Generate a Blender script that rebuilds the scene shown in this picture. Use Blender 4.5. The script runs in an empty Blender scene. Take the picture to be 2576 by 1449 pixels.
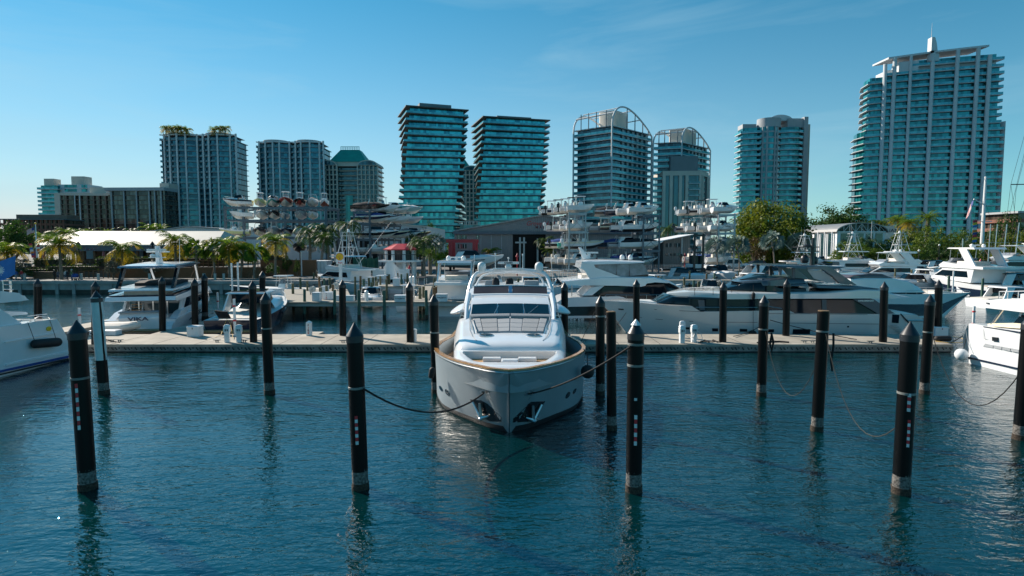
import bpy, bmesh, math, random
from math import sin, cos, pi, radians, sqrt, atan2
from mathutils import Vector, Matrix
from mathutils.bvhtree import BVHTree
R = random.Random(11)
F, HC, HOR = 1500.0, 7.2, 613.0          # focal length in photo pixels (2576 wide), camera height, horizon row
PIT = math.atan((724.5-HOR)/F)
CAM = Vector((0,0,HC))
SC = bpy.context.scene
COL = SC.collection
def ray(px, py):
    x = (px-1288)/F; v = (724.5-py)/F
    return Vector((x, cos(PIT)+v*sin(PIT), -sin(PIT)+v*cos(PIT)))
def at(px, py, Y):
    d = ray(px, py); return CAM+d*(Y/d.y)
def G(px, py, z=0.0):
    d = ray(px, py); return CAM+d*((z-HC)/d.z)
# ------------------------------------------------------------------ materials
MATS = {}
def nodes(m):
    m.use_nodes = True
    nt = m.node_tree
    return nt, nt.nodes, nt.links, nt.nodes['Principled BSDF']
def M(name, col, rough=.5, metal=0., var=.10, scale=3., bump=0., spec=.5, coat=0., stretch=None):
    if name in MATS: return MATS[name]
    m = bpy.data.materials.new(name); MATS[name] = m
    nt, N, L, b = nodes(m)
    b.inputs['Roughness'].default_value = rough; b.inputs['Metallic'].default_value = metal
    b.inputs['Specular IOR Level'].default_value = spec
    if coat: b.inputs['Coat Weight'].default_value = coat; b.inputs['Coat Roughness'].default_value = .05
    tc = N.new('ShaderNodeTexCoord'); nz = N.new('ShaderNodeTexNoise')
    nz.inputs['Scale'].default_value = scale; nz.inputs['Detail'].default_value = 4
    src = tc.outputs['Object']
    if stretch:
        mp = N.new('ShaderNodeMapping'); mp.inputs['Scale'].default_value = stretch
        L.new(src, mp.inputs[0]); src = mp.outputs[0]
    L.new(src, nz.inputs['Vector'])
    mx = N.new('ShaderNodeMix'); mx.data_type = 'RGBA'
    c = tuple(col)
    mx.inputs[6].default_value = tuple(max(0,x*(1-var)) for x in c)+(1,)
    mx.inputs[7].default_value = tuple(min(1,x*(1+var)) for x in c)+(1,)
    rp = N.new('ShaderNodeMapRange'); rp.inputs[1].default_value=.3; rp.inputs[2].default_value=.7
    L.new(nz.outputs[0], rp.inputs[0]); L.new(rp.outputs[0], mx.inputs[0])
    L.new(mx.outputs[2], b.inputs['Base Color'])
    if bump:
        bp = N.new('ShaderNodeBump'); bp.inputs['Strength'].default_value = bump; bp.inputs['Distance'].default_value=.02
        L.new(nz.outputs[0], bp.inputs['Height']); L.new(bp.outputs[0], b.inputs['Normal'])
    return m
def Mleaf(name, c1, c2, trans=.35, scale=.6):
    m = bpy.data.materials.new(name); MATS[name]=m
    nt, N, L, b = nodes(m)
    tc = N.new('ShaderNodeTexCoord'); nz = N.new('ShaderNodeTexNoise'); nz.inputs['Scale'].default_value=scale; nz.inputs['Detail'].default_value=3
    L.new(tc.outputs['Object'], nz.inputs['Vector'])
    rp = N.new('ShaderNodeMapRange'); rp.inputs[1].default_value=.35; rp.inputs[2].default_value=.65
    L.new(nz.outputs[0], rp.inputs[0])
    mx = N.new('ShaderNodeMix'); mx.data_type='RGBA'
    mx.inputs[6].default_value=c1+(1,); mx.inputs[7].default_value=c2+(1,)
    L.new(rp.outputs[0], mx.inputs[0]); L.new(mx.outputs[2], b.inputs['Base Color'])
    b.inputs['Roughness'].default_value=.5; b.inputs['Specular IOR Level'].default_value=.3
    tr = N.new('ShaderNodeBsdfTranslucent'); L.new(mx.outputs[2], tr.inputs[0])
    ms = N.new('ShaderNodeMixShader'); ms.inputs[0].default_value=trans
    L.new(b.outputs[0], ms.inputs[1]); L.new(tr.outputs[0], ms.inputs[2])
    L.new(ms.outputs[0], N['Material Output'].inputs[0])
    return m
def Mglass(name, c1, c2, cell=(1.6,1.6,50.), rough=.06, metal=.35, spec=.6):
    """facade glass: every pane-sized cell has its own tone (blinds, rooms behind)"""
    m = bpy.data.materials.new(name); MATS[name]=m
    nt, N, L, b = nodes(m)
    tc = N.new('ShaderNodeTexCoord'); sn = N.new('ShaderNodeVectorMath'); sn.operation='SNAP'
    sn.inputs[1].default_value = cell
    geo = N.new('ShaderNodeObjectInfo'); ad = N.new('ShaderNodeVectorMath'); ad.operation='ADD'
    L.new(tc.outputs['Object'], sn.inputs[0]); L.new(sn.outputs[0], ad.inputs[0]); L.new(geo.outputs['Random'], ad.inputs[1])
    wn = N.new('ShaderNodeTexWhiteNoise'); L.new(ad.outputs[0], wn.inputs[0])
    nz = N.new('ShaderNodeTexNoise'); nz.inputs['Scale'].default_value=.06; L.new(tc.outputs['Object'], nz.inputs['Vector'])
    mt = N.new('ShaderNodeMath'); mt.operation='MULTIPLY'; 
    L.new(wn.outputs[0], mt.inputs[0]); L.new(nz.outputs[0], mt.inputs[1])
    rp = N.new('ShaderNodeMapRange'); rp.inputs[1].default_value=.10; rp.inputs[2].default_value=.42
    L.new(mt.outputs[0], rp.inputs[0])
    mx = N.new('ShaderNodeMix'); mx.data_type='RGBA'
    mx.inputs[6].default_value=tuple(c1)+(1,); mx.inputs[7].default_value=tuple(c2)+(1,)
    L.new(rp.outputs[0], mx.inputs[0]); L.new(mx.outputs[2], b.inputs['Base Color'])
    b.inputs['Roughness'].default_value=rough; b.inputs['Metallic'].default_value=metal; b.inputs['Specular IOR Level'].default_value=spec
    bp = N.new('ShaderNodeBump'); bp.inputs['Strength'].default_value=.12; bp.inputs['Distance'].default_value=.3
    L.new(wn.outputs[0], bp.inputs['Height'])
    n2 = N.new('ShaderNodeTexNoise'); n2.inputs['Scale'].default_value=.35; L.new(tc.outputs['Object'], n2.inputs['Vector'])
    b2 = N.new('ShaderNodeBump'); b2.inputs['Strength'].default_value=.25; b2.inputs['Distance'].default_value=.25
    L.new(n2.outputs[0], b2.inputs['Height']); L.new(b2.outputs[0], b.inputs['Normal'])
    return m
def Mribs(name, col, pitch=.4, axis=0, rough=.45, metal=.3, dark=.75, depth=.03):
    """corrugated sheet: real ribs as bump along one object axis"""
    m = bpy.data.materials.new(name); MATS[name]=m
    nt, N, L, b = nodes(m)
    tc = N.new('ShaderNodeTexCoord'); sx = N.new('ShaderNodeSeparateXYZ'); L.new(tc.outputs['Object'], sx.inputs[0])
    mu = N.new('ShaderNodeMath'); mu.operation='MULTIPLY'; mu.inputs[1].default_value=2*pi/pitch; L.new(sx.outputs[axis], mu.inputs[0])
    si = N.new('ShaderNodeMath'); si.operation='SINE'; L.new(mu.outputs[0], si.inputs[0])
    bp = N.new('ShaderNodeBump'); bp.inputs['Strength'].default_value=.7; bp.inputs['Distance'].default_value=depth
    L.new(si.outputs[0], bp.inputs['Height']); L.new(bp.outputs[0], b.inputs['Normal'])
    nz = N.new('ShaderNodeTexNoise'); nz.inputs['Scale'].default_value=.5; nz.inputs['Detail'].default_value=5; L.new(tc.outputs['Object'], nz.inputs['Vector'])
    mx = N.new('ShaderNodeMix'); mx.data_type='RGBA'
    mx.inputs[6].default_value=tuple(x*dark for x in col)+(1,); mx.inputs[7].default_value=tuple(col)+(1,)
    L.new(nz.outputs[0], mx.inputs[0]); L.new(mx.outputs[2], b.inputs['Base Color'])
    b.inputs['Roughness'].default_value=rough; b.inputs['Metallic'].default_value=metal
    return m
# ------------------------------------------------------------------ mesh builder
class MB:
    def __init__(s): s.v=[]; s.f=[]; s.m=[]
    def add(s, vs, fs, mi=0):
        n=len(s.v); s.v += [tuple(v) for v in vs]
        s.f += [tuple(i+n for i in f) for f in fs]; s.m += [mi]*len(fs); return s
    def bx(s, x0,x1,y0,y1,z0,z1, mi=0):
        vs=[(x,y,z) for z in (z0,z1) for y in (y0,y1) for x in (x0,x1)]
        return s.add(vs,[(0,2,3,1),(4,5,7,6),(0,1,5,4),(2,6,7,3),(0,4,6,2),(1,3,7,5)],mi)
    def box(s, c, sz, rz=0, mi=0):
        n=len(s.v); s.bx(-sz[0]/2,sz[0]/2,-sz[1]/2,sz[1]/2,-sz[2]/2,sz[2]/2,mi)
        m=Matrix.Translation(Vector(c))@Matrix.Rotation(rz,4,'Z')
        for i in range(n,len(s.v)): s.v[i]=tuple(m@Vector(s.v[i]))
        return s
    def tube(s, pts, r, n=7, mi=0, caps=True):
        pts=[Vector(p) for p in pts]; k=len(pts)
        rs=r if isinstance(r,(list,tuple)) else [r]*k
        rings=[]; up=None
        for i,p in enumerate(pts):
            t=(pts[min(i+1,k-1)]-pts[max(i-1,0)])
            t = t.normalized() if t.length>1e-9 else Vector((0,0,1))
            if up is None:
                a=Vector((0,0,1)) if abs(t.z)<.9 else Vector((1,0,0)); u=t.cross(a).normalized()
            else:
                u=(up-t*up.dot(t)); u=u.normalized() if u.length>1e-6 else t.orthogonal().normalized()
            up=u; w=t.cross(u)
            rings.append([p+(u*cos(2*pi*j/n)+w*sin(2*pi*j/n))*rs[i] for j in range(n)])
        return s.loft(rings,mi,True,caps)
    def bar(s, a, b, r, n=6, mi=0): return s.tube([a,b],r,n,mi)
    def loft(s, rings, mi=0, closed=True, caps=True):
        n=len(rings[0]); base=len(s.v)
        for r in rings: s.v += [tuple(p) for p in r]
        for i in range(len(rings)-1):
            for j in range(n if closed else n-1):
                a=base+i*n+j; b=base+i*n+(j+1)%n
                s.f.append((a,b,b+n,a+n)); s.m.append(mi)
        if caps and closed:
            s.f.append(tuple(base+j for j in range(n))[::-1]); s.m.append(mi)
            e=base+(len(rings)-1)*n; s.f.append(tuple(e+j for j in range(n))); s.m.append(mi)
        return s
    def lathe(s, prof, c=(0,0,0), n=16, mi=0, caps=True):
        c=Vector(c)
        return s.loft([[c+Vector((r*cos(2*pi*j/n),r*sin(2*pi*j/n),z)) for j in range(n)] for r,z in prof],mi,True,caps)
    def prism(s, poly, z0, z1, mi=0, caps=True):
        return s.loft([[(x,y,z0) for x,y in poly],[(x,y,z1) for x,y in poly]],mi,True,caps)
    def strip(s, line, z0, z1, th, mi=0):
        """thin vertical wall along an open line of (x,y)"""
        for (a,b) in zip(line[:-1],line[1:]):
            d=Vector((b[0]-a[0],b[1]-a[1])); 
            if d.length<1e-6: continue
            nn=Vector((-d.y,d.x)).normalized()*th/2
            s.prism([(a[0]-nn.x,a[1]-nn.y),(b[0]-nn.x,b[1]-nn.y),(b[0]+nn.x,b[1]+nn.y),(a[0]+nn.x,a[1]+nn.y)],z0,z1,mi)
        return s
    def side(s, poly, w0, k, zr=0, mi=0):
        """solid with the (x,z) outline poly; half width w0-k*(z-zr) (k may be a function of x,z giving the half width)"""
        hw=(lambda x,z: max(.02,w0-k*(z-zr))) if not callable(k) else k
        n=len(poly)
        a=[(x,-hw(x,z),z) for x,z in poly]; b=[(x,hw(x,z),z) for x,z in poly]
        return s.loft([a,b],mi,True,True)
    def panel(s, poly, w0, k, zr=0, sides=(-1,1), off=.02, mi=0):
        """thin plate lying on the flank of such a solid"""
        hw=(lambda x,z: max(.02,w0-k*(z-zr))) if not callable(k) else k
        for sd in sides:
            a=[(x,sd*(hw(x,z)-off),z) for x,z in poly]; b=[(x,sd*(hw(x,z)+off),z) for x,z in poly]
            s.loft([a,b],mi,True,True)
        return s
    def plate(s, pts, th=.02, mi=0):
        """flat plate through pts (3-D), thickness th along its normal"""
        P=[Vector(p) for p in pts]; nn=(P[1]-P[0]).cross(P[2]-P[0]).normalized()*th/2
        return s.loft([[p-nn for p in P],[p+nn for p in P]],mi,True,True)
    def ball(s, c, r, n=10, m=6, mi=0, sq=(1,1,1)):
        c=Vector(c); rings=[]
        for i in range(m+1):
            a=-pi/2+pi*(i+.02*(i==0)-.02*(i==m))/m
            rings.append([c+Vector((r*sq[0]*cos(a)*cos(2*pi*j/n),r*sq[1]*cos(a)*sin(2*pi*j/n),r*sq[2]*sin(a))) for j in range(n)])
        return s.loft(rings,mi,True,True)
    def mesh(s, name, mats, smooth=True, ang=35, inv=None):
        me=bpy.data.meshes.new(name)
        vs=s.v if inv is None else [tuple(inv@Vector(v)) for v in s.v]
        me.from_pydata(vs,[],s.f)
        if not isinstance(mats,(list,tuple)): mats=[mats]
        for m in mats: me.materials.append(MATS[m] if isinstance(m,str) else m)
        me.polygons.foreach_set('material_index',s.m)
        me.update()
        bm=bmesh.new(); bm.from_mesh(me); bmesh.ops.recalc_face_normals(bm,faces=bm.faces); bm.to_mesh(me); bm.free()
        if smooth:
            me.polygons.foreach_set('use_smooth',[True]*len(me.polygons))
            me.set_sharp_from_angle(angle=radians(ang))
        return me
    def build(s, name, mats, parent=None, smooth=True, ang=35, world=False, loc=None):
        inv=None
        if world and parent is not None: inv=XF[parent.name].inverted()
        o=bpy.data.objects.new(name, s.mesh(name,mats,smooth,ang,inv)); COL.objects.link(o)
        if parent is not None: o.parent=parent
        if loc is not None: o.location=loc
        return o
XF={}
USED={}
def tag(o, label, cat, group=None):
    w=label.split()
    assert 4<=len(w)<=16, (len(w),label)
    if label in USED: print('DUPLABEL',label)
    USED[label]=1
    o['label']=label; o['category']=cat
    if group: o['group']=group
    return o
def thing(name, label, cat, loc=(0,0,0), rz=0., group=None):
    o=bpy.data.objects.new(name,None); COL.objects.link(o); o.empty_display_size=.2
    o.location=loc; o.rotation_euler=(0,0,rz)
    XF[o.name]=Matrix.Translation(Vector(loc))@Matrix.Rotation(rz,4,'Z')
    return tag(o,label,cat,group)
def put(name, mesh, parent, loc=(0,0,0), rz=0):
    o=bpy.data.objects.new(name,mesh); COL.objects.link(o); o.parent=parent; o.location=loc; o.rotation_euler=(0,0,rz); return o
def struct(o): o['kind']='structure'; return o
def copy_tree(o, parent=None):
    c=o.copy(); COL.objects.link(c)
    if parent is not None: c.parent=parent
    for ch in list(o.children): copy_tree(ch,c)
    return c
def text_mesh(body, size, mat, extrude=.01, sx=1., shear=0., bold=0.):
    cu=bpy.data.curves.new('lettering','FONT'); cu.body=body; cu.size=size; cu.extrude=extrude; cu.shear=shear
    cu.align_x='CENTER'; cu.align_y='CENTER'; cu.offset=bold; cu.space_line=.95; cu.resolution_u=3
    ob=bpy.data.objects.new('lettering',cu); COL.objects.link(ob)
    bpy.context.view_layer.update()
    dg=bpy.context.evaluated_depsgraph_get()
    me=bpy.data.meshes.new_from_object(ob.evaluated_get(dg))
    bpy.data.objects.remove(ob); bpy.data.curves.remove(cu)
    if sx!=1.:
        for v in me.vertices: v.co.x*=sx
    me.materials.clear(); me.materials.append(MATS[mat]); return me
def letter(body,size,mat,parent,loc,facing,sx=1.,shear=0.,extrude=.01,bold=0.,tilt=0.,world=True,name='lettering'):
    """text whose front faces the horizontal angle `facing` (direction of its normal)"""
    me=text_mesh(body,size,mat,extrude,sx,shear,bold)
    o=bpy.data.objects.new(name,me); COL.objects.link(o)
    m=Matrix.Translation(Vector(loc))@Matrix.Rotation(facing+pi/2,4,'Z')@Matrix.Rotation(pi/2-tilt,4,'X')
    if parent is not None:
        o.parent=parent
        if world: m=XF[parent.name].inverted()@m
    o.matrix_local=m
    return o
def interp(x, pts):
    if x<=pts[0][0]: return pts[0][1]
    for (a,b),(c,d) in zip(pts[:-1],pts[1:]):
        if x<=c: return b+(d-b)*(x-a)/(c-a)
    return pts[-1][1]
def smooth_tab(pts,n=400):
    xs=[p[0] for p in pts]; ys=[p[1] for p in pts]; k=len(pts); d=[(ys[i+1]-ys[i])/(xs[i+1]-xs[i]) for i in range(k-1)]
    m=[d[0]]+[0 if d[i-1]*d[i]<=0 else 2*d[i-1]*d[i]/(d[i-1]+d[i]) for i in range(1,k-1)]+[d[-1]]; out=[]
    for i in range(k-1):
        h=xs[i+1]-xs[i]
        for q in range(24):
            t=q/24; out.append((xs[i]+h*t,(1+2*t)*(1-t)**2*ys[i]+t*(1-t)**2*h*m[i]+t*t*(3-2*t)*ys[i+1]+t*t*(t-1)*h*m[i+1]))
    return out+[pts[-1]]
def sag(a,b,drop,n=14):
    a=Vector(a); b=Vector(b)
    return [a.lerp(b,i/n)-Vector((0,0,4*drop*(i/n)*(1-i/n))) for i in range(n+1)]
# ------------------------------------------------------------------ shared materials
M('gelcoat white',(.74,.76,.78),.18,0,.03,1.,0,.5,.4)
M('gelcoat cream',(.72,.66,.5),.25,0,.04,1.)
M('gelcoat grey',(.36,.38,.40),.22,0,.05,1.)
M('gelcoat navy',(.012,.02,.045),.12,0,.1,1.,0,.5,.5)
M('gelcoat black',(.008,.009,.011),.12,0,.1,1.,0,.5,.4)
M('gelcoat red',(.32,.05,.04),.2,0,.1,1.)
M('gelcoat teal',(.03,.28,.25),.2,0,.1,1.)
M('gelcoat yellow',(.70,.66,.32),.2,0,.06,1.)
M('gelcoat blue',(.05,.17,.32),.2,0,.08,1.)
M('gelcoat sea',(.30,.45,.44),.2,0,.05,1.)
M('gelcoat silver',(.50,.53,.56),.2,.2,.04,1.)
M('bottom paint black',(.015,.015,.018),.6)
M('bottom paint white',(.6,.6,.56),.45,0,.12)
M('bottom paint red',(.22,.05,.03),.6)
M('deck white',(.66,.67,.66),.55,0,.06,2.)
M('canvas black',(.015,.016,.02),.85,0,.3,3.,.5)
M('canvas white',(.62,.63,.62),.8,0,.08,3.,.5)
M('canvas grey',(.16,.17,.18),.85,0,.2,3.,.5)
M('canvas blue',(.02,.06,.25),.85,0,.2,3.,.5)
M('canvas brown',(.14,.09,.07),.85,0,.2,3.,.5)
M('tinted glass',(.004,.012,.02),.07,0,.3,.6,0,.3)
M('window glass',(.02,.05,.06),.06,.2,.4,.4,0,.8)
M('clear vinyl',(.22,.24,.27),.12,0,.3,2.)
M('chrome',(.62,.60,.58),.28,1.,.03)
M('aluminium',(.62,.63,.64),.35,.8,.06)
M('white metal',(.74,.75,.75),.35,0,.05)
M('engine white',(.70,.71,.72),.2,0,.04)
M('engine black',(.015,.015,.018),.2)
M('radome white',(.70,.71,.70),.4,0,.03)
M('radome black',(.02,.022,.025),.35)
M('cushion',(.62,.58,.52),.8,0,.08,3.)
M('cushion grey',(.28,.30,.32),.85,0,.12,30.,.4)
M('teak',(.42,.25,.12),.55,0,.2,2.5,.2,.4,0,(1,14,1))
M('varnished teak',(.52,.27,.10),.2,0,.2,3.,0,.5,.6,(6,1,1))
M('rope black',(.012,.012,.013),.9)
M('rope tan',(.045,.04,.033),.9)
M('rubber black',(.012,.012,.013),.7,0,.3,4.)
M('pile sleeve',(.003,.0045,.006),.40,0,.5,1.3,.12,.18,0,(1,1,.35))
_n=MATS['pile sleeve'].node_tree.nodes
for q in _n:
    if q.type=='MIX': q.inputs[7].default_value=(.045,.05,.052,1)
    if q.type=='MAP_RANGE': q.inputs[1].default_value=.56; q.inputs[2].default_value=.86
M('pile cap',(.016,.02,.026),.42,0,.25,3.)
M('barnacle',(.14,.13,.12),.95,0,.75,16.,1.)
M('barnacle dark',(.045,.033,.024),.95,0,.7,18.,1.)
M('tape white',(.68,.68,.68),.35)
M('tape red',(.55,.03,.04),.35)
M('dock concrete',(.35,.315,.26),.85,0,.24,.8,.15)
M('concrete grey',(.30,.30,.29),.9,0,.25,.6,.3)
M('concrete pale',(.46,.45,.42),.85,0,.15,.6,.2)
M('algae wall',(.05,.05,.042),.9,0,.5,.9,.4)
M('galvanised steel',(.20,.21,.20),.55,.2,.35,2.2,.1)
M('dark hole',(.006,.006,.006),.9)
M('plastic white',(.72,.74,.75),.35,0,.04)
M('box white',(.70,.72,.74),.4,0,.05)
M('ink dark',(.03,.035,.05),.5)
M('ink navy',(.02,.04,.09),.4)
M('ink red',(.45,.03,.04),.5)
M('ink maroon',(.13,.02,.03),.5)
M('ink silver',(.65,.72,.75),.3,.3)
M('pine pile',(.13,.125,.075),.85,0,.35,2.5,.4,.3,0,(5,5,.6))
M('pine pile brown',(.17,.11,.06),.85,0,.35,2.5,.4,.3,0,(5,5,.6))
M('pine pile green',(.07,.13,.10),.85,0,.3,2.5,.4,.3,0,(5,5,.6))
M('pier planks',(.30,.275,.23),.85,0,.22,1.5,.2,.4,0,(.6,6,1))
M('steel grey blue',(.10,.13,.16),.5,.2,.15)
M('steel galvanised pale',(.36,.39,.41),.45,.4,.12)
M('steel red',(.42,.02,.03),.4,0,.12)
M('steel black',(.012,.012,.014),.45)
M('timber brown',(.17,.085,.045),.75,0,.3,2.,.3,.4,0,(1,1,10))
M('timber dark',(.07,.045,.03),.75,0,.3,2.,.3)
M('paint white',(.72,.73,.74),.55,0,.06,1.)
M('roof white',(.55,.51,.45),.6,0,.06,.5)
M('stone beige',(.54,.50,.44),.8,0,.10,.15)
M('stone grey',(.36,.38,.40),.75,0,.10,.15)
M('tower white',(.55,.58,.60),.6,0,.06,.12)
M('slab grey',(.17,.20,.22),.7,0,.1,.2)
M('slab pale',(.42,.45,.47),.6,0,.08,.12)
M('slab dark',(.11,.12,.13),.6,0,.1,.2)
M('slab bronze',(.085,.08,.075),.6,0,.15,.2)
M('tower brown',(.17,.12,.095),.7,0,.2,.2)
M('brick red',(.20,.085,.06),.85,0,.2,.4)
M('copper green',(.015,.30,.24),.55,.1,.12,.3)
M('bark',(.11,.085,.065),.9,0,.35,3.,.6)
M('palm bark',(.20,.17,.14),.9,0,.3,4.,.6,.3,0,(1,1,5))
M('skin tone',(.42,.26,.18),.6)
M('flag red',(.45,.03,.05),.7)
M('flag white',(.68,.68,.68),.7)
M('flag blue',(.03,.05,.22),.7)
M('flag sky',(.02,.16,.46),.7)
M('flag yellow',(.75,.45,.03),.7)
M('flag orange',(.75,.20,.02),.7)
M('mesh green',(.02,.10,.07),.8,0,.35,.8)
M('sign yellow',(.80,.48,.01),.4)
M('sign red',(.55,.02,.02),.4)
Mribs('ribbed grey',(.25,.255,.265),.45,0,.5,.2)
Mribs('ribbed pale',(.52,.56,.60),.6,0,.4,.2)
Mribs('ribbed tan',(.27,.235,.22),.4,0,.55,.1)
M('roof ribbed red',(.46,.012,.03),.6,0,.2,1.)
Mribs('roof ribbed grey',(.33,.33,.33),.5,0,.45,.3)
Mglass('glass teal',(.008,.18,.24),(.05,.50,.55),(1.5,1.5,50),.06,.45)
Mglass('glass deep',(.006,.06,.095),(.02,.17,.23),(1.9,1.9,50),.06,.40)
Mglass('glass dusk',(.010,.045,.065),(.04,.14,.18),(1.4,1.4,50),.07,.30)
Mglass('glass brown',(.03,.022,.018),(.13,.10,.08),(1.1,1.1,50),.12,.2)
Mglass('glass ash',(.04,.042,.042),(.14,.14,.13),(1.1,1.1,50),.1,.25)
Mglass('glass bluegreen',(.008,.12,.14),(.03,.30,.32),(1.3,1.3,50),.06,.45)
Mglass('railing glass',(.04,.28,.34),(.09,.42,.48),(1.5,1.5,50),.1,.25)
Mglass('railing dusk',(.03,.11,.15),(.07,.18,.22),(1.5,1.5,50),.1,.25)
Mleaf('leaf palm',(.07,.15,.014),(.17,.24,.02),.5,.8)
Mleaf('leaf palm backlit yellow',(.42,.27,.015),(.22,.20,.02),.55,.8)  # sunlight through the lower fronds is put into the colour; coconuts share it
Mleaf('leaf palm dark',(.025,.065,.014),(.07,.12,.02),.4,.8)
Mleaf('leaf silver',(.07,.13,.12),(.12,.19,.17),.2,1.)
Mleaf('leaf dark',(.02,.06,.012),(.06,.12,.016),.4,.35)
Mleaf('leaf mangrove',(.05,.11,.01),(.16,.21,.018),.45,.3)
Mleaf('leaf golden',(.045,.10,.01),(.20,.22,.016),.45,.3)
Mleaf('leaf hedge',(.02,.05,.008),(.07,.11,.012),.3,.8)
Mleaf('leaf grey',(.07,.08,.065),(.14,.14,.10),.2,.9)
Mleaf('leaf rust',(.12,.06,.02),(.07,.07,.02),.3,.4)
# ------------------------------------------------------------------ camera, light, sky
cam=bpy.data.cameras.new('camera'); cam.sensor_width=36; cam.lens=F/2576*36; cam.clip_end=9000; cam.clip_start=.1
co=bpy.data.objects.new('camera',cam); COL.objects.link(co); co.location=CAM; co.rotation_euler=(pi/2-PIT,0,0); SC.camera=co
SUN_EL, SUN_AZ = radians(31), radians(-52)      # azimuth from +Y, clockwise seen from above
sd=Vector((sin(SUN_AZ)*cos(SUN_EL),cos(SUN_AZ)*cos(SUN_EL),sin(SUN_EL)))
sl=bpy.data.lights.new('sun','SUN'); sl.energy=4.6; sl.angle=radians(.5); sl.color=(1,.90,.78)
so=bpy.data.objects.new('sun',sl); COL.objects.link(so); so.rotation_euler=(-sd).to_track_quat('-Z','Y').to_euler(); so.location=(-60,50,60)
W=bpy.data.worlds.new('World'); SC.world=W; W.use_nodes=True
nt=W.node_tree; N=nt.nodes; L=nt.links
bg=N['Background']; bg.inputs[1].default_value=.070
sky=N.new('ShaderNodeTexSky'); sky.sky_type='NISHITA'; sky.sun_disc=False; sky.sun_elevation=SUN_EL; sky.sun_rotation=SUN_AZ
sky.air_density=1.0; sky.dust_density=0.; sky.ozone_density=3.0; sky.altitude=0
def wmix(f,a,b,bt='MIX'):
    q=N.new('ShaderNodeMix'); q.data_type='RGBA'; q.blend_type=bt
    for k,v in ((0,f),(6,a),(7,b)):
        if isinstance(v,(float,tuple)): q.inputs[k].default_value=v
        else: L.new(v,q.inputs[k])
    return q.outputs[2]
def wmath(op,a,b=0.):
    q=N.new('ShaderNodeMath'); q.operation=op
    for k,v in ((0,a),(1,b)):
        if isinstance(v,float): q.inputs[k].default_value=v
        else: L.new(v,q.inputs[k])
    return q.outputs[0]
tc=N.new('ShaderNodeTexCoord'); sx=N.new('ShaderNodeSeparateXYZ'); L.new(tc.outputs['Generated'],sx.inputs[0])
base=wmix(1.,sky.outputs[0],(.04,.93,1.0,1),'MULTIPLY')
dp=N.new('ShaderNodeVectorMath'); dp.operation='DOT_PRODUCT'; dp.inputs[1].default_value=(sin(SUN_AZ),cos(SUN_AZ),0); L.new(tc.outputs['Generated'],dp.inputs[0])
az=wmath('ADD',wmath('MULTIPLY',wmath('MAXIMUM',dp.outputs['Value'],0.),.55),.45)
low=wmath('POWER',wmath('SUBTRACT',1.,wmath('MAXIMUM',sx.outputs[2],0.)),5.0)
hz_=wmath('MULTIPLY',low,az)
base=wmix(hz_,base,(7.3,6.3,6.5,1))
mp=N.new('ShaderNodeMapping'); mp.inputs['Scale'].default_value=(1.1,1.1,6.5); mp.inputs['Rotation'].default_value=(.10,.16,1.3)
L.new(tc.outputs['Generated'],mp.inputs[0])
nz=N.new('ShaderNodeTexNoise'); nz.inputs['Scale'].default_value=2.2; nz.inputs['Detail'].default_value=6; nz.inputs['Roughness'].default_value=.55; nz.inputs['Distortion'].default_value=.5
L.new(mp.outputs[0],nz.inputs['Vector'])
rp=N.new('ShaderNodeMapRange'); rp.inputs[1].default_value=.50; rp.inputs[2].default_value=.76; rp.inputs[4].default_value=.27
L.new(nz.outputs[0],rp.inputs[0])
L.new(wmix(rp.outputs[0],base,(3.9,6.0,7.0,1)),bg.inputs[0])
SC.view_settings.view_transform='Standard'; SC.view_settings.look='None'; SC.view_settings.exposure=.72; SC.view_settings.gamma=1
SC.cycles.use_denoising=True
SC.cycles.max_bounces=6; SC.cycles.glossy_bounces=3; SC.cycles.transmission_bounces=2; SC.cycles.transparent_max_bounces=4; SC.cycles.caustics_reflective=False; SC.cycles.caustics_refractive=False
SC.cycles.sample_clamp_indirect=4
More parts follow.
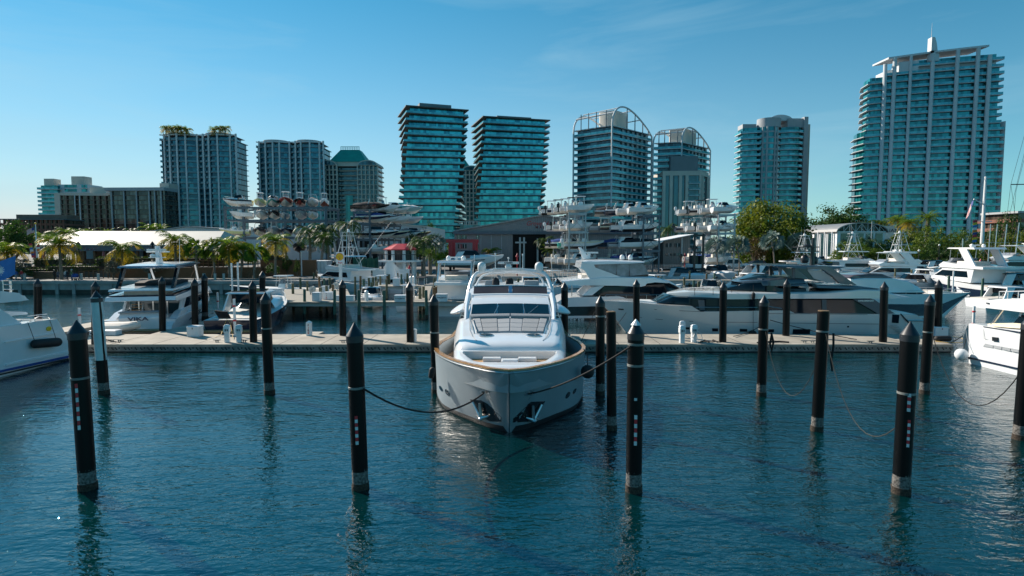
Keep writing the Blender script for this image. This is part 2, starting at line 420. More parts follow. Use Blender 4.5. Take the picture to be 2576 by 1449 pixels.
# ------------------------------------------------------------------ water and land
def water():
    m=bpy.data.materials.new('harbour water'); nt,N,L,b=nodes(m)
    tc=N.new('ShaderNodeTexCoord')
    def noise(sx,sy,sc,rot,det,dist=0.):
        mp=N.new('ShaderNodeMapping'); mp.inputs['Scale'].default_value=(sx,sy,1); mp.inputs['Rotation'].default_value=(0,0,rot)
        L.new(tc.outputs['Object'],mp.inputs[0])
        n=N.new('ShaderNodeTexNoise'); n.inputs['Scale'].default_value=sc; n.inputs['Detail'].default_value=det; n.inputs['Distortion'].default_value=dist
        L.new(mp.outputs[0],n.inputs['Vector']); return n.outputs[0]
    def ma(op,a,bv):
        q=N.new('ShaderNodeMath'); q.operation=op
        L.new(a,q.inputs[0])
        if isinstance(bv,float): q.inputs[1].default_value=bv
        else: L.new(bv,q.inputs[1])
        return q.outputs[0]
    big=noise(.40,1.0,.60,.18,2.)
    mid=noise(.42,1.0,2.0,-.15,3.,.5)
    sm=noise(.55,1.0,6.5,.12,3.,.4)
    patch=noise(.5,1,.05,.2,3.,.9)
    h=ma('ADD',ma('MULTIPLY',big,.50),ma('ADD',ma('MULTIPLY',mid,.34),ma('MULTIPLY',sm,.17)))
    pr=N.new('ShaderNodeMapRange'); pr.inputs[1].default_value=.35; pr.inputs[2].default_value=.65; pr.inputs[3].default_value=.35; pr.inputs[4].default_value=1.6
    L.new(patch,pr.inputs[0])
    bp=N.new('ShaderNodeBump'); bp.inputs['Distance'].default_value=.19
    L.new(h,bp.inputs['Height']); L.new(pr.outputs[0],bp.inputs['Strength'])
    L.new(bp.outputs[0],b.inputs['Normal'])
    mx=N.new('ShaderNodeMix'); mx.data_type='RGBA'; mx.inputs[6].default_value=(.0,.014,.024,1); mx.inputs[7].default_value=(.0,.026,.021,1)
    p2=noise(1,1,.035,.7,3.,.8); L.new(p2,mx.inputs[0]); L.new(mx.outputs[2],b.inputs['Base Color'])
    b.inputs['Roughness'].default_value=.03; b.inputs['IOR'].default_value=1.9
    b.inputs['Specular IOR Level'].default_value=.9
    return m
mb=MB(); mb.add([(-4000,-5000,0),(4000,-5000,0),(4000,420,0),(-4000,420,0)],[(0,1,2,3)])
struct(mb.build('water',water(),smooth=False))
GZ=1.8
shore=[(-4000,86),(-27.5,86),(-27.5,98),(14,98),(14,112),(45,118),(62,150),(70,196),(400,205),(2500,1200),(2500,6000),(-4000,6000)]
mb=MB(); mb.prism(shore,-2.5,GZ,0)
gm=M('ground paving',(.15,.145,.135),.9,0,.25,.12,.2)
struct(mb.build('ground',gm,smooth=False))
# ------------------------------------------------------------------ black sleeved mooring piles
def pile(label, tip, base, dia, z0=0., Y=None, flat=False, straps=(), tape=(), wrap=None, clearcap=False, group='black sleeved mooring piles'):
    P0 = G(base[0],base[1],z0) if Y is None else at(base[0],base[1],Y)
    if Y is not None: z0=P0.z
    T = at(tip[0],tip[1],P0.y); r=dia*.47
    root=thing('mooring_pile',label,'mooring pile',P0,0,group)
    ax=(T-P0); ln=ax.length; ax.normalize()
    up=lambda s: ax*s                              # local
    def sz(py): return (at(tip[0],py,P0.y).z-z0)/ax.z
    low=-.9 if z0<.2 else (-.02 if Y is None else -.4)
    top=ln if flat else ln-dia*.72
    mb=MB()
    if z0<.2:
        mb.tube([up(-1.2),up(.62)],[r*.97,r*.97],20); ss=.55
    else: ss=low
    n=6; pts=[up(ss+(top-ss)*i/n) for i in range(n+1)]
    mb=MB(); mb.tube(pts,[r]*(n+1),24); mb.build('sleeve','pile sleeve',root)
    if z0<.2:
        mb=MB(); k=9; seg=18
        def ringed(a,b,rr,j): 
            rings=[]
            for i in range(k+1):
                s=a+(b-a)*i/k
                rings.append([up(s)+Vector((cos(2*pi*q/seg),sin(2*pi*q/seg),0))*(rr*(1+R.uniform(-j,j))) for q in range(seg)])
            return rings
        mb.loft(ringed(.16,.62,r*.99,.02)); mb.build('salt_band','barnacle',root,ang=60)
        mb=MB(); mb.loft(ringed(-.9,.2,r*1.07,.07)); mb.build('barnacle_band','barnacle dark',root,ang=60)
    if not flat:
        mb=MB(); c=ln-dia*.72
        mb.tube([up(c-.42*dia),up(c-.02),up(c),up(ln-.015),up(ln)],[r*1.055,r*1.055,r*1.0,r*.07,r*.01],24)
        cp=mb.build('cone_cap','pile cap',root,ang=25)
        if clearcap:
            mb=MB(); mb.tube([up(ln-dia*.30),up(ln-dia*.28),up(ln+.02),up(ln+.03)],[r*.62,r*.63,r*.07,r*.01],8); mb.build('bird_spike_cone','plastic white',cp,ang=10)
    else:
        mb=MB(); mb.tube([up(ln-.01),up(ln+.03)],[r*.96,r*.9],20); mb.build('pile_top','pine pile brown',root)
    for py in straps:
        s=sz(py); mb=MB(); mb.tube([up(s-.035),up(s-.03),up(s+.03),up(s+.035)],[r*1.0,r*1.03,r*1.03,r],24); mb.build('steel_strap','galvanised steel',root)
    tocam=(CAM-(P0+up(ln*.5))); tocam.z=0; tocam.normalize()
    for (tx,pya,pyb,segs) in tape:
        mb=MB(); wv=Vector((-tocam.y,tocam.x,0))
        Pt=at(tx,(pya+pyb)/2,P0.y)-P0; off=(Pt-up((Pt.z)/ax.z)).dot(wv); off=max(-r*.8,min(r*.8,off))
        fr=sqrt(max(0,r*r-off*off))+.006
        a=sz(pya); b=sz(pyb)
        for i in range(segs):
            s0=a+(b-a)*i/segs; s1=a+(b-a)*(i+.94)/segs
            c0=up(s0)+wv*off+tocam*fr; c1=up(s1)+wv*off+tocam*fr
            mb.plate([c0-wv*.042,c0+wv*.042,c1+wv*.042,c1-wv*.042],.006,i%2)
        mb.build('depth_tape',['tape white','tape red'],root,smooth=False)
    if wrap:
        s0=sz(wrap[0]); s1=sz(wrap[1]); wv=Vector((-tocam.y,tocam.x,0)); mb=MB(); m=14
        def col(a0,a1,ph):
            rings=[]
            for i in range(m+1):
                s=s1+(s0-s1)*i/m; e=.06*sin(i*1.3+ph)
                rings.append([up(s)+(tocam*cos(a)+wv*sin(a))*(r*1.03) for a in [a0+(a1-a0)*q/8+e*(q in (0,)) for q in range(9)]])
            mb.loft(rings,0,False,False)
        col(-1.9,.35,0.); col(.75,1.9,1.); col(1.9,4.38,2.)
        mb.build('white_wrap','canvas white',root)
    return root,P0,T
FR=dict(group='mooring piles standing in open water')
pile('thick black pile at lower left with a red and white depth tape',(192,804),(221,1229),.50,straps=(950,),tape=((196,1075,960,10),),**FR)
pile('black pile wrapped in torn white sheeting',(241,730),(262,990),.50,wrap=(748,905),**FR)
pile('black pile alone in the water left of the yacht, before the pedestals',(667,734),(678,990),.50,straps=(826,),**FR)
pileA=pile('thick black pile holding the yacht\'s bow line on its left',(891,811),(907,1228),.50,straps=(974,),tape=((897,1112,1040,8),),**FR)
pile('black pile almost touching the left side of the central yacht',(1091,740),(1097,988),.46,straps=(836,),**FR)
pile('black pile standing nearest the right side of the central yacht',(1510,743),(1510,992),.46,straps=(795,),**FR)
pile('flat topped black pile just right of the central yacht',(1537,785),(1539,1080),.40,flat=True,**FR)
pileB=pile('thick black pile with a clear cone and a red mark',(1600,805),(1594,1235),.49,straps=(865,918),tape=((1599,1114,1038,7),(1599,1003,996,1)),clearcap=True,**FR)
pileC=pile('black pile with hanging rope loop before the long grey yacht',(1923,742),(1915,995),.46,straps=(828,),**FR)
pileD=pile('flat topped black pile with rope before the long grey yacht',(2072,783),(2055,1083),.46,flat=True,straps=(833,),**FR)
pileE=pile('thick black pile at lower right with broken depth tape',(2291,808),(2266,1240),.50,straps=(988,),tape=((2285,1118,1050,8),(2287,1030,985,5)),**FR)
pileF=pile('black pile behind the right tape marked pile, with rope coil',(2341,740),(2325,990),.46,straps=(835,),**FR)
pileG=pile('black pile cut off by the right picture edge',(2592,790),(2566,1105),.50,**FR)
DK=dict(group='piles guiding the floating dock')
for lab,tip,base,dia,Y in [
  ('black pile behind the stern of the white left yacht',(95,700),(96,850),.50,41.),
  ('black pile top showing just behind the white wrapped pile',(240,706),(240,850),.50,39.),
  ('black pile rising beside the white flybridge boat\'s right flank',(407,695),(409,833),.50,45.6),
  ('black pile behind the white dock box on the left dock',(489,699),(491,822),.52,46.5),
  ('black pile at the far bow of the white flybridge boat',(514,688),(516,800),.58,56.),
  ('black pile at dock edge beside the twin white pedestals',(635,705),(638,861),.52,40.4),
  ('distant black pile behind the pile beside the pedestals',(660,681),(660,800),.58,56.),
  ('black pile on the dock right of the FIRE post',(861,703),(863,846),.52,43.3),
  ('black pile on the dock with a white canister beside it',(1030,708),(1032,861),.52,40.4),
  ('black pile on the dock just right of the yacht\'s bridge',(1420,709),(1421,861),.50,40.4),
  ('black pile at the pointed bow of the long grey yacht',(1601,702),(1601,846),.50,43.2),
  ('black pile before the grey yacht, right of the hose pedestals',(1820,708),(1818,862),.52,40.4),
  ('black pile close against the grey yacht\'s middle windows',(1980,701),(1977,848),.52,43.2),
  ('black pile on the dock near the grey yacht\'s stern',(2225,708),(2221,862),.52,40.4),
  ('black pile at the white dock box on the right dock end',(2362,703),(2359,845),.52,43.2)]:
    pile(lab,tip,base,dia,Y=Y,**DK)
# ------------------------------------------------------------------ mooring lines and fenders
def line(label,pts,r=.022,mat='rope black',g='mooring lines'):
    mb=MB(); o=Vector(pts[0]); mb.tube([Vector(p)-o for p in pts],r,6)
    ob=mb.build('mooring_line',mat,None); ob.location=o
    return tag(ob,label,'rope',g)
def on(p,py): P0,T=p[1],p[2]; q=at(0,py,P0.y).z; t=(q-P0.z)/(T.z-P0.z); return P0.lerp(T,t)+Vector((0,-.26,0))
line('tan rope hanging in a loop between two black piles',sag(on(pileC,832),on(pileD,850),2.6),.015,'rope tan')
line('tan rope sagging from the flat topped pile toward the tape pile',sag(on(pileD,838),on(pileE,1020),2.1),.015,'rope tan')
line('dark rope sagging from the rear pile to the right edge pile',sag(on(pileF,836),on(pileG,880),2.7),.02)
line('short rope tail dangling under the flat topped pile\'s strap',[on(pileD,836)+Vector((.28,0,0)),on(pileD,870)+Vector((.32,.02,0)),on(pileD,905)+Vector((.25,0,0)),on(pileD,930)+Vector((.32,0,0))],.04)
line('black rope coil hanging on the pile before the grey yacht',[on(pileC,835)+Vector((.25,-.03,0)),on(pileC,858)+Vector((.36,-.05,0)),on(pileC,880)+Vector((.28,-.05,0)),on(pileC,862)+Vector((.2,-.05,0)),on(pileC,838)+Vector((.27,-.05,0))],.05)
# ------------------------------------------------------------------ floating dock
DZ,YF,YB=.5,39.4,43.9
def dock(label,x0,x1):
    root=thing('floating_dock',label,'dock',((x0+x1)/2,YF,0),0,'floating docks'); h=(x1-x0)/2
    mb=MB(); mb.bx(-h,h,0,YB-YF,.36,DZ); mb.build('deck_slab','dock concrete',root,smooth=False)
    n=int((x1-x0)/2.65); mb=MB(); mb.bx(-.018,.018,.02,YB-YF-.02,DZ,DZ+.004); jm=mb.mesh('panel_joint','dark hole',False)
    for i in range(1,n): put('panel_joint',jm,root,(-h+i*2*h/n,0,0))
    mb=MB(); mb.bx(-h,h,-.10,-.003,.04,.37); mb.bx(-h,h,-.13,-.104,.33,.40)
    w=mb.build('steel_waler','galvanised steel',root,smooth=False)
    mb=MB(); x=-h+.2; c=0
    mb.loft([[(.05*cos(2*pi*q/8),y,.05*sin(2*pi*q/8)) for q in range(8)] for y in (-.106,-.101)]); hm=mb.mesh('bolt_hole','dark hole',False)
    while x<h-.2:
        for zz in ((.27,.19) if c%3 else (.27,)):
            xx=x+(.07 if zz<.2 else 0)
            put('bolt_hole',hm,w,(xx,0,zz))
        x+=.24 if c%4 else .36; c+=1
    mb=MB(); mb.bx(-h,h,.12,YB-YF-.1,-.5,.355); mb.build('float','rubber black',root,smooth=False)
    return root
dock('long concrete floating dock left of the central yacht',-29.6,-4.35)
dock('long concrete floating dock right of the central yacht',4.35,29.4)
def finger(label,x0,x1,y0,y1):
    root=thing('finger_dock',label,'dock',((x0+x1)/2,y0,0),0,'finger docks'); h=(x1-x0)/2
    mb=MB(); mb.bx(-h,h,.01,y1-y0,.34,DZ-.004); mb.build('deck_slab','dock concrete',root,smooth=False)
    
    for sd in (-1,1): mb=MB(); mb.bx(sd*(h+.042)-.038,sd*(h+.042)+.038,.01,y1-y0,.1,.4); mb.build('steel_waler','galvanised steel',root,smooth=False)
    mb=MB(); mb.bx(-h+.1,h-.1,.1,y1-y0-.1,-.4,.335); mb.build('float','rubber black',root,smooth=False)
finger('concrete finger dock between the white and the dark cruiser',-26.9,-24.3,YB,60)
finger('concrete finger dock running back beside the left edge yacht',-36.,-34.,YB,60)
finger('narrow finger dock running back from the dock behind FIRE post',-15.3,-14.4,YB,45.2)
# ------------------------------------------------------------------ dock furniture
def bev(o,w=.02,s=2):
    m=o.modifiers.new('bevel','BEVEL'); m.width=w; m.segments=s; m.limit_method='ANGLE'; return o
def pedestal(label,px,py,hose=None):
    P=G(px,py,DZ); root=thing('power_pedestal',label,'power pedestal',P,R.uniform(-.2,.2),'white power pedestals')
    mb=MB(); mb.loft([[(x*s,y*s,z) for x,y in ((-.16,-.13),(.16,-.13),(.16,.13),(-.16,.13))] for s,z in ((1.,0),(1.,.62),(1.25,.74),(1.25,.98),(1.05,1.08))])
    bev(mb.build('post','plastic white',root,smooth=False),.02)
    mb=MB(); mb.loft([[(x*s,y*s,z) for x,y in ((-.16,-.13),(.16,-.13),(.16,.13),(-.16,.13))] for s,z in ((1.28,1.083),(1.2,1.13),(.6,1.22))]); bev(mb.build('cap','plastic white',root,smooth=False),.015)
    mb=MB(); mb.bx(-.10,-.02,-.172,-.166,.78,.92); mb.bx(.03,.10,-.172,-.166,.78,.92); mb.build('socket','ink dark',root,smooth=False)
    if hose:
        mb=MB()
        for k in range(4):
            a=.22+.05*k; mb.tube([(a*cos(t)*.8,-.2-.02*k,.55-.45*(1-cos(t))*.8+.35+.05*k) for t in [2*pi*q/18 for q in range(19)]],.018,5)
        mb.tube([(-.15,-.2,.5),(-.2,-.45,.2),(-.1,-.5,-.12),(.05,-.5,-.14),(.12,-.45,.2),(.1,-.2,.6)],.018,5)
        mb.tube([(.2,-.1,.8),(.5,0,.6),(.62,.05,.25),(.5,.05,.03)],.018,5)
        mb.build('coiled_hose','plastic white',root)
    return root
pedestal('white power pedestal left of its twin on the left dock',572,861)
pedestal('white power pedestal beside the black pile on the left dock',602,861)
pedestal('tall white power pedestal at the dock\'s rear before grey yacht bow',1716,850)
pedestal('white power pedestal in front of the tall rear one',1715,863)
pedestal('white power pedestal draped with coiled white hoses',1745,861,True)
def fire_post(px,py):
    P=G(px,py,DZ); root=thing('fire_post','white fire cabinet post with its word in vertical letters','fire cabinet',P)
    mb=MB(); mb.bx(-.18,.18,-.16,.16,0,.95); bev(mb.build('cabinet','plastic white',root,smooth=False))
    mb=MB(); mb.loft([[(-.2,-.18,.953),(.2,-.18,.953),(.2,.18,.953),(-.2,.18,.953)],[(-.02,-.02,1.1),(.02,-.02,1.1),(.02,.02,1.1),(-.02,.02,1.1)]]); mb.build('cap','plastic white',root,smooth=False)
    for i,ch in enumerate('FIRE'):
        letter(ch,.21,'ink red' if i%2 else 'ink maroon',root,(0,-.166,.76-.185*i),-pi/2,.95,0,.003,.006,world=False)
fire_post(778,844)
def dock_box(label,px,py,w,d,h,z0=DZ,rz=0,mat='box white'):
    P=G(px,py,z0); root=thing('dock_box',label,'dock box',P,rz,'white dock boxes')
    mb=MB(); mb.bx(-w/2,w/2,0,d,0,h*.86); bev(mb.build('box_body',mat,root,smooth=False),.025)
    mb=MB(); mb.loft([[(-w/2-.02,-.03,h*.863),(w/2+.02,-.03,h*.863),(w/2+.02,d+.02,h*.863),(-w/2-.02,d+.02,h*.863)],[(-w/2-.02,-.03,h*.93),(w/2+.02,-.03,h*.93),(w/2+.02,d+.02,h*.97),(-w/2-.02,d+.02,h*.97)],[(-w/2+.06,.05,h),(w/2-.06,.05,h),(w/2-.06,d-.06,h),(-w/2+.06,d-.06,h)]]); mb.build('lid',mat,root,smooth=False)
    mb=MB(); mb.bx(-.03,.03,-.04,-.032,h*.72,h*.86); mb.build('latch','ink dark',root,smooth=False)
    return root
dock_box('white dock box with latch standing before a black pile',485,847.6,.86,.7,.78)
dock_box('low wide white dock box beside the white wrapped pile',257,843.8,1.95,.75,.36)
dock_box('white dock box at the far right end of the dock',2369,846,.95,.8,.68)
P=G(1044,859,DZ); c=thing('storage_canister','white ribbed canister beside a black dock pile','canister',P)
mb=MB(); mb.lathe([(.13,0),(.13,.78)],n=14); mb.build('body','plastic white',c); mb=MB(); mb.lathe([(.145,.783),(.145,.84),(.1,.87),(.02,.88)],n=14); mb.build('lid','plastic white',c)
def cleat_mesh():
    mb=MB(); mb.bx(-.09,-.05,-.04,.04,0,.13); mb.bx(.05,.09,-.04,.04,0,.13); mb.tube([(-.27,0,.17),(-.12,0,.15),(.12,0,.15),(.27,0,.17)],[.02,.04,.04,.02],8); return mb.mesh('cleat','galvanised steel')
CM=cleat_mesh()
for i,(px,py,wh) in enumerate([(282,860,'left end of the left dock, first of a roped pair'),(301,860,'left end of the left dock, second of a roped pair'),(546,861,'left dock edge just left of the pedestals'),(615,861,'left dock edge between pedestals and black pile'),(863,862,'left dock edge left of the thick bow line pile'),(1450,861,'right dock, first right of the yacht'),(1470,861,'right dock, second right of the yacht'),(2024,863,'right dock, left of the flat topped pile'),(2044,863,'right dock, hard against the flat topped pile'),(2190,864,'right dock near the grey yacht\'s stern')]):
    o=bpy.data.objects.new('dock_cleat',CM); COL.objects.link(o); o.location=G(px,py,DZ); tag(o,'grey steel cleat on the '+wh,'cleat','cleats on the dock edge')
def fender(label,P,r,ln,ax,mat='rubber black',cat='fender'):
    root=thing('fender',label,cat,P,0,'boat fenders'); ax=Vector(ax).normalized(); mb=MB()
    n=8; pts=[];rs=[]
    for i in range(n+1):
        a=pi*i/n; pts.append(ax*(-cos(a)*r*(1 if ln==0 else .999)+( -ln/2 if i<n/2 else ln/2))); rs.append(max(.01,r*sin(a)))
    mb.tube(pts,rs,16); mb.build('body',mat,root)
    return root
fender('long black cylinder fender lying on the right dock end',G(2377,860,DZ)+Vector((0,.2,.2)),.2,.75,(1,0,0))
line('yellow hose looped on the right dock end',[G(x,y,DZ+.03) for x,y in ((2352,858),(2385,862),(2420,862),(2428,855),(2412,848),(2396,847))],.02,M('hose yellow',(.5,.30,.05),.6),'hoses and cords')
line('yellow shore power cord rising from dock to the dark cruiser',[G(541,848,DZ+.03),G(556,842,DZ+.2),at(566,815,46.),at(571,800,46.3),at(580,815,46.),G(586,850,DZ+.1)],.02,M('hose yellow',(.5,.30,.05),.6),'hoses and cords')
line('dark rope lying across the left dock between cleats',[G(232,843,DZ+.05),G(270,858,DZ+.08),G(290,859,DZ+.14),G(301,862,DZ+.14)],.025)
line('flattened black hose lying on the right dock edge',[G(x,y,DZ+.05) for x,y in ((1905,862),(1930,860),(1960,859),(1985,861))],.06,'rope black','hoses and cords')
line('heap of dark cord by the hose pedestals',[G(1762+7*i+4*sin(i*2.1),860-2.5*(i%3),DZ+.06) for i in range(9)],.05,'rope black','hoses and cords')
# white plastic slip markers
def marker(label,px,top,py,Y,bands):
    T=at(px,top,Y); B=at(px,py,Y); root=thing('white_marker_post',label,'marker post',B,0,'white plastic marker posts')
    h=T.z-B.z; mb=MB(); mb.tube([(0,0,-.3),(0,0,h)],.09,12); mb.build('pipe','plastic white',root)
    for t in bands:
        mb=MB(); mb.tube([(0,0,h*t-.06),(0,0,h*t+.06)],.115,12); mb.build('red_band','tape red',root)
marker('white plastic post with red light behind the left yacht\'s stern',202,775,833,44.2,(.7,))
marker('white plastic post with red bands before the dark cruiser',592,752,850,43.,(.82,.45))
marker('white plastic post left of the dark cruiser, in the water',549,736,790,60.,(.6,))
marker('white plastic post with red bands by the right edge boat',2447,770,838,45.,(.8,.35))
marker('tall white pipe post behind the dark cruiser',601,660,760,62.,())
marker('slender white pipe post left of the tall one',585,662,745,66.,())
marker('white pipe post in front of the covered yacht at right',2396,682,742,72.,())
# ------------------------------------------------------------------ left seawall
def seawall(label,x0,x1,y,n):
    root=thing('seawall',label,'seawall',((x0+x1)/2,y,0)); h=(x1-x0)/2
    mb=MB(); mb.bx(-h,h,-.35,.6,1.42,1.86); mb.build('cap_beam','concrete grey',root,smooth=False)
    mb=MB(); mb.bx(-h,h,-.1,-.003,.55,1.417); mb.build('upper_panel','concrete grey',root,smooth=False)
    mb=MB(); mb.bx(-h,h,-.12,-.003,-1.,.547); mb.build('algae_panel','algae wall',root,smooth=False)
    pm=MB(); pm.bx(-.22,.22,-.3,-.12,-1.,1.415); pmesh=pm.mesh('pilaster','concrete grey',False)
    for i in range(n): put('pilaster',pmesh,root,(-h+(i+.5)*2*h/n+R.uniform(-.2,.2),0,0))
seawall('long stained concrete seawall below the palm promenade',-96,-27.5,86,26)
seawall('concrete seawall behind the fuel pier',-27.4,13.9,98,14)
seawall('concrete seawall under the boat racks right of centre',14.1,44.9,112,10)
# ------------------------------------------------------------------ fixed timber pier
PZ=1.56
def pier(label,poly,thick=.28):
    c=Vector((sum(p[0] for p in poly)/len(poly),sum(p[1] for p in poly)/len(poly),0))
    root=thing('timber_pier',label,'pier',c,0,'fixed piers'); P=[(x-c.x,y-c.y) for x,y in poly]
    mb=MB(); mb.prism(P,PZ-.12,PZ); mb.build('deck','pier planks',root,smooth=False)
    mb=MB(); Q=[(x*.985,y*.985+.05) for x,y in P]; mb.prism(Q,PZ-.42,PZ-.124); mb.build('fascia_beam','concrete pale',root,smooth=False)
    return root,c
def px2x(px,Y): return (px-1288)/F*Y
pier('fixed pier with white cabinets in front of the fuel dock',[(px2x(612,57.4),57.4),(px2x(862,57.4),57.4),(px2x(862,57.4),59.2),(px2x(880,59.2)+.2,59.2),(px2x(872,74),74),(px2x(720,74),74)])
pier('narrow walkway pier running right to behind the central yacht',[(px2x(863,57.6),57.6),(px2x(1200,57.6),57.6),(px2x(1200,59),59),(px2x(863,59),59)])
pier('rear fuel pier in front of the red roofed lookout',[(px2x(930,79),79),(px2x(1115,79),79),(px2x(1115,82.5),82.5),(px2x(930,82.5),82.5)])
pier('narrow pier branch between the small moored cruisers',[(px2x(1040,59.2),59.2),(px2x(1075,59.2),59.2),(px2x(1086,79),79),(px2x(1060,79),79)])
pier('low pier among the boats behind the white flybridge yacht',[(px2x(1560,92),92),(px2x(1860,92),92),(px2x(1860,94),94),(px2x(1560,94),94)])
pier('pier between the motor yachts at far right',[(px2x(2180,112),112),(px2x(2600,112),112),(px2x(2600,115),115),(px2x(2180,115),115)])
mb=MB(); 
# pier posts under and around the piers
PP=[]
o4=(724.5,644.)
for xz,yz,t in [(255,535,'green'),(735,540,'green'),(1128,543,'green'),(1535,545,'green'),(2215,545,'green'),(75,435,''),(198,350,''),(305,398,''),(500,325,' brown'),(515,500,''),(615,475,''),(718,455,' brown'),(1070,330,''),(1150,320,' brown'),(1215,365,'green'),(1295,350,''),(1335,420,''),(1352,338,''),(1412,335,''),(1420,402,''),(1475,322,''),(1570,370,''),(1815,290,'green'),(1908,275,''),(1585,292,' brown'),(1620,292,''),(1755,272,' brown'),(2080,250,''),(2105,500,''),(2160,485,''),(2345,350,''),(2385,340,''),(2415,290,'green'),(2330,505,' brown'),(2370,490,' brown'),(410,270,''),(945,235,'green'),(1258,205,''),(2145,232,''),(460,250,' brown'),(660,348,''),(580,362,'green')]:
    PP.append((o4[0]+xz/6.353,o4[1]+yz/6.353,t,'central'))
for xz,yz,t in [(1400,530,''),(1462,535,'green'),(1710,550,''),(1795,550,'green'),(1193,697,'green'),(1062,703,' brown'),(1540,715,' brown'),(1580,665,''),(1650,755,' brown'),(860,812,'green'),(945,832,''),(1498,760,'green'),(712,768,''),(285,712,' brown'),(795,655,''),(340,760,'green')]:
    PP.append((1610+xz/6.353,577+yz/6.353,t,'right'))
for x,y,t in [(2294,678,''),(2252,676,''),(2216,673.6,' brown'),(2235,671,''),(2185,669.6,''),(2201,672,' brown'),(2388.6,694,'green'),(2451,689,' brown'),(2473,700,'green'),(2498,682,''),(2510,684,' brown'),(2549,687,''),(2563,694,' brown'),(2520,690,''),(2480,684,'green'),(2330,684,''),(1305,700,''),(1330,704,'green'),(1345,698,''),(1385,702,' brown')]:
    PP.append((x,y,t,'far right' if x>2000 else 'central'))
postm={}
for t in ('','green',' brown'):
    mb=MB(); mb.tube([(0,0,-1.5),(0,0,.35)],[.155,.15],12,1); mb.tube([(0,0,.3),(0,0,2.74)],[.148,.138],12,0); mb.tube([(0,0,2.735),(0,0,2.77)],[.13,.12],12,2)
    postm[t]=mb.mesh('pine_piling',['pine pile'+(' '+t if t=='green' else t),'barnacle dark','pier planks'])
adj={'':'olive','green':'greenish',' brown':'brown'}
PP.sort(key=lambda p:(p[3],p[0]))
cnt={}
for px,py,t,w in PP: cnt[(t,w)]=cnt.get((t,w),0)+1
seen={}
where={'central':'around the fuel pier','right':'behind the long grey yacht','far right':'between far right yachts'}
ORD=['','second','third','fourth','fifth','sixth','seventh','eighth','ninth','tenth','eleventh','twelfth','thirteenth','fourteenth','fifteenth','sixteenth','seventeenth','eighteenth','nineteenth','twentieth']
def nth(i): return 'leftmost' if i==1 else ORD[i-1]+' from the left' if i<=20 else 'number %d from the left'%i
for px,py,t,w in PP:
    Y=6675/(py-613); o=bpy.data.objects.new('wooden_piling',postm[t]); COL.objects.link(o)
    p=at(px,py,Y); o.location=(p.x,p.y,0); o.rotation_euler=(R.uniform(-.025,.025),R.uniform(-.025,.025),R.uniform(0,6)); s=R.uniform(.9,1.15); o.scale=(s,s,1)
    seen[(t,w)]=seen.get((t,w),0)+1
    tag(o,'%s wooden piling, %s of its colour %s'%(adj[t],nth(seen[(t,w)]),where[w]),'piling','wooden pilings '+where[w])
# cabinets on the pier
def cabinet(label,px0,px1,yt,yb,Y,txt=None,d=.8):
    A=at(px0,yb,Y); B=at(px1,yt,Y); w=B.x-A.x; h=B.z-PZ
    root=thing('pier_cabinet',label,'cabinet',((A.x+B.x)/2,Y,PZ),0,'white cabinets on the pier')
    mb=MB(); mb.bx(-w/2,w/2,0,d,0,h-.08); bev(mb.build('cabinet_body','box white',root,smooth=False),.02)
    mb=MB(); mb.bx(-w/2-.03,w/2+.03,-.03,d+.03,h-.077,h); bev(mb.build('lid','box white',root,smooth=False),.02)
    if txt=='FIRE':
        for i,ch in enumerate(txt): letter(ch,.26,'ink red' if i>1 else 'ink dark',root,(-.05,-.006,h*.80-.21*i),-pi/2,1,0,.003,0,world=False)
    elif txt:
        letter(txt,.17,'ink navy',root,(0,-.008,h*.55),-pi/2,.9,.3,.004,.003,world=False)
        letter('MARINA',.07,'ink navy',root,(0,-.008,h*.42),-pi/2,1.3,0,.003,0,world=False)
cabinet('tall white cabinet at the left end of the fixed pier',676,704,726,761,59.,d=1.1)
cabinet('narrow white cabinet right of the tall one on the pier',785,803,736,761,58.2)
cabinet('white cabinet with vertical red and dark letters on the pier',811,834,735,757,60.,'FIRE')
cabinet('low long white cabinet in the middle of the pier',844,889,743.5,758.5,58.4,d=.6)
cabinet('square white cabinet with small marina lettering on walkway pier',992,1019.5,743,762.5,57.7,'Grove Harbour',.9)
cabinet('white cabinet with small marina lettering left of central yacht',1097,1124,740,760,58.,'Grove Harbour',.7)
cabinet('small white cabinet behind the vertical lettered one',809,823,720,735,70.)
cabinet('white pump cabinet on the rear fuel pier, left',924,940,697,712,79.5)
cabinet('white pump cabinet on the rear fuel pier, right',988,1004,700,712,79.4)
for px,yb,lab in ((1033.5,757,'white pedestal standing at the rear pier\'s right end, left one'),(1041.5,757,'white pedestal standing at the rear pier\'s right end, right one')):
    pass
def pedestal2(label,px,yt,Y,z0=PZ):
    p=at(px,yt,Y); root=thing('power_pedestal',label,'power pedestal',(p.x,Y,z0),0,'white power pedestals'); h=p.z-z0
    mb=MB(); mb.tube([(0,0,0),(0,0,h*.9)],[.2,.2],4); mb.build('post','plastic white',root,smooth=False)
    mb=MB(); mb.tube([(0,0,h*.903),(0,0,h)],[.24,.05],4); mb.build('cap','plastic white',root,smooth=False)
pedestal2('white pedestal on rear fuel pier, left of a close pair',1033,695,80.)
pedestal2('white pedestal on rear fuel pier, right of a close pair',1041,694,80.2)
pedestal2('white pedestal on the walkway pier by stacked fuel hoses',921.5,730,58.4)
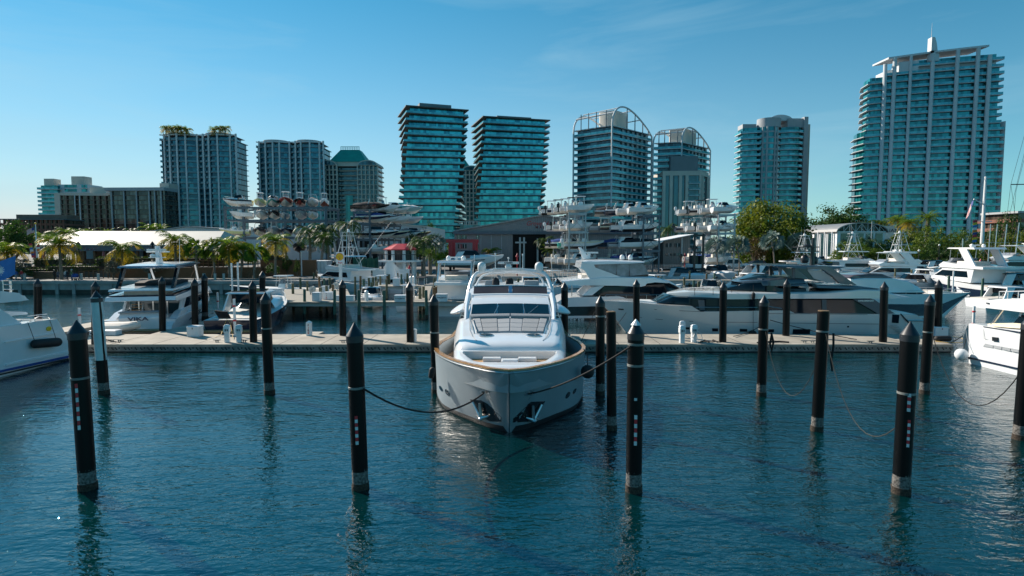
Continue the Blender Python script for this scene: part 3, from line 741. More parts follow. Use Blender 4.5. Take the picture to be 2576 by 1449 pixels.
# hose reels on the pier
for lab,px,py,Y in (('round hose reel on the pier left of the sign post',786,728,66.),('round hose reel on the pier below the sign post',845,717,72.)):
    p=at(px,py,Y); root=thing('hose_reel',lab,'hose reel',(p.x,p.y,PZ),0,'fuel hose reels'); z=p.z-PZ
    mb=MB(); mb.loft([[(.36*cos(2*pi*q/16),-.15,z+.36*sin(2*pi*q/16)) for q in range(16)],[(.36*cos(2*pi*q/16),.15,z+.36*sin(2*pi*q/16)) for q in range(16)]]); mb.build('drum','cushion',root)
    mb=MB(); mb.loft([[(.12*cos(2*pi*q/10),-.2,z+.12*sin(2*pi*q/10)) for q in range(10)],[(.12*cos(2*pi*q/10),-.152,z+.12*sin(2*pi*q/10)) for q in range(10)]]); mb.build('hub','steel galvanised pale',root)
    mb=MB(); mb.bx(-.25,-.18,-.1,.1,0,z); mb.bx(.18,.25,-.1,.1,0,z); mb.build('stand','steel galvanised pale',root,smooth=False)
# ------------------------------------------------------------------ the central yacht, bow to the camera
YX,YB0=-.1,21.2
hero=thing('motor_yacht','large white and grey motor yacht moored bow first in the middle','yacht',(YX,YB0,0))
GW=[(0,.03),(.35,.62),(1.1,1.2),(2.4,2.05),(4.2,2.85),(6,3.4),(8,3.68),(10,3.7),(13.4,3.45),(19,3.3),(23,3.2)]
WL=[(1.2,.02),(1.7,.62),(2.5,1.32),(4.1,2.55),(4.8,2.85),(7,3.3),(10,3.45),(19,3.2),(23,3.1)]
GW=smooth_tab(GW); WL=smooth_tab(WL)
gz=lambda s: 2.62-.0617*s if s<14 else 1.76
stem=lambda s: 2.62*(1-(s/1.2)**.85) if s<1.2 else 0.
ss=[0,.06,.15,.3,.5,.7,.9,1.1,1.21,1.4,1.7,2.05,2.4,2.8,3.2,3.7,4.2,4.6,5,5.5,6,6.5,7,7.5,8,9,10,11.7,13.4,16,19,23]
mb=MB(); rings=[]
U=[1,.96,.9,.82,.74,.66,.58,.5,.42,.34,.26,.18,.09,.05]
for s in ss:
    g=interp(s,GW); w=interp(s,WL)+.2*sqrt(min(1,(s-1.2)/.35)) if s>1.2 else .02; zb=stem(s); zt=gz(s); half=[]
    for u in U:
        z=zb+(zt-zb)*u; half.append((w+(g-w)*u**(.8+.35*min(1,max(0,s-1.2)/3.5))+(0 if s>1.2 else .2*sqrt(min(1,u*2.5))*(1-u)),z))
    half.append((w*.97,zb-.02)); half.append((w*.7,zb-.5)); half.append((.01,zb-1.1 if s>1.2 else zb-.03))
    rings.append([(-x,s,z) for x,z in half]+[(x,s,z) for x,z in half[::-1]])
mb.loft(rings,0,False)
n=len(rings[0])
for i,f in enumerate(mb.f):
    j=i%(n-1)
    if 12<=j<n-13 and i//(n-1)>=8: mb.m[i]=1
M('hull paint',(.24,.29,.32),.42,0,.05,.8,0,.4)
hull=mb.build('hull',['hull paint','bottom paint black'],hero,ang=88)
hb=BVHTree.FromPolygons([Vector(v)+Vector((YX,YB0,0)) for v in mb.v],mb.f)
def onhull(px,py,off=.02):
    d=ray(px,py).normalized(); h=hb.ray_cast(CAM,d)
    if h[0] is None: return None
    nn=h[1]; nn=nn if nn.dot(d)<0 else -nn
    return h[0]+nn*off-Vector((YX,YB0,0))
def decal(name,poly,mat,parent,off=.015,th=.02):
    c=(sum(p[0] for p in poly)/len(poly),sum(p[1] for p in poly)/len(poly)); mb=MB(); rings=[]
    dense=[]
    for a,b in zip(poly,poly[1:]+poly[:1]):
        for q in range(3): dense.append((a[0]+(b[0]-a[0])*q/3,a[1]+(b[1]-a[1])*q/3))
    for sc,of in ((1.,-.01),(1.,off),(.7,off),(.4,off),(.1,off)):
        r=[onhull(c[0]+(x-c[0])*sc,c[1]+(y-c[1])*sc,of) for x,y in dense]
        if None in r: print('decal miss',name); return None
        rings.append(r)
    mb.loft(rings,0,True,True); return mb.build(name,mat,parent,ang=40)
hz=lambda x,y:((1560+x/2.0125)/1.49068,(960+y/2.0125)/1.49068)
# bulwark inside, deck, cap rail
mb=MB(); path=[]
for s in ss[::-1]: path.append((-interp(s,GW),s,gz(s)))
for s in ss[1:]: path.append((interp(s,GW),s,gz(s)))
def offs(path,d):
    out=[]
    for i,p in enumerate(path):
        a=Vector(path[max(0,i-1)]); b=Vector(path[min(len(path)-1,i+1)]); t=(b-a); t.z=0; t.normalize()
        out.append(Vector(p)+Vector((-t.y,t.x,0))*d)
    return out
ins=offs(path,-.14)                      # towards the inside
if abs(ins[3].x)>abs(path[3][0]): ins=offs(path,.14)
mb.loft([[p+Vector((0,0,-.02)) for p in ins],[Vector((p.x*.98,p.y,p.z-.85)) for p in ins]],0,False)
mb.build('bulwark_lining','hull paint',hero,ang=60)
mb=MB(); dk=[Vector((p.x*.985,p.y,p.z-.82)) for p in ins]; k=len(dk)
mb.loft([[dk[i] for i in range(k//2+1)],[dk[k-1-i] for i in range(k//2+1)]],0,False); mb.build('side_deck','teak',hero)
mb=MB(); o=offs(path,.05 if ins[3].x>path[3][0] else .05)
sg=-1 if abs(offs(path,.1)[3].x)>abs(path[3][0]) else 1
outp=offs(path,-.03*sg); inp=offs(path,.14*sg)
mb.loft([[a+Vector((0,0,.0)),b+Vector((0,0,.0)),b+Vector((0,0,.06)),a+Vector((0,0,.06))] for a,b in zip(outp,inp)],0,True); mb.build('cap_rail','varnished teak',hero,ang=30)
mb=MB(); mb.tube([p+Vector((0,0,-.07)) for p in offs(path,-.02*sg)],.025,6); mb.build('rub_strake','chrome',hero)
# foredeck trunk with its sunken teak well
def ringplan(pts,n=40):
    """pts: (y,half) from front to back -> closed ring resampled"""
    line=[(-h,y) for y,h in pts[::-1]]+[(h,y) for y,h in pts]
    d=[0]
    for a,b in zip(line[:-1],line[1:]): d.append(d[-1]+math.hypot(b[0]-a[0],b[1]-a[1]))
    out=[]
    for i in range(n):
        t=d[-1]*i/(n-1); out.append((interp(t,list(zip(d,[p[0] for p in line]))),interp(t,list(zip(d,[p[1] for p in line])))))
    return out
Y=lambda y:y-YB0
def grow(pts,d): return [(y-d*(1 if i<2 else .3),max(.02,h+d)) for i,(y,h) in enumerate(pts)]
T0=[(Y(22.75),.1),(Y(22.82),.9),(Y(23.15),1.5),(Y(23.9),2.0),(Y(25),2.3),(Y(26.6),2.48)]
Wl=[(Y(23.75),.1),(Y(23.78),1.15),(Y(23.95),1.4),(Y(24.7),1.7),(Y(25.6),2.0),(Y(25.95),2.0)]
o0=ringplan(grow(T0,.12)); o1=ringplan(T0); o2=ringplan([(y+.18,max(.02,h-.15)) for y,h in T0]); w0=ringplan(grow(Wl,.05)); w1=ringplan(Wl)
zc=lambda y: 2.40+.02*(y-1.5)
mb=MB(); mb.loft([[(x*.8,y+.35,1.75) for x,y in o1],[(x*.9,y+.15,2.05) for x,y in o1],[(x,y,zc(y)-.1) for x,y in o1],[(x,y,zc(y)) for x,y in o2],[(x,y,zc(y)+.02) for x,y in w0],[(x,y,zc(y)-.03) for x,y in w1],[(x,y,2.13) for x,y in w1]],0,True,False)
mb.build('foredeck_trunk','gelcoat white',hero,ang=50)
mb=MB(); mb.loft([[(x*.99,y,2.125) for x,y in w1],[(x*.99,y,2.15) for x,y in w1]],0,True,True); mb.build('well_floor','teak',hero,smooth=False)
for a_ in ((-1.15,-.37,25.15,25.5,2.33),(.37,1.15,25.15,25.5,2.33),(-.36,.36,24.6,25.3,2.3)):
    mb=MB(); mb.bx(a_[0],a_[1],Y(a_[2]),Y(a_[3]),2.153,a_[4]); bev(mb.build('anchor_locker','gelcoat white',hero,smooth=False),.03)
mb=MB(); mb.bx(-.30,.30,Y(24.66),Y(24.95),2.303,2.335); bev(mb.build('windlass_lid','gelcoat white',hero,smooth=False),.01)
for x in (-.6,.6): mb=MB(); mb.tube([(x,Y(24.35),2.15),(x,Y(24.35),2.3)],[.07,.1],10); mb.bar((x-.17,Y(24.35),2.26),(x+.17,Y(24.35),2.26),.03); mb.build('bow_cleat','chrome',hero)
# upper trunk that carries the sun pad
mb=MB(); rings=[]
for y,w,zt in [(26.05,1.9,2.30),(26.1,2.12,2.46),(26.25,2.26,2.60),(26.5,2.36,2.70),(26.9,2.44,2.755),(28.4,2.6,2.80),(30.5,2.76,2.95),(32.6,2.86,3.10),(35,2.92,3.25),(39,2.9,3.4),(43.6,2.8,3.4)]:
    y=Y(y); h=[(w+.12,1.55),(w+.1,zt-.55),(w+.02,zt-.28),(w-.14,zt-.07),(w-.42,zt+.0),(w*.5,zt+.05)]
    rings.append([(-x,y,z) for x,z in h]+[(0,y,zt+.07)]+[(x,y,z) for x,z in h[::-1]])
mb.loft(rings,0,True,True); mb.build('coach_roof','gelcoat white',hero,ang=60)
for sx in (-1,1):
    mb=MB(); mb.tube([(sx*x,Y(y),z) for x,y,z in ((2.2,32.4,3.13),(2.12,31,3.05),(2.0,29.4,2.92),(1.75,27.8,2.835),(1.5,26.9,2.80))],.012,4); mb.build('deck_seam','slab dark',hero)
mb=MB(); mb.plate([(-1.9,Y(26.04),2.17),(1.9,Y(26.04),2.17),(1.95,Y(26.045),2.28),(-1.95,Y(26.045),2.28)],.05); mb.build('well_gap_strip','cushion grey',hero,smooth=False)  # the dark of the gap behind the well is put into this grey strip
def crowned(mb,poly,w,crown,mi=0,taper=0.,zr=0.):
    xs=[-1,-.93,-.7,-.35,0,.35,.7,.93,1]
    mb.loft([[(u*(w-taper*(z-zr)),y+ (0 if abs(u)<.95 else .05),z+crown*(.87-u*u)) for y,z in poly] for u in xs],mi,True,True)
    return mb
mb=MB(); crowned(mb,[(Y(32.45),3.0),(Y(32.6),3.12),(Y(34.4),3.70),(Y(34.55),3.76),(Y(35.4),3.95),(Y(36.45),4.06),(Y(42.5),4.1),(Y(42.5),3.0)],2.38,.06,0,.12,3.)
mb.build('wheelhouse','gelcoat white',hero,ang=40)
wy=lambda t:(Y(32.72)+(Y(34.36)-Y(32.72))*t, 3.165+(3.685-3.165)*t)
def shield(name,u0,u1,w,fn,crown,mat,off=.02,t0=0.,t1=1.):
    mb=MB(); rows=[]
    for t in (t0,(t0+t1)/2,t1):
        y,z=fn(t); rows.append([(u*w,y-off*.8,z+crown*(.87-u*u)+off) for u in [u0+(u1-u0)*q/6 for q in range(7)]])
    back=[[(x,y+.03,z-.03) for x,y,z in r] for r in rows]
    mb.loft(rows,0,False); mb.loft(back,0,False)
    for e in (0,-1):
        mb.loft([rows[e],back[e]],0,False); mb.loft([[r[e] for r in rows],[r[e] for r in back]],0,False)
    return mb.build(name,mat,hero,smooth=False)
for a,b in ((-.94,-.33),(-.31,.31),(.33,.94)): shield('windshield_pane',a,b,2.32,wy,.06,'tinted glass')
for x,d in ((-.95,.28),(.85,-.1),(.85,.75)):
    y0,z0=wy(.02); y1,z1=wy(.85); mb=MB(); mb.bar((x,y0-.06,z0+.05),(x+d,y1-.06,z1+.06),.014,5); mb.build('wiper','chrome',hero)
# fly bridge
mb=MB(); crowned(mb,[(Y(36.2),3.9),(Y(36.3),4.09),(Y(36.55),4.15),(Y(37.1),4.32),(Y(42.6),4.4),(Y(42.6),3.9)],2.5,.05); mb.build('flybridge_coaming','gelcoat white',hero,ang=40)
fy=lambda t:(Y(36.5)+.55*t,4.14+.38*t)
M('brown glass',(.10,.065,.06),.06,0,.15,.5,0,.8)
for a,b in ((-.96,-.05),(.05,.96)): shield('fly_windscreen',a,b,2.36,fy,.05,'brown glass')
shield('screen_pillar',-.045,.045,2.36,fy,.05,'gelcoat blue',.03)
mb=MB(); mb.tube([(u*2.36,Y(37.08),4.56+.05*(.87-u*u)) for u in [-1+q/6 for q in range(13)]],.035,6); mb.build('screen_rail','gelcoat white',hero)
for x in (-.85,.05,.95)[:2]:
    mb=MB(); mb.tube([(x-.1,Y(38.6),4.3),(x-.1,Y(38.6),4.75),(x-.1,Y(38.62),4.95),(x-.1,Y(38.62),5.0)],[.24,.25,.17,.03],12); mb.build('helm_seat','canvas black',hero)
for a_ in ((-1.7,-.9,39.6,40.2,4.75),(.9,1.9,39.6,40.2,4.75),(-.4,.5,37.5,38,4.62)): mb=MB(); mb.bx(a_[0],a_[1],Y(a_[2]),Y(a_[3]),4.3,a_[4]); bev(mb.build('fly_settee','cushion grey',hero,smooth=False),.06)
# radar arch
def wp(px,py,yy): return at(px,py,yy)-Vector((YX,YB0,0))
arch=[(1170,775,37.2),(1176,750,38.4),(1184,716,39.2),(1191,697,39.5),(1200,687,39.5),(1216,682,39.5),(1250,679.5,39.5),(1288,678.5,39.5)]
A1=[wp(*p) for p in arch]; A2=[Vector((-p.x-.0,p.y,p.z)) for p in A1][::-1]
mb=MB(); mb.tube(A1+A2[1:],[.15,.145,.14,.13,.13,.12,.115,.115]+[.115,.12,.13,.13,.14,.145,.15],10); ar=mb.build('radar_arch','gelcoat white',hero)
B1=[p+Vector((.28+.03*i,.5,-.18)) for i,p in enumerate(A1[1:6])]; B2=[Vector((-p.x,p.y,p.z)) for p in B1][::-1]
mb=MB(); mb.tube(B1+[Vector((0,B1[-1].y,B1[-1].z+.08))]+B2,.07,8); mb.build('arch_inner_bar','gelcoat white',hero)
for px in (1212,1356):
    c=wp(px,682,39.5); mb=MB(); mb.lathe([(.2,0),(.27,.1),(.28,.33),(.24,.48),(.13,.58),(.02,.61)],c,18); mb.build('satellite_dome','radome white',hero)
p=wp(1279,676,39.3); mb=MB(); mb.bx(p.x-1.02,p.x+1.02,p.y-.12,p.y+.12,p.z-.02,p.z+.05); mb.bx(p.x-.8,p.x-.74,p.y-.05,p.y+.05,p.z-.1,p.z-.02); mb.bx(p.x+.74,p.x+.8,p.y-.05,p.y+.05,p.z-.1,p.z-.02); mb.build('mast_platform','gelcoat white',hero,smooth=False)
mb=MB(); mb.lathe([(.2,.052),(.22,.15),(.16,.28),(.1,.3)],p,14); rb=mb.build('radar_pedestal','radome white',hero)
mb=MB(); mb.bx(p.x-.70,p.x+.70,p.y-.08,p.y+.08,p.z+.31,p.z+.46); ra=mb.build('radar_bar','radome white',hero,smooth=False); bev(ra,.03)
letter('GARMIN',.13,'ink dark',hero,(p.x,p.y-.083,p.z+.385),-pi/2,1.15,0,.002,.006,world=False)
mb=MB(); mb.bar((p.x,p.y+.1,p.z+.45),(p.x,p.y+.1,p.z+.66),.03); mb.ball((p.x,p.y+.1,p.z+.7),.06); mb.build('mast_light','radome white',hero)
for px,t in ((1246,641),(1315,643)):
    a=wp(px,680,39.4); b=wp(px,t,39.4); mb=MB(); mb.tube([a,b],.03,6); mb.tube([b,b+Vector((0,0,.12))],.05,8); mb.build('antenna','radome white',hero)
for px0,py0,px1,py1 in ((1187,735,1194,640),(1394,735,1385,640)):
    mb=MB(); mb.bar(wp(px0,py0,41),wp(px1,py1,41),.016,5); mb.build('whip_antenna','radome white',hero)
# wing vents, horns, hatches, sun pad, rails
for sx in (-1,1):
    mb=MB(); rings=[]
    for q in range(9):
        t=q/8; y=Y(33.6+2.6*t); r=.05+.5*sin(pi*min(1,t*1.1+.05))**.8 if t<1 else .03
        rings.append([(sx*(2.70+r*1.5*max(0,cos(a))**1.6),y,3.42+.12*t+r*.5*sin(a)-r*.55*max(0,cos(a))**2) for a in [2*pi*j/18 for j in range(18)]])
    mb.loft(rings,0,True,True); mb.build('wing_vent','gelcoat white',hero,ang=60)
    c=wp(1282+sx*119.5,799,33.); mb=MB(); mb.loft([[c+Vector((r*cos(2*pi*j/16),d,r*sin(2*pi*j/16))) for j in range(16)] for r,d in ((.13,.1),(.13,0))]); h_=mb.build('horn_light','chrome',hero)
    mb=MB(); mb.loft([[c+Vector((r*cos(2*pi*j/14),d,r*sin(2*pi*j/14))) for j in range(14)] for r,d in ((.1,.0),(.1,-.01))]); mb.build('lens','ink dark',h_); 
    mb=MB(); mb.bar(c+Vector((0,.05,-.12)),c+Vector((0,.1,-.35)),.03); mb.build('horn_stem','chrome',hero)
    c=Vector((sx*1.12-.0,Y(28.05),2.875)); mb=MB(); mb.loft([[c+Vector((r*cos(2*pi*j/20),r*1.05*sin(2*pi*j/20),z+.011*sin(2*pi*j/20))) for j in range(20)] for r,z in ((.36,-.05),(.36,.0),(.32,.025))]); h_=mb.build('deck_hatch','chrome',hero)
    mb=MB(); mb.loft([[c+Vector((r*cos(2*pi*j/20),r*1.05*sin(2*pi*j/20),z+.011*sin(2*pi*j/20))) for j in range(20)] for r,z in ((.30,.02),(.29,.03))]); mb.build('hatch_glass','tinted glass',h_)
    mb=MB(); mb.tube([(sx*1.72,Y(28.7),2.86),(sx*1.78,Y(28.8),3.14),(sx*2.02,Y(30.4),3.24),(sx*2.12,Y(31.6),3.3),(sx*2.14,Y(31.7),3.05)],.03,7); mb.bar((sx*1.9,Y(29.6),2.9),(sx*1.9,Y(29.6),3.18),.022); mb.build('pad_rail','chrome',hero)
    mb=MB(); mb.tube([(sx*2.42,Y(32.4),3.02),(sx*2.5,Y(34.0),3.55),(sx*2.52,Y(36.2),4.1)],[.1,.13,.15],8); mb.build('screen_side_frame','gelcoat white',hero)
M('woven grey',(.25,.265,.28),.9,0,.25,60.,.5)
zt=lambda y: interp(y,[(Y(28.4),2.86),(Y(30.5),3.0),(Y(32.6),3.17)])
mb=MB(); mb.loft([[(-w,Y(y),zt(Y(y))-.06),(w,Y(y),zt(Y(y))-.06),(w*.98,Y(y),zt(Y(y))+.03),(0,Y(y),zt(Y(y))+.055),(-w*.98,Y(y),zt(Y(y))+.03)] for y,w in ((28.76,1.6),(30.2,1.77),(31.86,1.97))]); mb.build('pad_base','cushion grey',hero,smooth=False)
for sx in (-1,1):
    for (a,b) in ((28.75,29.62),(29.68,30.7),(30.76,31.85)):
        wa=1.62+.16*(a-28.75)*.75; wb=1.62+.16*(b-28.75)*.75
        for (f0,f1,mt) in ((0,.34,'cushion grey'),(.345,.79,'woven grey'),(.795,1.,'cushion grey')):
            mb=MB(); r=[]
            for y,w in ((a,wa),(b,wb)):
                x0=sx*(.02+w*f0); x1=sx*(.02+w*f1-.012); z=zt(Y(y))
                r.append([(x0,Y(y),z-.05),(x1,Y(y),z-.08),(x1,Y(y),z+.075),(x0,Y(y),z+.10)])
            mb.loft(r,0,True,True); bev(mb.build('sun_pad',mt,hero,smooth=False),.025)
    mb=MB(); z=zt(Y(32)); mb.loft([[(sx*.03,Y(y),zz+.05),(sx*1.1,Y(y),zz+.03),(sx*2.2,Y(y)+.03,zz)] for y,zz in ((31.95,z-.02),(31.9,z+.16),(32.05,z+.25),(32.3,z+.24),(32.4,z+.0))],0,False); mb.build('pad_backrest','cushion grey',hero)
# bow details on the hull plating
pk=decal('anchor_pocket',[hz(x,y) for x,y in ((408,1082),(490,1088),(540,1115),(645,1220),(645,1250),(560,1248),(500,1215))],'engine black',hero,.012)
decal('anchor_pocket',[hz(x,y) for x,y in ((870,1100),(975,1095),(960,1120),(890,1230),(840,1250),(732,1255),(735,1225))],'engine black',hero,.012)
for sh,tp,cr in (((492,1104),(440,1095),(512,1212)),((872,1120),(938,1115),(868,1228))):
    a=onhull(*hz(*sh),.10); b=onhull(*hz(*tp),.08); c=onhull(*hz(*cr),.16)
    mb=MB(); mb.tube([a,c],[.05,.075],6); mb.tube([b,c],[.05,.07],6)
    l=onhull(*hz(cr[0]-45,cr[1]-14),.06); r_=onhull(*hz(cr[0]+45,cr[1]-10),.06)
    mb.tube([l,c,r_],[.03,.11,.03],8); mb.ball(c,.12,10,6,0,(1,1,.6)); mb.build('anchor','chrome',hero)
for c,w,h in (((520,1028),40,15),((858,1037),40,13),((238,1030),13,26),((1145,1050),13,26),((190,1000),10,22),((1196,1020),9,22)):
    fl=-.25 if c[0]<600 else .25
    if w<20: poly=[hz(c[0]+w*cos(t)+h*.45*sin(t)*(-1 if c[0]>600 else 1),c[1]+h*sin(t)) for t in [2*pi*q/10 for q in range(10)]]
    else: poly=[hz(c[0]+w*cos(t),c[1]+h*sin(t)-fl*w*cos(t)*.6*(1)) for t in [2*pi*q/12 for q in range(12)]]
    d=decal('hawse_hole' if w>20 else 'porthole',poly,'chrome' if w>20 else 'tinted glass',hero,.02)
    if d and w>20:
        poly=[hz(c[0]+w*.6*cos(t),c[1]+h*.5*sin(t)-fl*w*.6*cos(t)*.6) for t in [2*pi*q/10 for q in range(10)]]
        decal('hawse_opening',poly,'dark hole',d,.026)
V0=Vector((YX,YB0,0))
line('black bow line sagging from the yacht to the left tape pile',sag(onhull(*hz(520,1030),.05)+V0,on(pileA,975)+Vector((.25,.1,0)),.72),.032)
line('taut dark bow line from the yacht to the clear cone pile',sag(onhull(*hz(880,1030),.05)+V0,on(pileB,868)+Vector((-.2,0,0)),.18),.030)
P=wp(1478,935,25.6)+V0; fender('black ball fender hanging at the central yacht\'s right bow',P,.30,0,(0,0,1)); line('short black lanyard holding the ball fender at the yacht rail',[P+Vector((0,0,.28)),P+Vector((-.02,0,.8)),P+Vector((-.18,.05,1.0))],.02)
P=wp(1087,905,26.)+V0; fender('small dark fender hanging at the central yacht\'s left bow',wp(1086,938,25.4)+V0,.13,.25,(.2,0,1))
for i,(x,y) in enumerate(((1236,660),(1268,655),(1150,680))[:2]):
    a=wp(*hz(x-70,y+45),28.5)
line('dark stern line from dock cleat up to the central yacht\'s rail',[G(1461,861,DZ+.1),at(1480,820,41.),at(1496,785,42.2),at(1508,771,43)],.022)
# ------------------------------------------------------------------ generic hull skin
def hullskin(mb,xs,top,bot,hw,nz=6,split=None,mis=(0,1)):
    rings=[]
    for x in xs:
        a,b=top(x),bot(x); half=[(max(.012,hw(x,i/nz)),a+(b-a)*(1-i/nz)) for i in range(nz,-1,-1)]
        half.append((.01,b-.02-(.3*hw(x,0) if b<.2 else 0)))
        rings.append([(x,-y,z) for y,z in half]+[(x,y,z) for y,z in half[::-1]])
    n0=len(mb.f); mb.loft(rings,mis[0],True,True)
    if split is not None:
        for i in range(n0,len(mb.f)):
            f=mb.f[i]; zc=sum(mb.v[q][2] for q in f)/len(f); xc=sum(mb.v[q][0] for q in f)/len(f)
            if zc<split(xc): mb.m[i]=mis[1]
    return mb
class SideBoat:
    """a yacht lying broadside: pixel outlines on its near flank become (x,z) profiles"""
    def __init__(s,name,label,cat,Yn,hw,pxc,rz,grp=None):
        s.Yn=Yn; s.hw=hw; xc=(pxc-1288)/F*Yn; s.xc=xc; s.sg=-1 if abs(rz)>1 else 1
        s.root=thing(name,label,cat,(xc,Yn+hw,0),rz,grp); s.vis=1 if s.sg<0 else -1
    def P(s,px,py):
        p=at(px,py,s.Yn); return ((p.x-s.xc)*s.sg,p.z)
    def PL(s,pts,cv=None): return [s.P(*(cv(*p) if cv else p)) for p in pts]
    def solid(s,name,mat,pts,w,cv=None,taper=.05,smooth=True,w2=None):
        mb=MB(); P=s.PL(pts,cv); mb.side(P,w,taper,min(z for x,z in P)); return mb.build(name,mat,s.root,smooth=smooth,ang=25)
    def pane(s,name,mat,pts,hwf,cv=None,both=True,off=.03):
        for sd in ((-1,1) if both else (s.vis,)): mb=MB(); mb.panel(s.PL(pts,cv),0,hwf,0,(sd,),off); o=mb.build(name,mat,s.root,smooth=False)
        return o
    def pair(s,name,mat,pts,w,th,cv=None):
        """two side pieces (struts, wings) standing at half width w"""
        P=s.PL(pts,cv)
        for sd in (-1,1): mb=MB(); mb.loft([[(x,sd*w,z) for x,z in P],[(x,sd*(w-th),z) for x,z in P]],0,True,True); o=mb.build(name,mat,s.root,smooth=False)
        return o
# ------------------------------------------------------------------ long grey-white yacht lying broadside on the right dock
cl=lambda x,y:(1368.5+x/4.0,603.7+y/4.0)
cr=lambda x,y:(1932+x/4.0,577+y/4.0)
sb=SideBoat('motor_yacht','long pale grey yacht with dark windows moored broadside behind dock','yacht',46.0,3.2,1930,pi)
xb,zb=sb.P(1524,766); xst,_=sb.P(2330,800); xw,_=sb.P(1600,843)
shx=[sb.P(*cl(*p)) for p in ((622,650),(930,645),(1270,668),(1495,668),(1580,722))]+[sb.P(*cr(*p)) for p in ((150,815),(210,812),(270,845),(1120,852),(1500,862),(1580,920),(1592,940))]
shx=sorted(shx)
top=lambda x: interp(x,shx)
bot=lambda x: -.5 if x<xw else -.5+(zb+.45)*((x-xw)/(xb-xw))**.9
hwS=lambda x,u: max(.02,(3.2-.12*(1-u))*(1-max(0,(x-3.5)/(xb-3.5+.01))**2.1)*(1-.35*(1-u)*max(0,(x-4)/(xb-4))))
xs=sorted(set([xst+(xb-xst)*i/40 for i in range(41)]+[p[0] for p in shx if p[0]<xb]))
mb=MB(); hullskin(mb,xs,top,bot,hwS,8)
M('yacht grey paint',(.60,.61,.60),.14,0,.04,.6,0,.5,.6)
hl=mb.build('hull','yacht grey paint',sb.root,ang=40)
hwz=lambda x,z: hwS(x,min(1,max(0,(z-bot(x))/(max(.1,top(x)-bot(x))))))
def stripe(bt,pts,th,mat,hwf,cv,name='hull_stripe'):
    P=[bt.P(*(cv(*p))) for p in pts]; mb=MB()
    for a,b in zip(P[:-1],P[1:]):
        mb.panel([(a[0],a[1]),(b[0],b[1]),(b[0],b[1]+th),(a[0],a[1]+th)],0,hwf,0,(-1,1),.012)
    mb.build(name,mat,bt.root,smooth=False)
stripe(sb,[(1140,714),(1400,720),(1580,724),(1850,727)],.03,'tinted glass',hwz,cl)
stripe(sb,[(990,805),(1200,818),(1500,826),(1850,830),(2150,832)],.03,'tinted glass',hwz,cl)
stripe(sb,[(0,850),(400,852),(700,856),(1000,860)],.03,'tinted glass',hwz,cr); stripe(sb,[(220,945),(600,950),(1180,956)],.03,'tinted glass',hwz,cr)
for pts,cv in ((((1420,885),(1480,885),(1480,908),(1425,908)),cl),(((1695,890),(1755,890),(1755,920),(1697,920)),cl),(((1972,894),(2048,896),(2048,924),(1974,924)),cl),(((2255,899),(2318,900),(2316,930),(2258,930)),cl),(((255,1005),(430,1005),(425,1062),(250,1065)),cr),(((800,972),(818,972),(818,988),(800,988)),cr),(((1250,855),(1320,860),(1316,945),(1248,940)),cr)):
    sb.pane('hull_port','tinted glass',pts,lambda x,z:hwz(x,z)+.01,cv,off=.015)
sb.pane('hawse_plate','engine black',[(800,722),(852,722),(852,736),(804,736)],lambda x,z:hwz(x,z)+.01,cl,off=.02)
# deck house with continuous dark glazing
tp=lambda w0,x0,xe,p: (lambda x,z: max(.03,w0*(1-max(0,(x-x0)/(xe-x0))**p)))
hwD=tp(2.9,2.,sb.P(*cl(1180,650))[0]+1.2,2.4)
sb_x=lambda px:sb.P(px,700)[0]
def solidc(bt,name,mat,pts,hwf,cv,smooth=True,div=6):
    """solid from an outline with a half width that varies along x: outline is resampled so the flank follows the taper"""
    P=bt.PL(pts,cv); xs=sorted(set([min(p[0] for p in P)+(max(p[0] for p in P)-min(p[0] for p in P))*i/24 for i in range(25)]+[p[0] for p in P]))
    def ext(x):
        zz=[]
        for a,b in zip(P,P[1:]+P[:1]):
            if min(a[0],b[0])-1e-6<=x<=max(a[0],b[0])+1e-6:
                if abs(a[0]-b[0])<1e-6: zz+= [a[1],b[1]]
                else: zz.append(a[1]+(b[1]-a[1])*(x-a[0])/(b[0]-a[0]))
        return min(zz),max(zz)
    mb=MB(); rings=[]
    for x in xs:
        lo,hi=ext(x); hi=max(hi,lo+.012); w=hwf(x,0); e=min(.12,(hi-lo)*.3)
        rings.append([(x,-w,lo),(x,w,lo),(x,w*.99,hi-e),(x,w*.95,hi-e*.25),(x,w*.8,hi),(x,-w*.8,hi),(x,-w*.95,hi-e*.25),(x,-w*.99,hi-e)])
    mb.loft(rings,0,True,True); return mb.build(name,mat,bt.root,smooth=smooth,ang=40)
solidc(sb,'saloon_glazing','tinted glass',[(1210,655),(1330,578),(1460,600)],hwD,cl) if 0 else None
solidc(sb,'saloon_glazing','tinted glass',[cl(1205,662),cl(1345,585),cl(2576,590),cr(1085,702),cr(1125,850),cr(0,845),cl(1580,722),cl(1500,672)],hwD,None)
solidc(sb,'boat_deck','yacht grey paint',[cl(1322,585),cl(1360,560),cl(1530,533),cl(2300,530),cr(600,632),cr(960,600),cr(1140,606),cr(1300,650),cr(1465,690),cr(1300,697),cr(0,700),cl(1850,601),cl(1560,604),cl(1440,610)],tp(3.05,1.5,sb.P(*cl(1310,585))[0],2.),None)
hB=lambda x,z: hwD(x,z)+.02
sb.pane('saloon_pillar','slab dark',[(560,710),(605,710),(610,845),(565,845)],hB,cr); sb.pane('saloon_pillar','slab dark',[(870,706),(1080,706),(1290,850),(1120,850)],lambda x,z:3.0,cr,off=.05)
sb.pane('window_mullion','slab dark',[(1575,612),(1635,612),(1640,712),(1590,712)],hB,cl)
mb=MB(); 
for a,b in ((cl(1530,678),cl(2150,680)),(cl(2270,672),cl(2395,690))):
    A=sb.P(*a); B=sb.P(*b)
    for sd in (-1,1): mb.tube([(A[0],sd*3.12,A[1]),(B[0],sd*3.12,B[1])],.025,6)
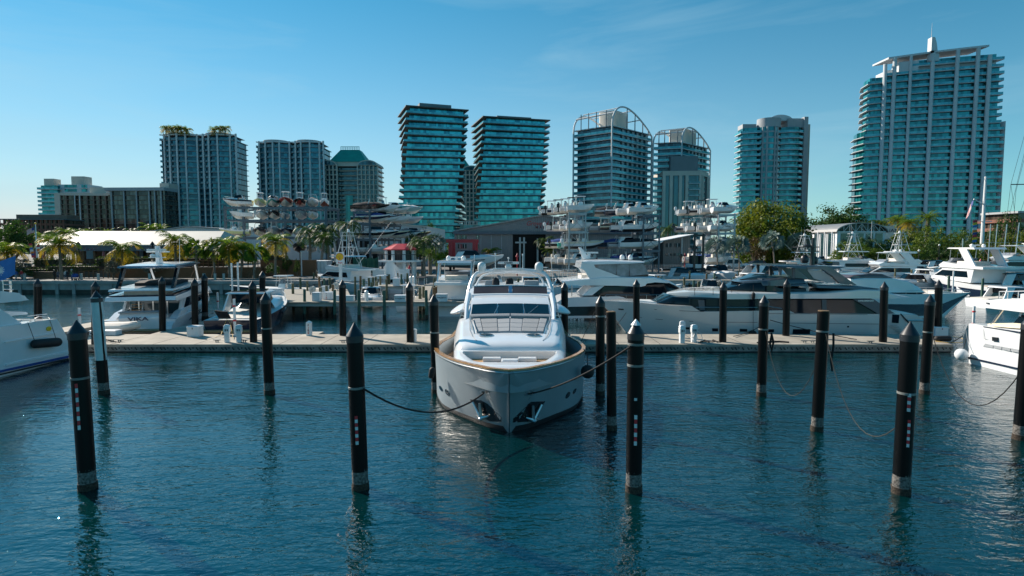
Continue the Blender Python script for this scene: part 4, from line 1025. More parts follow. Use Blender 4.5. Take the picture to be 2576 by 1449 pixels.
mb.build('side_rail','chrome',sb.root)
for px,py,mt in ((1000,718,'SANLORENZO'),):
    q=at(*cr(985,719),sb.Yn+.13); letter('SANLORENZO',.16,'ink silver',sb.root,(q.x,q.y-.0,q.z),-pi/2,1.15,0,.004,.004)
# windshield wedge + foredeck
solidc(sb,'forward_windshield','window glass',[cl(1207,658),cl(1222,640),cl(1335,572),cl(1440,590),cl(1300,664)],tp(2.6,3,sb.P(*cl(1190,650))[0],2.2),None)
solidc(sb,'foredeck_pad','deck white',[cl(990,662),cl(1010,640),cl(1180,648),cl(1215,662)],tp(1.5,5,sb.P(*cl(900,650))[0],2),None)
# upper house, dark grey
solidc(sb,'upper_glazing','tinted glass',[cl(1925,520),cl(2110,445),cl(2300,425),cr(170,590),cr(440,600),cr(440,632),cl(2000,528)],tp(2.35,-1,sb.P(*cl(1860,520))[0],2.),None)
M('dark grey paint',(.055,.075,.095),.22,.2,.08,.6,0,.5,.4)
solidc(sb,'upper_roof','dark grey paint',[cl(2050,440),cl(2160,418),cl(2330,400),cl(2470,385),cr(100,560),cr(250,560),cr(445,548),cr(445,578),cr(0,575),cl(2300,428),cl(2110,452)],tp(2.45,-1,sb.P(*cl(1980,440))[0],2.),None)
solidc(sb,'sky_windshield','window glass',[cl(2130,415),cl(2300,360),cl(2400,375),cl(2440,385),cl(2330,400)],tp(1.9,-2,sb.P(*cl(2090,400))[0],2.),None)
solidc(sb,'sky_house','dark grey paint',[cr(0,505),cr(190,500),cr(440,505),cr(445,560),cr(0,560)],lambda x,z:2.1,None)
solidc(sb,'aft_cabinet','yacht grey paint',[cr(390,575),cr(390,630),cr(495,632),cr(500,580),cr(480,540),cr(440,540)],lambda x,z:1.9,None)
solidc(sb,'upper_deck_wing','dark grey paint',[cr(505,555),cr(700,565),cr(940,572),cr(1080,590),cr(1240,612),cr(1140,606),cr(880,602),cr(520,592)],lambda x,z:2.9,None)
# arch, hardtop, masts
solidc(sb,'hardtop','dark grey paint',[cr(85,368),cr(130,362),cr(420,365),cr(640,368),cr(840,380),cr(700,410),cr(460,404),cr(160,384)],lambda x,z:2.5,None)
sb.pair('arch_leg','dark grey paint',[(640,372),(700,400),(800,470),(945,568),(830,560),(770,550),(690,470),(600,410),(440,404),(430,385)],2.55,.35,cr)
sb.pair('arch_panel','gelcoat grey',[(450,412),(600,420),(690,478),(760,548),(650,542),(520,500),(480,450)],2.32,.1,cr)
sb.pair('hardtop_post','slab dark',[(310,385),(338,385),(338,500),(312,500)],2.2,.15,cr)
sb.pair('hardtop_post','slab dark',[(170,385),(200,385),(196,470),(172,470)],2.2,.15,cr)
for x,y in ((552,310),(690,322)):
    X,z=sb.P(*cr(x,y+42)); mb=MB(); mb.lathe([(.22,0),(.31,.12),(.33,.38),(.27,.56),(.14,.67),(.02,.70)],(X,.3 if x<600 else -.3,z),18); mb.build('satellite_dome','radome black',sb.root)
X,z=sb.P(*cr(655,300)); X2,z2=sb.P(*cr(668,80)); mb=MB(); mb.tube([(X,0,z-.6),(X2,0,z2)],[.2,.12],8)
for yy,w in ((225,90),(180,110)):
    a=sb.P(*cr(660,yy)); mb.bx(a[0]-.3,a[0]+w/4*.03+.6,-.5,.5,a[1]-.04,a[1]+.04)
a=sb.P(*cr(600,185)); mb.lathe([(.3,0),(.32,.15),(.2,.25)],(a[0],0,a[1]),12); mb.build('mast','radome black',sb.root)
X,z=sb.P(*cr(655,250)); 
solidc(sb,'stern_block','yacht grey paint',[cr(1180,812),cr(1290,815),cr(1440,840),cr(1530,862),cr(1180,862)],lambda x,z:2.8,None)
mb=MB(); 
for k in range(6):
    A=sb.P(*cr(1258+20*k,962+20*k)); mb.bx(A[0]-.28,A[0]+.28,3.21,3.3,A[1]-.03,A[1]+.02)
mb.build('boarding_step','steel galvanised pale',sb.root,smooth=False)
A=sb.P(*cr(1330,850)); B=sb.P(*cr(1415,940)); mb=MB(); mb.tube([(A[0],3.25,A[1]),(B[0],3.25,B[1])],.05); mb.build('gangway_rail','engine black',sb.root)
A=sb.P(*cr(1400,915)); B=sb.P(*cr(1560,918)); mb=MB(); mb.tube([(A[0],3.22,A[1]),(B[0],3.22,B[1])],.07); mb.build('stern_rail','chrome',sb.root)
for px,py in ((1540,505),(1728,500),(1916,488),(2105,470)):
    A=sb.P(*cl(px,py+60)); B=sb.P(*cl(px,py-10)); mb=MB(); mb.tube([(A[0],2.6,A[1]),(B[0],2.6,B[1])],.02,5); mb.build('stanchion','engine black',sb.root)
fender('small dark fender hanging high on the grey yacht\'s side',at(*cl(2107,562),45.9),.14,.25,(0,0,1)); fender('black ball fender between grey yacht and dock',at(*cl(2100,945),45.75),.3,0,(0,0,1))
line('thin line from grey yacht\'s deck down to its ball fender',[at(*cl(2107,450),45.9),at(*cl(2107,550),45.85),at(*cl(2104,930),45.7)],.015)
line('dark mooring line from the hawse of the grey yacht down',[at(*cl(826,732),45.7),at(*cl(785,790),45.3),at(*cl(740,850),44.)],.025)
line('dark stern line drooping along the grey yacht\'s flank to dock',sag(at(*cr(20,912),45.7),G(2188,863,DZ+.1)+Vector((0,1.5,0)),.1),.03)
line('dark spring line from dock cleat up along grey yacht',sag(G(1845,846,DZ+.1),at(*cl(2165,875),45.9),.1),.025)
# ------------------------------------------------------------------ white flybridge yacht with black hull band, stern left
ck=lambda x,y:(1368.5+x/4.909,496.4+y/4.909)
sk=SideBoat('flybridge_yacht','white flybridge yacht with black lower hull just right of centre','yacht',56.0,2.7,1610,0)
xs0,_=sk.P(1400,790); xbw=sk.P(1830,750)[0]; 
shk=sorted([sk.P(*ck(*p)) for p in ((160,1300),(215,1262),(300,1238),(950,1220),(1060,1272),(1400,1270),(1560,1240),(1900,1160),(2250,1130))])
topk=lambda x: interp(x,shk); xbk=sk.P(*ck(2270,1130))[0]
botk=lambda x: -.5 if x<xbk-4 else -.5+2.9*((x-xbk+4)/4)**1.3
hwk=lambda x,u: max(.02,(2.7-.15*(1-u))*(1-max(0,(x-1)/(xbk-1.))**2.2)*(1-.3*(1-u)*max(0,(x-2)/(xbk-2))))
zk=sk.P(*ck(300,1345))[1]; zk2=sk.P(1440,797)[1]; zk3=sk.P(1440,801)[1]
mb=MB(); hullskin(mb,[xs0+(xbk-xs0)*i/36 for i in range(37)],topk,botk,hwk,12,lambda x: zk+.02*x,(0,1))
for i,f in enumerate(mb.f):
    zc=sum(mb.v[q][2] for q in f)/len(f)
    if zc<.42 and zc>.25: mb.m[i]=0
mb.build('hull',['gelcoat white','gelcoat black'],sk.root,ang=40)
hk=lambda x,z: max(.03,2.45*(1-max(0,(x-1.)/(sk.P(*ck(1850,1160))[0]-1.))**2.3))
solidc(sk,'saloon_glazing','tinted glass',[ck(600,1208),ck(745,1092),ck(1190,1078),ck(1560,1058),ck(1790,1168),ck(1560,1240),ck(1400,1272),ck(1060,1272),ck(950,1222)],hk,None)
solidc(sk,'aft_pillar','gelcoat white',[ck(475,1215),ck(590,1110),ck(700,1085),ck(760,1085),ck(600,1210)],lambda x,z:2.52,None)
hk2=lambda x,z: max(.03,2.62*(1-max(0,(x-2.)/(sk.P(*ck(1850,1160))[0]-2.))**2.6))
solidc(sk,'flybridge_deck','gelcoat white',[ck(212,1032),ck(480,1003),ck(700,985),ck(960,980),ck(1370,985),ck(1560,1032),ck(1800,1165),ck(1700,1120),ck(1560,1062),ck(1380,1050),ck(1190,1075),ck(1255,1092),ck(1200,1105),ck(900,1092),ck(260,1086)],hk2,None)
sk.pair('side_swoop','gelcoat white',[(470,795),(600,790),(640,870),(960,985),(860,1000),(660,1000),(540,900),(455,868)],2.45,.25,ck)
sk.pair('side_swoop','gelcoat white',[(420,865),(500,870),(570,905),(665,1000),(560,1000),(500,900)],2.5,.2,ck)
solidc(sk,'hardtop','gelcoat white',[ck(465,800),ck(540,783),ck(800,778),ck(1252,795),ck(1252,806),ck(1180,815),ck(700,828),ck(560,835)],lambda x,z:2.5,None)
for a in ([(650,875),(700,832),(900,830),(900,955)],[(908,830),(1060,828),(1060,975),(960,982),(908,962)],[(1068,828),(1240,824),(1310,952),(1068,975)]): sk.pane('vinyl_enclosure','clear vinyl',a,lambda x,z:2.3,ck,off=.015)
solidc(sk,'fly_settee','canvas brown',[ck(960,960),ck(1100,930),ck(1220,935),ck(1310,960),ck(1310,985),ck(960,985)],lambda x,z:2.0,None)
A=sk.P(*ck(480,615)); B=sk.P(*ck(545,770)); mb=MB(); mb.plate([(A[0]-.12,0,A[1]),(A[0]+.15,0,A[1]-.05),(B[0]+.5,0,B[1]),(B[0]-.2,0,B[1])],.35); bev(mb.build('radar_mast','gelcoat white',sk.root,smooth=False),.05)
A=sk.P(*ck(600,690)); mb=MB(); mb.bx(A[0]-.9,A[0]+.9,-.1,.1,A[1]-.07,A[1]+.09); mb.bx(A[0]-.15,A[0]+.15,-.12,.12,A[1]-.5,A[1]-.07); mb.build('radar_bar','radome white',sk.root,smooth=False)
for x,y in ((1040,752),(1128,752)):
    A=sk.P(*ck(x,y+25)); mb=MB(); mb.lathe([(.2,0),(.24,.1),(.23,.3),(.13,.44),(.02,.48)],(A[0],.4 if x<1100 else -.3,A[1]),14); mb.build('satellite_dome','radome white',sk.root)
for x,y in ((495,520),(525,560),(1078,680)):
    A=sk.P(*ck(x,y)); B=sk.P(*ck(x+12,775)); mb=MB(); mb.bar((A[0],0,A[1]),(B[0],0,B[1]),.02,5); mb.build('whip_antenna','radome white',sk.root)
mb=MB()
def railing(bt,mb,pts,n,yy,cv,h=None,r=.022):
    P=[bt.P(*cv(*p)) for p in pts]
    for sd in (-1,1):
        mb.tube([(x,sd*(yy(x) if callable(yy) else yy),z) for x,z in P],r,5)
        for i in range(n+1):
            t=i/n; X=P[0][0]+(P[-1][0]-P[0][0])*t; z=interp(X,sorted(P)); w=yy(X) if callable(yy) else yy
            zb=h(X) if callable(h) else z-h
            mb.bar((X,sd*w,z),(X,sd*w,zb),r*.8,5)
railing(sk,mb,[(765,1205),(1060,1208),(1450,1205),(1560,1190),(1760,1165),(1900,1130)],9,lambda x:hwk(x,1)-.1,ck,topk); mb.build('bow_rail','chrome',sk.root)
mb=MB(); railing(sk,mb,[(230,935),(300,925),(470,925)],4,2.3,ck,.9); railing(sk,mb,[(230,965),(300,955),(470,955)],1,2.3,ck,.3); mb.build('aft_rail','chrome',sk.root)
for x in (345,): 
    A=sk.P(*ck(350,1090)); B=sk.P(*ck(350,1230)); mb=MB(); mb.bar((A[0],2.2,A[1]),(B[0],2.2,B[1]),.05); mb.bar((A[0],-2.2,A[1]),(B[0],-2.2,B[1]),.05); mb.build('deck_post','chrome',sk.root)
solidc(sk,'cockpit_seat','cushion',[ck(480,965),ck(560,960),ck(575,1003),ck(480,1003)],lambda x,z:1.6,None)
q=at(1443.5,806.5,sk.Yn+.0); letter('SEEKER',.42,'ink silver',sk.root,(q.x-.0,q.y-.03,q.z+.06),-pi/2,1.5,.12,.008,.004)
# ------------------------------------------------------------------ white over black yacht behind, bow right
sv=SideBoat('express_yacht','sharp bowed white and black yacht pointing right behind the dock','yacht',57.,2.5,2290,0)
xa=sv.P(2090,740)[0]; xbv,zbv=sv.P(*cr(2242,655))
shv=sorted([sv.P(*cr(*p)) for p in ((640,640),(960,640),(1130,645),(1460,655),(1900,655),(2242,655))])
topv=lambda x: interp(x,shv); xwv=sv.P(*cr(1850,915))[0]
botv=lambda x: -.4 if x<xwv else -.4+(zbv+.38)*((x-xwv)/(xbv-xwv))**.95
hwv=lambda x,u: max(.02,(2.5-.3*(1-u))*(1-max(0,(x+2)/(xbv+2))**2.)*(1-.5*(1-u)*max(0,(x-1)/(xbv-1))))
zs=sv.P(*cr(1500,735))[1]; zs2=sv.P(*cr(1700,860))[1]
mb=MB(); hullskin(mb,[xa+(xbv-xa)*i/34 for i in range(35)],topv,botv,hwv,14)
for i,f in enumerate(mb.f):
    if len(f)!=4: continue
    zc=sum(mb.v[q][2] for q in f)/4; xc=sum(mb.v[q][0] for q in f)/4; up=(topv(xc)-zc)/(topv(xc)-botv(xc)+.01)
    if .34<up<.80: mb.m[i]=1
mb.build('hull',['gelcoat white','gelcoat navy'],sv.root,ang=40)
solidc(sv,'burgundy_windshield','brown glass',[cr(850,492),cr(900,465),cr(1060,448),cr(1200,452),cr(1300,492),cr(1200,500)],lambda x,z:1.9,None)
solidc(sv,'coach_roof','gelcoat white',[cr(860,500),cr(1000,492),cr(1300,494),cr(1440,520),cr(1560,580),cr(1640,640),cr(900,640)],lambda x,z:max(.1,2.0*(1-max(0,x/(xbv-3))**2.2)),None)
solidc(sv,'canvas_cover','canvas black',[cr(1452,655),cr(1458,566),cr(1535,570),cr(1660,640),cr(1600,658)],lambda x,z:1.6,None)
solidc(sv,'bow_seat','cushion',[cr(1790,640),cr(1800,632),cr(1900,630),cr(2000,650),cr(1990,668),cr(1800,668)],lambda x,z:.9,None)
mb=MB(); railing(sv,mb,[(1400,620),(1700,615),(2000,612),(2230,640)],7,lambda x:hwv(x,1)-.05,cr,topv); mb.build('bow_rail','chrome',sv.root)
# ------------------------------------------------------------------ yachts cut by the left and right picture edge
class EdgeBoat:
    """moored bow out toward the camera: its visible flank is the plane x=X0"""
    def __init__(s,label,X0,hw,Y0):
        s.X0=X0; s.Y0=Y0; sx=1 if X0>0 else -1
        s.root=thing('motor_yacht',label,'yacht',(X0+sx*hw,Y0,0),-pi/2); s.hw=hw; s.vis=-1 if X0>0 else 1
    def P(s,px,py):
        Yv=s.X0*F/(px-1288); p=at(px,py,Yv); return (s.Y0-p.y,p.z)
    PL=SideBoat.PL; solid=SideBoat.solid; pane=SideBoat.pane; pair=SideBoat.pair
ce=lambda x,y:(x/5.143,670.8+y/5.143)
le=EdgeBoat('white yacht with blue waterline stripe cut off by left edge','x' and -27.6,3.0,37.)
mid=lambda pts,cv: le.PL(pts,cv)
H=le.PL([(700,675),(780,830),(835,945),(830,1095),(875,1110),(878,1180)],ce)
Tp=le.PL([(400,712),(280,735),(0,772)],ce)
lo=-.4
poly=[(17,3.3),(12,2.9)]+Tp[::-1]+H+[(H[-1][0],lo),(15,lo)]
shl=sorted([(17.5,3.4),(12,2.9)]+Tp+[H[0],H[1],H[2],(H[3][0]-.05,H[3][1])])
topl=lambda x: interp(x,shl); botl=lambda x: -.4 if x<13 else -.4+3.7*((x-13)/4.5)**1.2
hwl=lambda x,u: max(.02,(3.-.1*(1-u))*(1-max(0,(x-6)/11.6)**2.2))
mb=MB(); x0=H[3][0]
hullskin(mb,sorted(set([x0+(17.4-x0)*i/30 for i in range(31)]+[p[0] for p in shl if x0<p[0]<17.4])),topl,botl,hwl,10)
mb.build('hull','gelcoat white',le.root,ang=40)
hlz=lambda x,z: hwl(x,.8)+.0
le.pane('blue_stripe','canvas blue',[(873,1140),(880,1166),(0,1352),(-300,1420),(-300,1395),(0,1325)],lambda x,z:hwl(x,.2)+.06,ce,off=.05)
le.pane('boot_stripe','bottom paint black',[(878,1172),(878,1190),(0,1385),(-300,1452),(-300,1432),(0,1368)],lambda x,z:hwl(x,.1)+.07,ce,off=.05)
le.pane('chine_rail','gelcoat white',[(830,1092),(880,1100),(880,1115),(0,1285),(0,1262)],lambda x,z:hwl(x,.3)+.02,ce,off=.06)
le.pane('rub_rail','gelcoat white',[(690,852),(640,858),(0,972),(0,984),(690,862)],lambda x,z:hwl(x,.7)+.02,ce,off=.05)
P=le.P(*ce(582,803)); mb=MB(); mb.loft([[(P[0]+r*1.1*cos(2*pi*j/12),3.0+d,P[1]+r*.8*sin(2*pi*j/12)) for j in range(12)] for r,d in ((.17,-.02),(.17,.04),(.09,.05))]); mb.build('brass_vent','sign yellow',le.root)
le.solid('cabin_side','gelcoat white',[(280,738),(110,602),(0,515),(-900,300),(-1800,250),(-1800,900),(0,800)],2.85,ce,.12)
le.solid('flybridge_overhang','gelcoat white',[(-1500,260),(0,313),(245,340),(375,432),(250,448),(0,470),(-1500,560)],2.9,ce,.0)
le.solid('fly_seat_back','gelcoat white',[(-600,190),(60,205),(125,235),(122,325),(0,313),(-600,290)],2.2,ce,.0)
P=[le.P(*ce(*p)) for p in ((290,370),(430,375),(450,402),(400,418),(300,415))]; mb=MB(); mb.loft([[(x,1.6,z) for x,z in P],[(x,2.4,z) for x,z in P]],0,True,True); mb.build('boat_crane','gelcoat white',le.root,smooth=False)
P=le.PL([(110,572),(600,585),(628,600),(620,618),(380,640),(150,620)],ce); mb=MB(); mb.loft([[(x,-2.2,z) for x,z in P],[(x,1.6,z) for x,z in P]],0,True,True); mb.build('cockpit_table','gelcoat white',le.root,smooth=False)
P=le.PL([(170,630),(370,630),(340,700),(260,705),(170,690)],ce); mb=MB(); mb.loft([[(x,-1.5,z) for x,z in P],[(x,1.9,z) for x,z in P]],0,True,True); mb.build('seat_cover','canvas white',le.root,smooth=False)
P=le.P(*ce(236,455)); Q=le.P(*ce(238,575)); mb=MB(); mb.bar((P[0],1.6,P[1]),(Q[0],1.6,Q[1]),.1,8); mb.build('overhang_post','gelcoat white',le.root)
mb=MB()
for a in ([(115,325),(118,160),(120,160)],[(205,335),(205,175)],[(222,335),(222,178)],[(120,165),(235,180)],[(120,228),(240,235)],[(120,290),(245,298)],[(60,310),(55,165)]):
    mb.tube([(le.P(*ce(*p))[0],2.6,le.P(*ce(*p))[1]) for p in a],.028,6)
mb.build('fly_rail','chrome',le.root)
mb=MB()
for a in ([(275,720),(290,690),(395,690),(400,715)],[(415,710),(410,680),(465,675),(465,700)],[(465,672),(520,645),(640,650),(680,690)],[(375,640),(625,612)]):
    mb.tube([(le.P(*ce(*p))[0],2.75,le.P(*ce(*p))[1]) for p in a],.025,6)
mb.build('stern_rail','chrome',le.root)
fa=le.P(*ce(340,1000)); fb=le.P(*ce(635,975)); XW=le.X0+.25
A=Vector((XW,le.Y0-fa[0],fa[1])); B=Vector((XW,le.Y0-fb[0],fb[1])); fender('long black fender hanging level along the left edge yacht\'s side',(A+B)/2,.27,(B-A).length-.1,(B-A))
for (x0,y0,x1,y1,lab) in ((300,715,338,960,'left thin cord of the long black fender'),(590,690,617,920,'right thin cord of the long black fender')):
    a=le.P(*ce(x0,y0)); b=le.P(*ce(x1,y1)); line(lab,[(le.X0+.06,le.Y0-a[0],a[1]),(XW-.02,le.Y0-b[0],b[1])],.015)
line('black stern line from the left edge yacht toward dock',sag((le.X0,le.Y0+.2,le.P(*ce(745,765))[1]),G(292,861,DZ+.15),.15),.028)
# flag with a white sun, flown from a staff on that yacht
fl=thing('flag','blue flag with a white sunburst flying at left picture edge','flag',(le.X0-.4,le.Y0-5.2,le.P(*ce(10,200))[1]))
def flagmesh(mb,w,h,nx,ny,mi,amp=.12,drop=0.,ax=(1,0,0),ph=0.,hang=None):
    ax=Vector(ax); nn=ax.cross(Vector((0,0,1)))
    base=len(mb.v)
    for j in range(ny+1):
        for i in range(nx+1):
            u=i/nx; v=j/ny
            if hang: p=Vector(hang(u,v))
            else: p=ax*(w*u)+Vector((0,0,h*v-drop*u*u))+nn*(amp*u**.7*sin(5*u+ph+1.2*v))
            mb.v.append(tuple(p))
    for j in range(ny):
        for i in range(nx):
            a=base+j*(nx+1)+i; mb.f.append((a,a+1,a+nx+2,a+nx+1)); mb.m.append(mi((i+.5)/nx,(j+.5)/ny))
def sunmi(u,v):
    x=(u-.42)*1.5; y=v-.52; r=math.hypot(x,y); a=atan2(y,x)
    return 1 if r<.13+.13*abs(((a*12/pi)%2)-1) else 0
mb=MB(); flagmesh(mb,1.9,1.05,44,28,sunmi,.12,-.35,(0,1,0)); mb.build('cloth',['flag sky','flag white'],fl)
mb=MB(); mb.tube([(0,0,-.9),(0,-.06,1.2)],.03,6); mb.build('staff','teak',fl)
# right edge yacht
cg=lambda x,y:(2374.7+x/5.143,697.7+y/5.143)
re_=EdgeBoat('bright white yacht cut off by the right edge, stern left','x' and 27.4,2.7,36.)
shr=sorted(re_.PL([(360,605),(325,665),(275,800),(555,630),(800,662),(1035,702),(1500,790)],cg)[0:1]+re_.PL([(555,630),(800,662),(1035,702),(1500,790)],cg)+re_.PL([(318,680)],cg))
topr=lambda x: interp(x,shr+[(16,3.)])
xr0=re_.P(*cg(285,930))[0]; 
trans=sorted([(z,x) for x,z in re_.PL([(360,605),(325,665),(275,800),(285,930),(330,1015),(345,1060)],cg)])
hwr=lambda x,u: max(.02,(2.7-.25*(1-u))*(1-max(0,(x-6)/11)**2.2))
mb=MB(); rings=[]
for t in [i/26 for i in range(27)]:
    half=[]
    for u in [1-q/10 for q in range(11)]+[-.1]:
        xt=16.5*t; zt_=topr(xt*1. + re_.P(*cg(360,605))[0]*(1-t)); zbm=-.4 if xt<12 else -.4+3.*((xt-12)/4.5)
        z=zbm+(zt_-zbm)*max(0,u); xx=interp(z,trans)*(1-t)+xt*t if True else 0
        half.append((xx,(hwr(xt,max(0,u)) if u>=0 else .02),z if u>=0 else zbm-.3))
    rings.append([(x,-y,z) for x,y,z in half]+[(x,y,z) for x,y,z in half[::-1]])
mb.loft(rings,0,True,True)
for i,f in enumerate(mb.f):
    if len(f)==4 and sum(mb.v[q][2] for q in f)/4<-.02: mb.m[i]=1
mb.build('hull',['gelcoat white','bottom paint white'],re_.root,ang=40)
hr=lambda x,z: hwr(x,.8)+.03
re_.pane('sheer_stripe','gelcoat navy',[(555,632),(1035,703),(1500,790),(1500,808),(1035,718),(560,645)],hr,cg,off=.03)
re_.pane('boot_stripe','gelcoat navy',[(305,1015),(330,1022),(1010,1172),(1500,1290),(1500,1310),(1010,1190),(335,1045)],lambda x,z:hwr(x,.2)+.04,cg,off=.04)
re_.pane('hull_port','tinted glass',[(675,770),(750,778),(750,830),(680,822)],hr,cg,off=.02)
for k in range(4):
    x=580+113*k; y=857+20*k
    re_.pane('air_vent','gelcoat grey',[(x,y),(x+100,y+20),(x+100,y+58),(x-5 if k else x-30,y+36)],lambda x,z:hwr(x,.6)+.02,cg,off=.012)
re_.pane('panel_seam','gelcoat grey',[(552,640),(556,640),(572,792),(610,798),(610,801),(568,796)],hr,cg,off=.004)
re_.pane('panel_seam','gelcoat grey',[(325,690),(329,690),(388,955),(384,955)],hr,cg,off=.004)
re_.solid('cockpit_coaming','gelcoat cream',[(525,605),(560,595),(850,590),(1000,600),(1000,665),(800,650),(555,628)],2.35,cg,.0)
re_.solid('saloon','tinted glass',[(810,642),(930,490),(1035,478),(1600,480),(1600,800),(1035,700)],2.3,cg,.0)
re_.solid('flybridge','gelcoat white',[(525,372),(560,330),(600,295),(720,283),(1035,272),(1700,280),(1700,520),(1035,448),(700,408),(535,390)],2.75,cg,.0)
P=re_.P(*cg(612,335)); mb=MB(); mb.box((P[0],-2.78,P[1]),(.2,.04,.07)); mb.build('deck_light','ink dark',re_.root,smooth=False)
for a,b,m_ in (((688,405),(572,612),'chrome'),((938,440),(930,505),'gelcoat white')):
    A=re_.P(*cg(*a)); B=re_.P(*cg(*b)); mb=MB()
    for sd in (-1,1): mb.bar((A[0],sd*2.2,A[1]),(B[0],sd*2.3,B[1]),.07,8)
    mb.build('overhang_post',m_,re_.root)
mb=MB()
for a in ([(668,280),(668,185),(1200,175)],[(775,280),(775,190)],[(910,280),(910,180)]): mb.tube([(re_.P(*cg(*p))[0],-2.4,re_.P(*cg(*p))[1]) for p in a],.03,6)
mb.build('fly_rail','chrome',re_.root)
re_.solid('fly_settee','gelcoat white',[(805,280),(805,215),(900,205),(1100,200),(1100,280)],1.8,cg,0.)
re_.solid('fly_helm','gelcoat white',[(890,180),(960,165),(1035,160),(1035,200),(930,195)],1.2,cg,0.)
re_.solid('swim_platform','gelcoat white',[(145,940),(290,930),(400,965),(400,985),(300,965),(150,975)],2.3,cg,0.)
P=Vector((re_.X0-.3,36.2,0)); q=G(2418,893,.0); fender('white ball fender at the stern of the right edge yacht',at(2418.5,892,35.5),.36,0,(0,0,1),'plastic white')
line('grey line from the white ball fender up to yacht',[at(2424,876,35.5),at(2431,850,35.8),at(2438,829,36.)],.02)
line('black dock line beside the right edge yacht\'s stern',[G(2392,862,DZ+.1),at(2411,852,42),at(2422,845,42.5)],.03)
# ------------------------------------------------------------------ small boat kit
def small_hull(L,B,fs,fb,dr,cs,cb,ct,stripe=.35,flare=.86,dk='deck white'):
    """x forward, waterline z=0; side / bottom / upper band / deck"""
    mb=MB(); xs=[-L/2+L*i/16 for i in range(17)]+[L*.47]; xs=sorted(set(xs)); rings=[]
    for x in xs:
        t=(x+L/2)/L; f=max(0,(t-.42)/.58); g=B/2*(.93+.07*min(1,t/.3))*(1-f**2.4); g=max(g,.03)
        sh=fs+(fb-fs)*t**1.7; ch=-.02+(sh*.72)*max(0,(t-.35)/.65)**2.6; kl=-dr+(dr+sh*.8)*max(0,(t-.62)/.38)**2.4
        c=g*flare*(1-.25*f); st=ch+(sh-ch)*(1-stripe)
        gs=c+(g-c)*.75; rk=.10*f*L*.5
        half=[(g,sh,.0),(gs,st,.0),(c,ch,-rk*.35),(max(.015,c*.45),(ch*.45+kl*.55),-rk*.5),(.01,kl,-rk*.7)]
        rings.append([(x+dx,-y,z) for y,z,dx in half]+[(x+dx,y,z) for y,z,dx in half[::-1]]+[(x,.0,sh+.04)])
    mb.loft(rings,0,True,True); n=len(rings[0])
    mp={0:2,1:0,2:1,3:1,4:1,5:1,6:1,7:0,8:2,9:3,10:3}
    for i in range((len(rings)-1)*n): mb.m[i]=mp[i%n]
    return mb.mesh('hull',[cs,cb,ct,dk],True,28)
def engine_mesh(mat):
    mb=MB(); 
    mb.loft([[(x*s-.05*z,y*s,z) for x,y in ((-.3,-.16),(-.38,0),(-.3,.16),(.2,.2),(.26,0),(.2,-.2))] for s,z in ((.8,.0),(1.,.15),(1.,.5),(.8,.7),(.3,.78))],0)
    mb.loft([[(x,y*.5,z) for x,y in ((-.12,-.2),(.12,-.2),(.12,.2),(-.12,.2))] for z in (-.75,0.)],0); mb.box((-.02,0,-.8),(.5,.1,.12)); mb.ball((-.1,0,-.8),.1,6,4)
    return mb.mesh('outboard_engine',mat,True,40)
BC={}
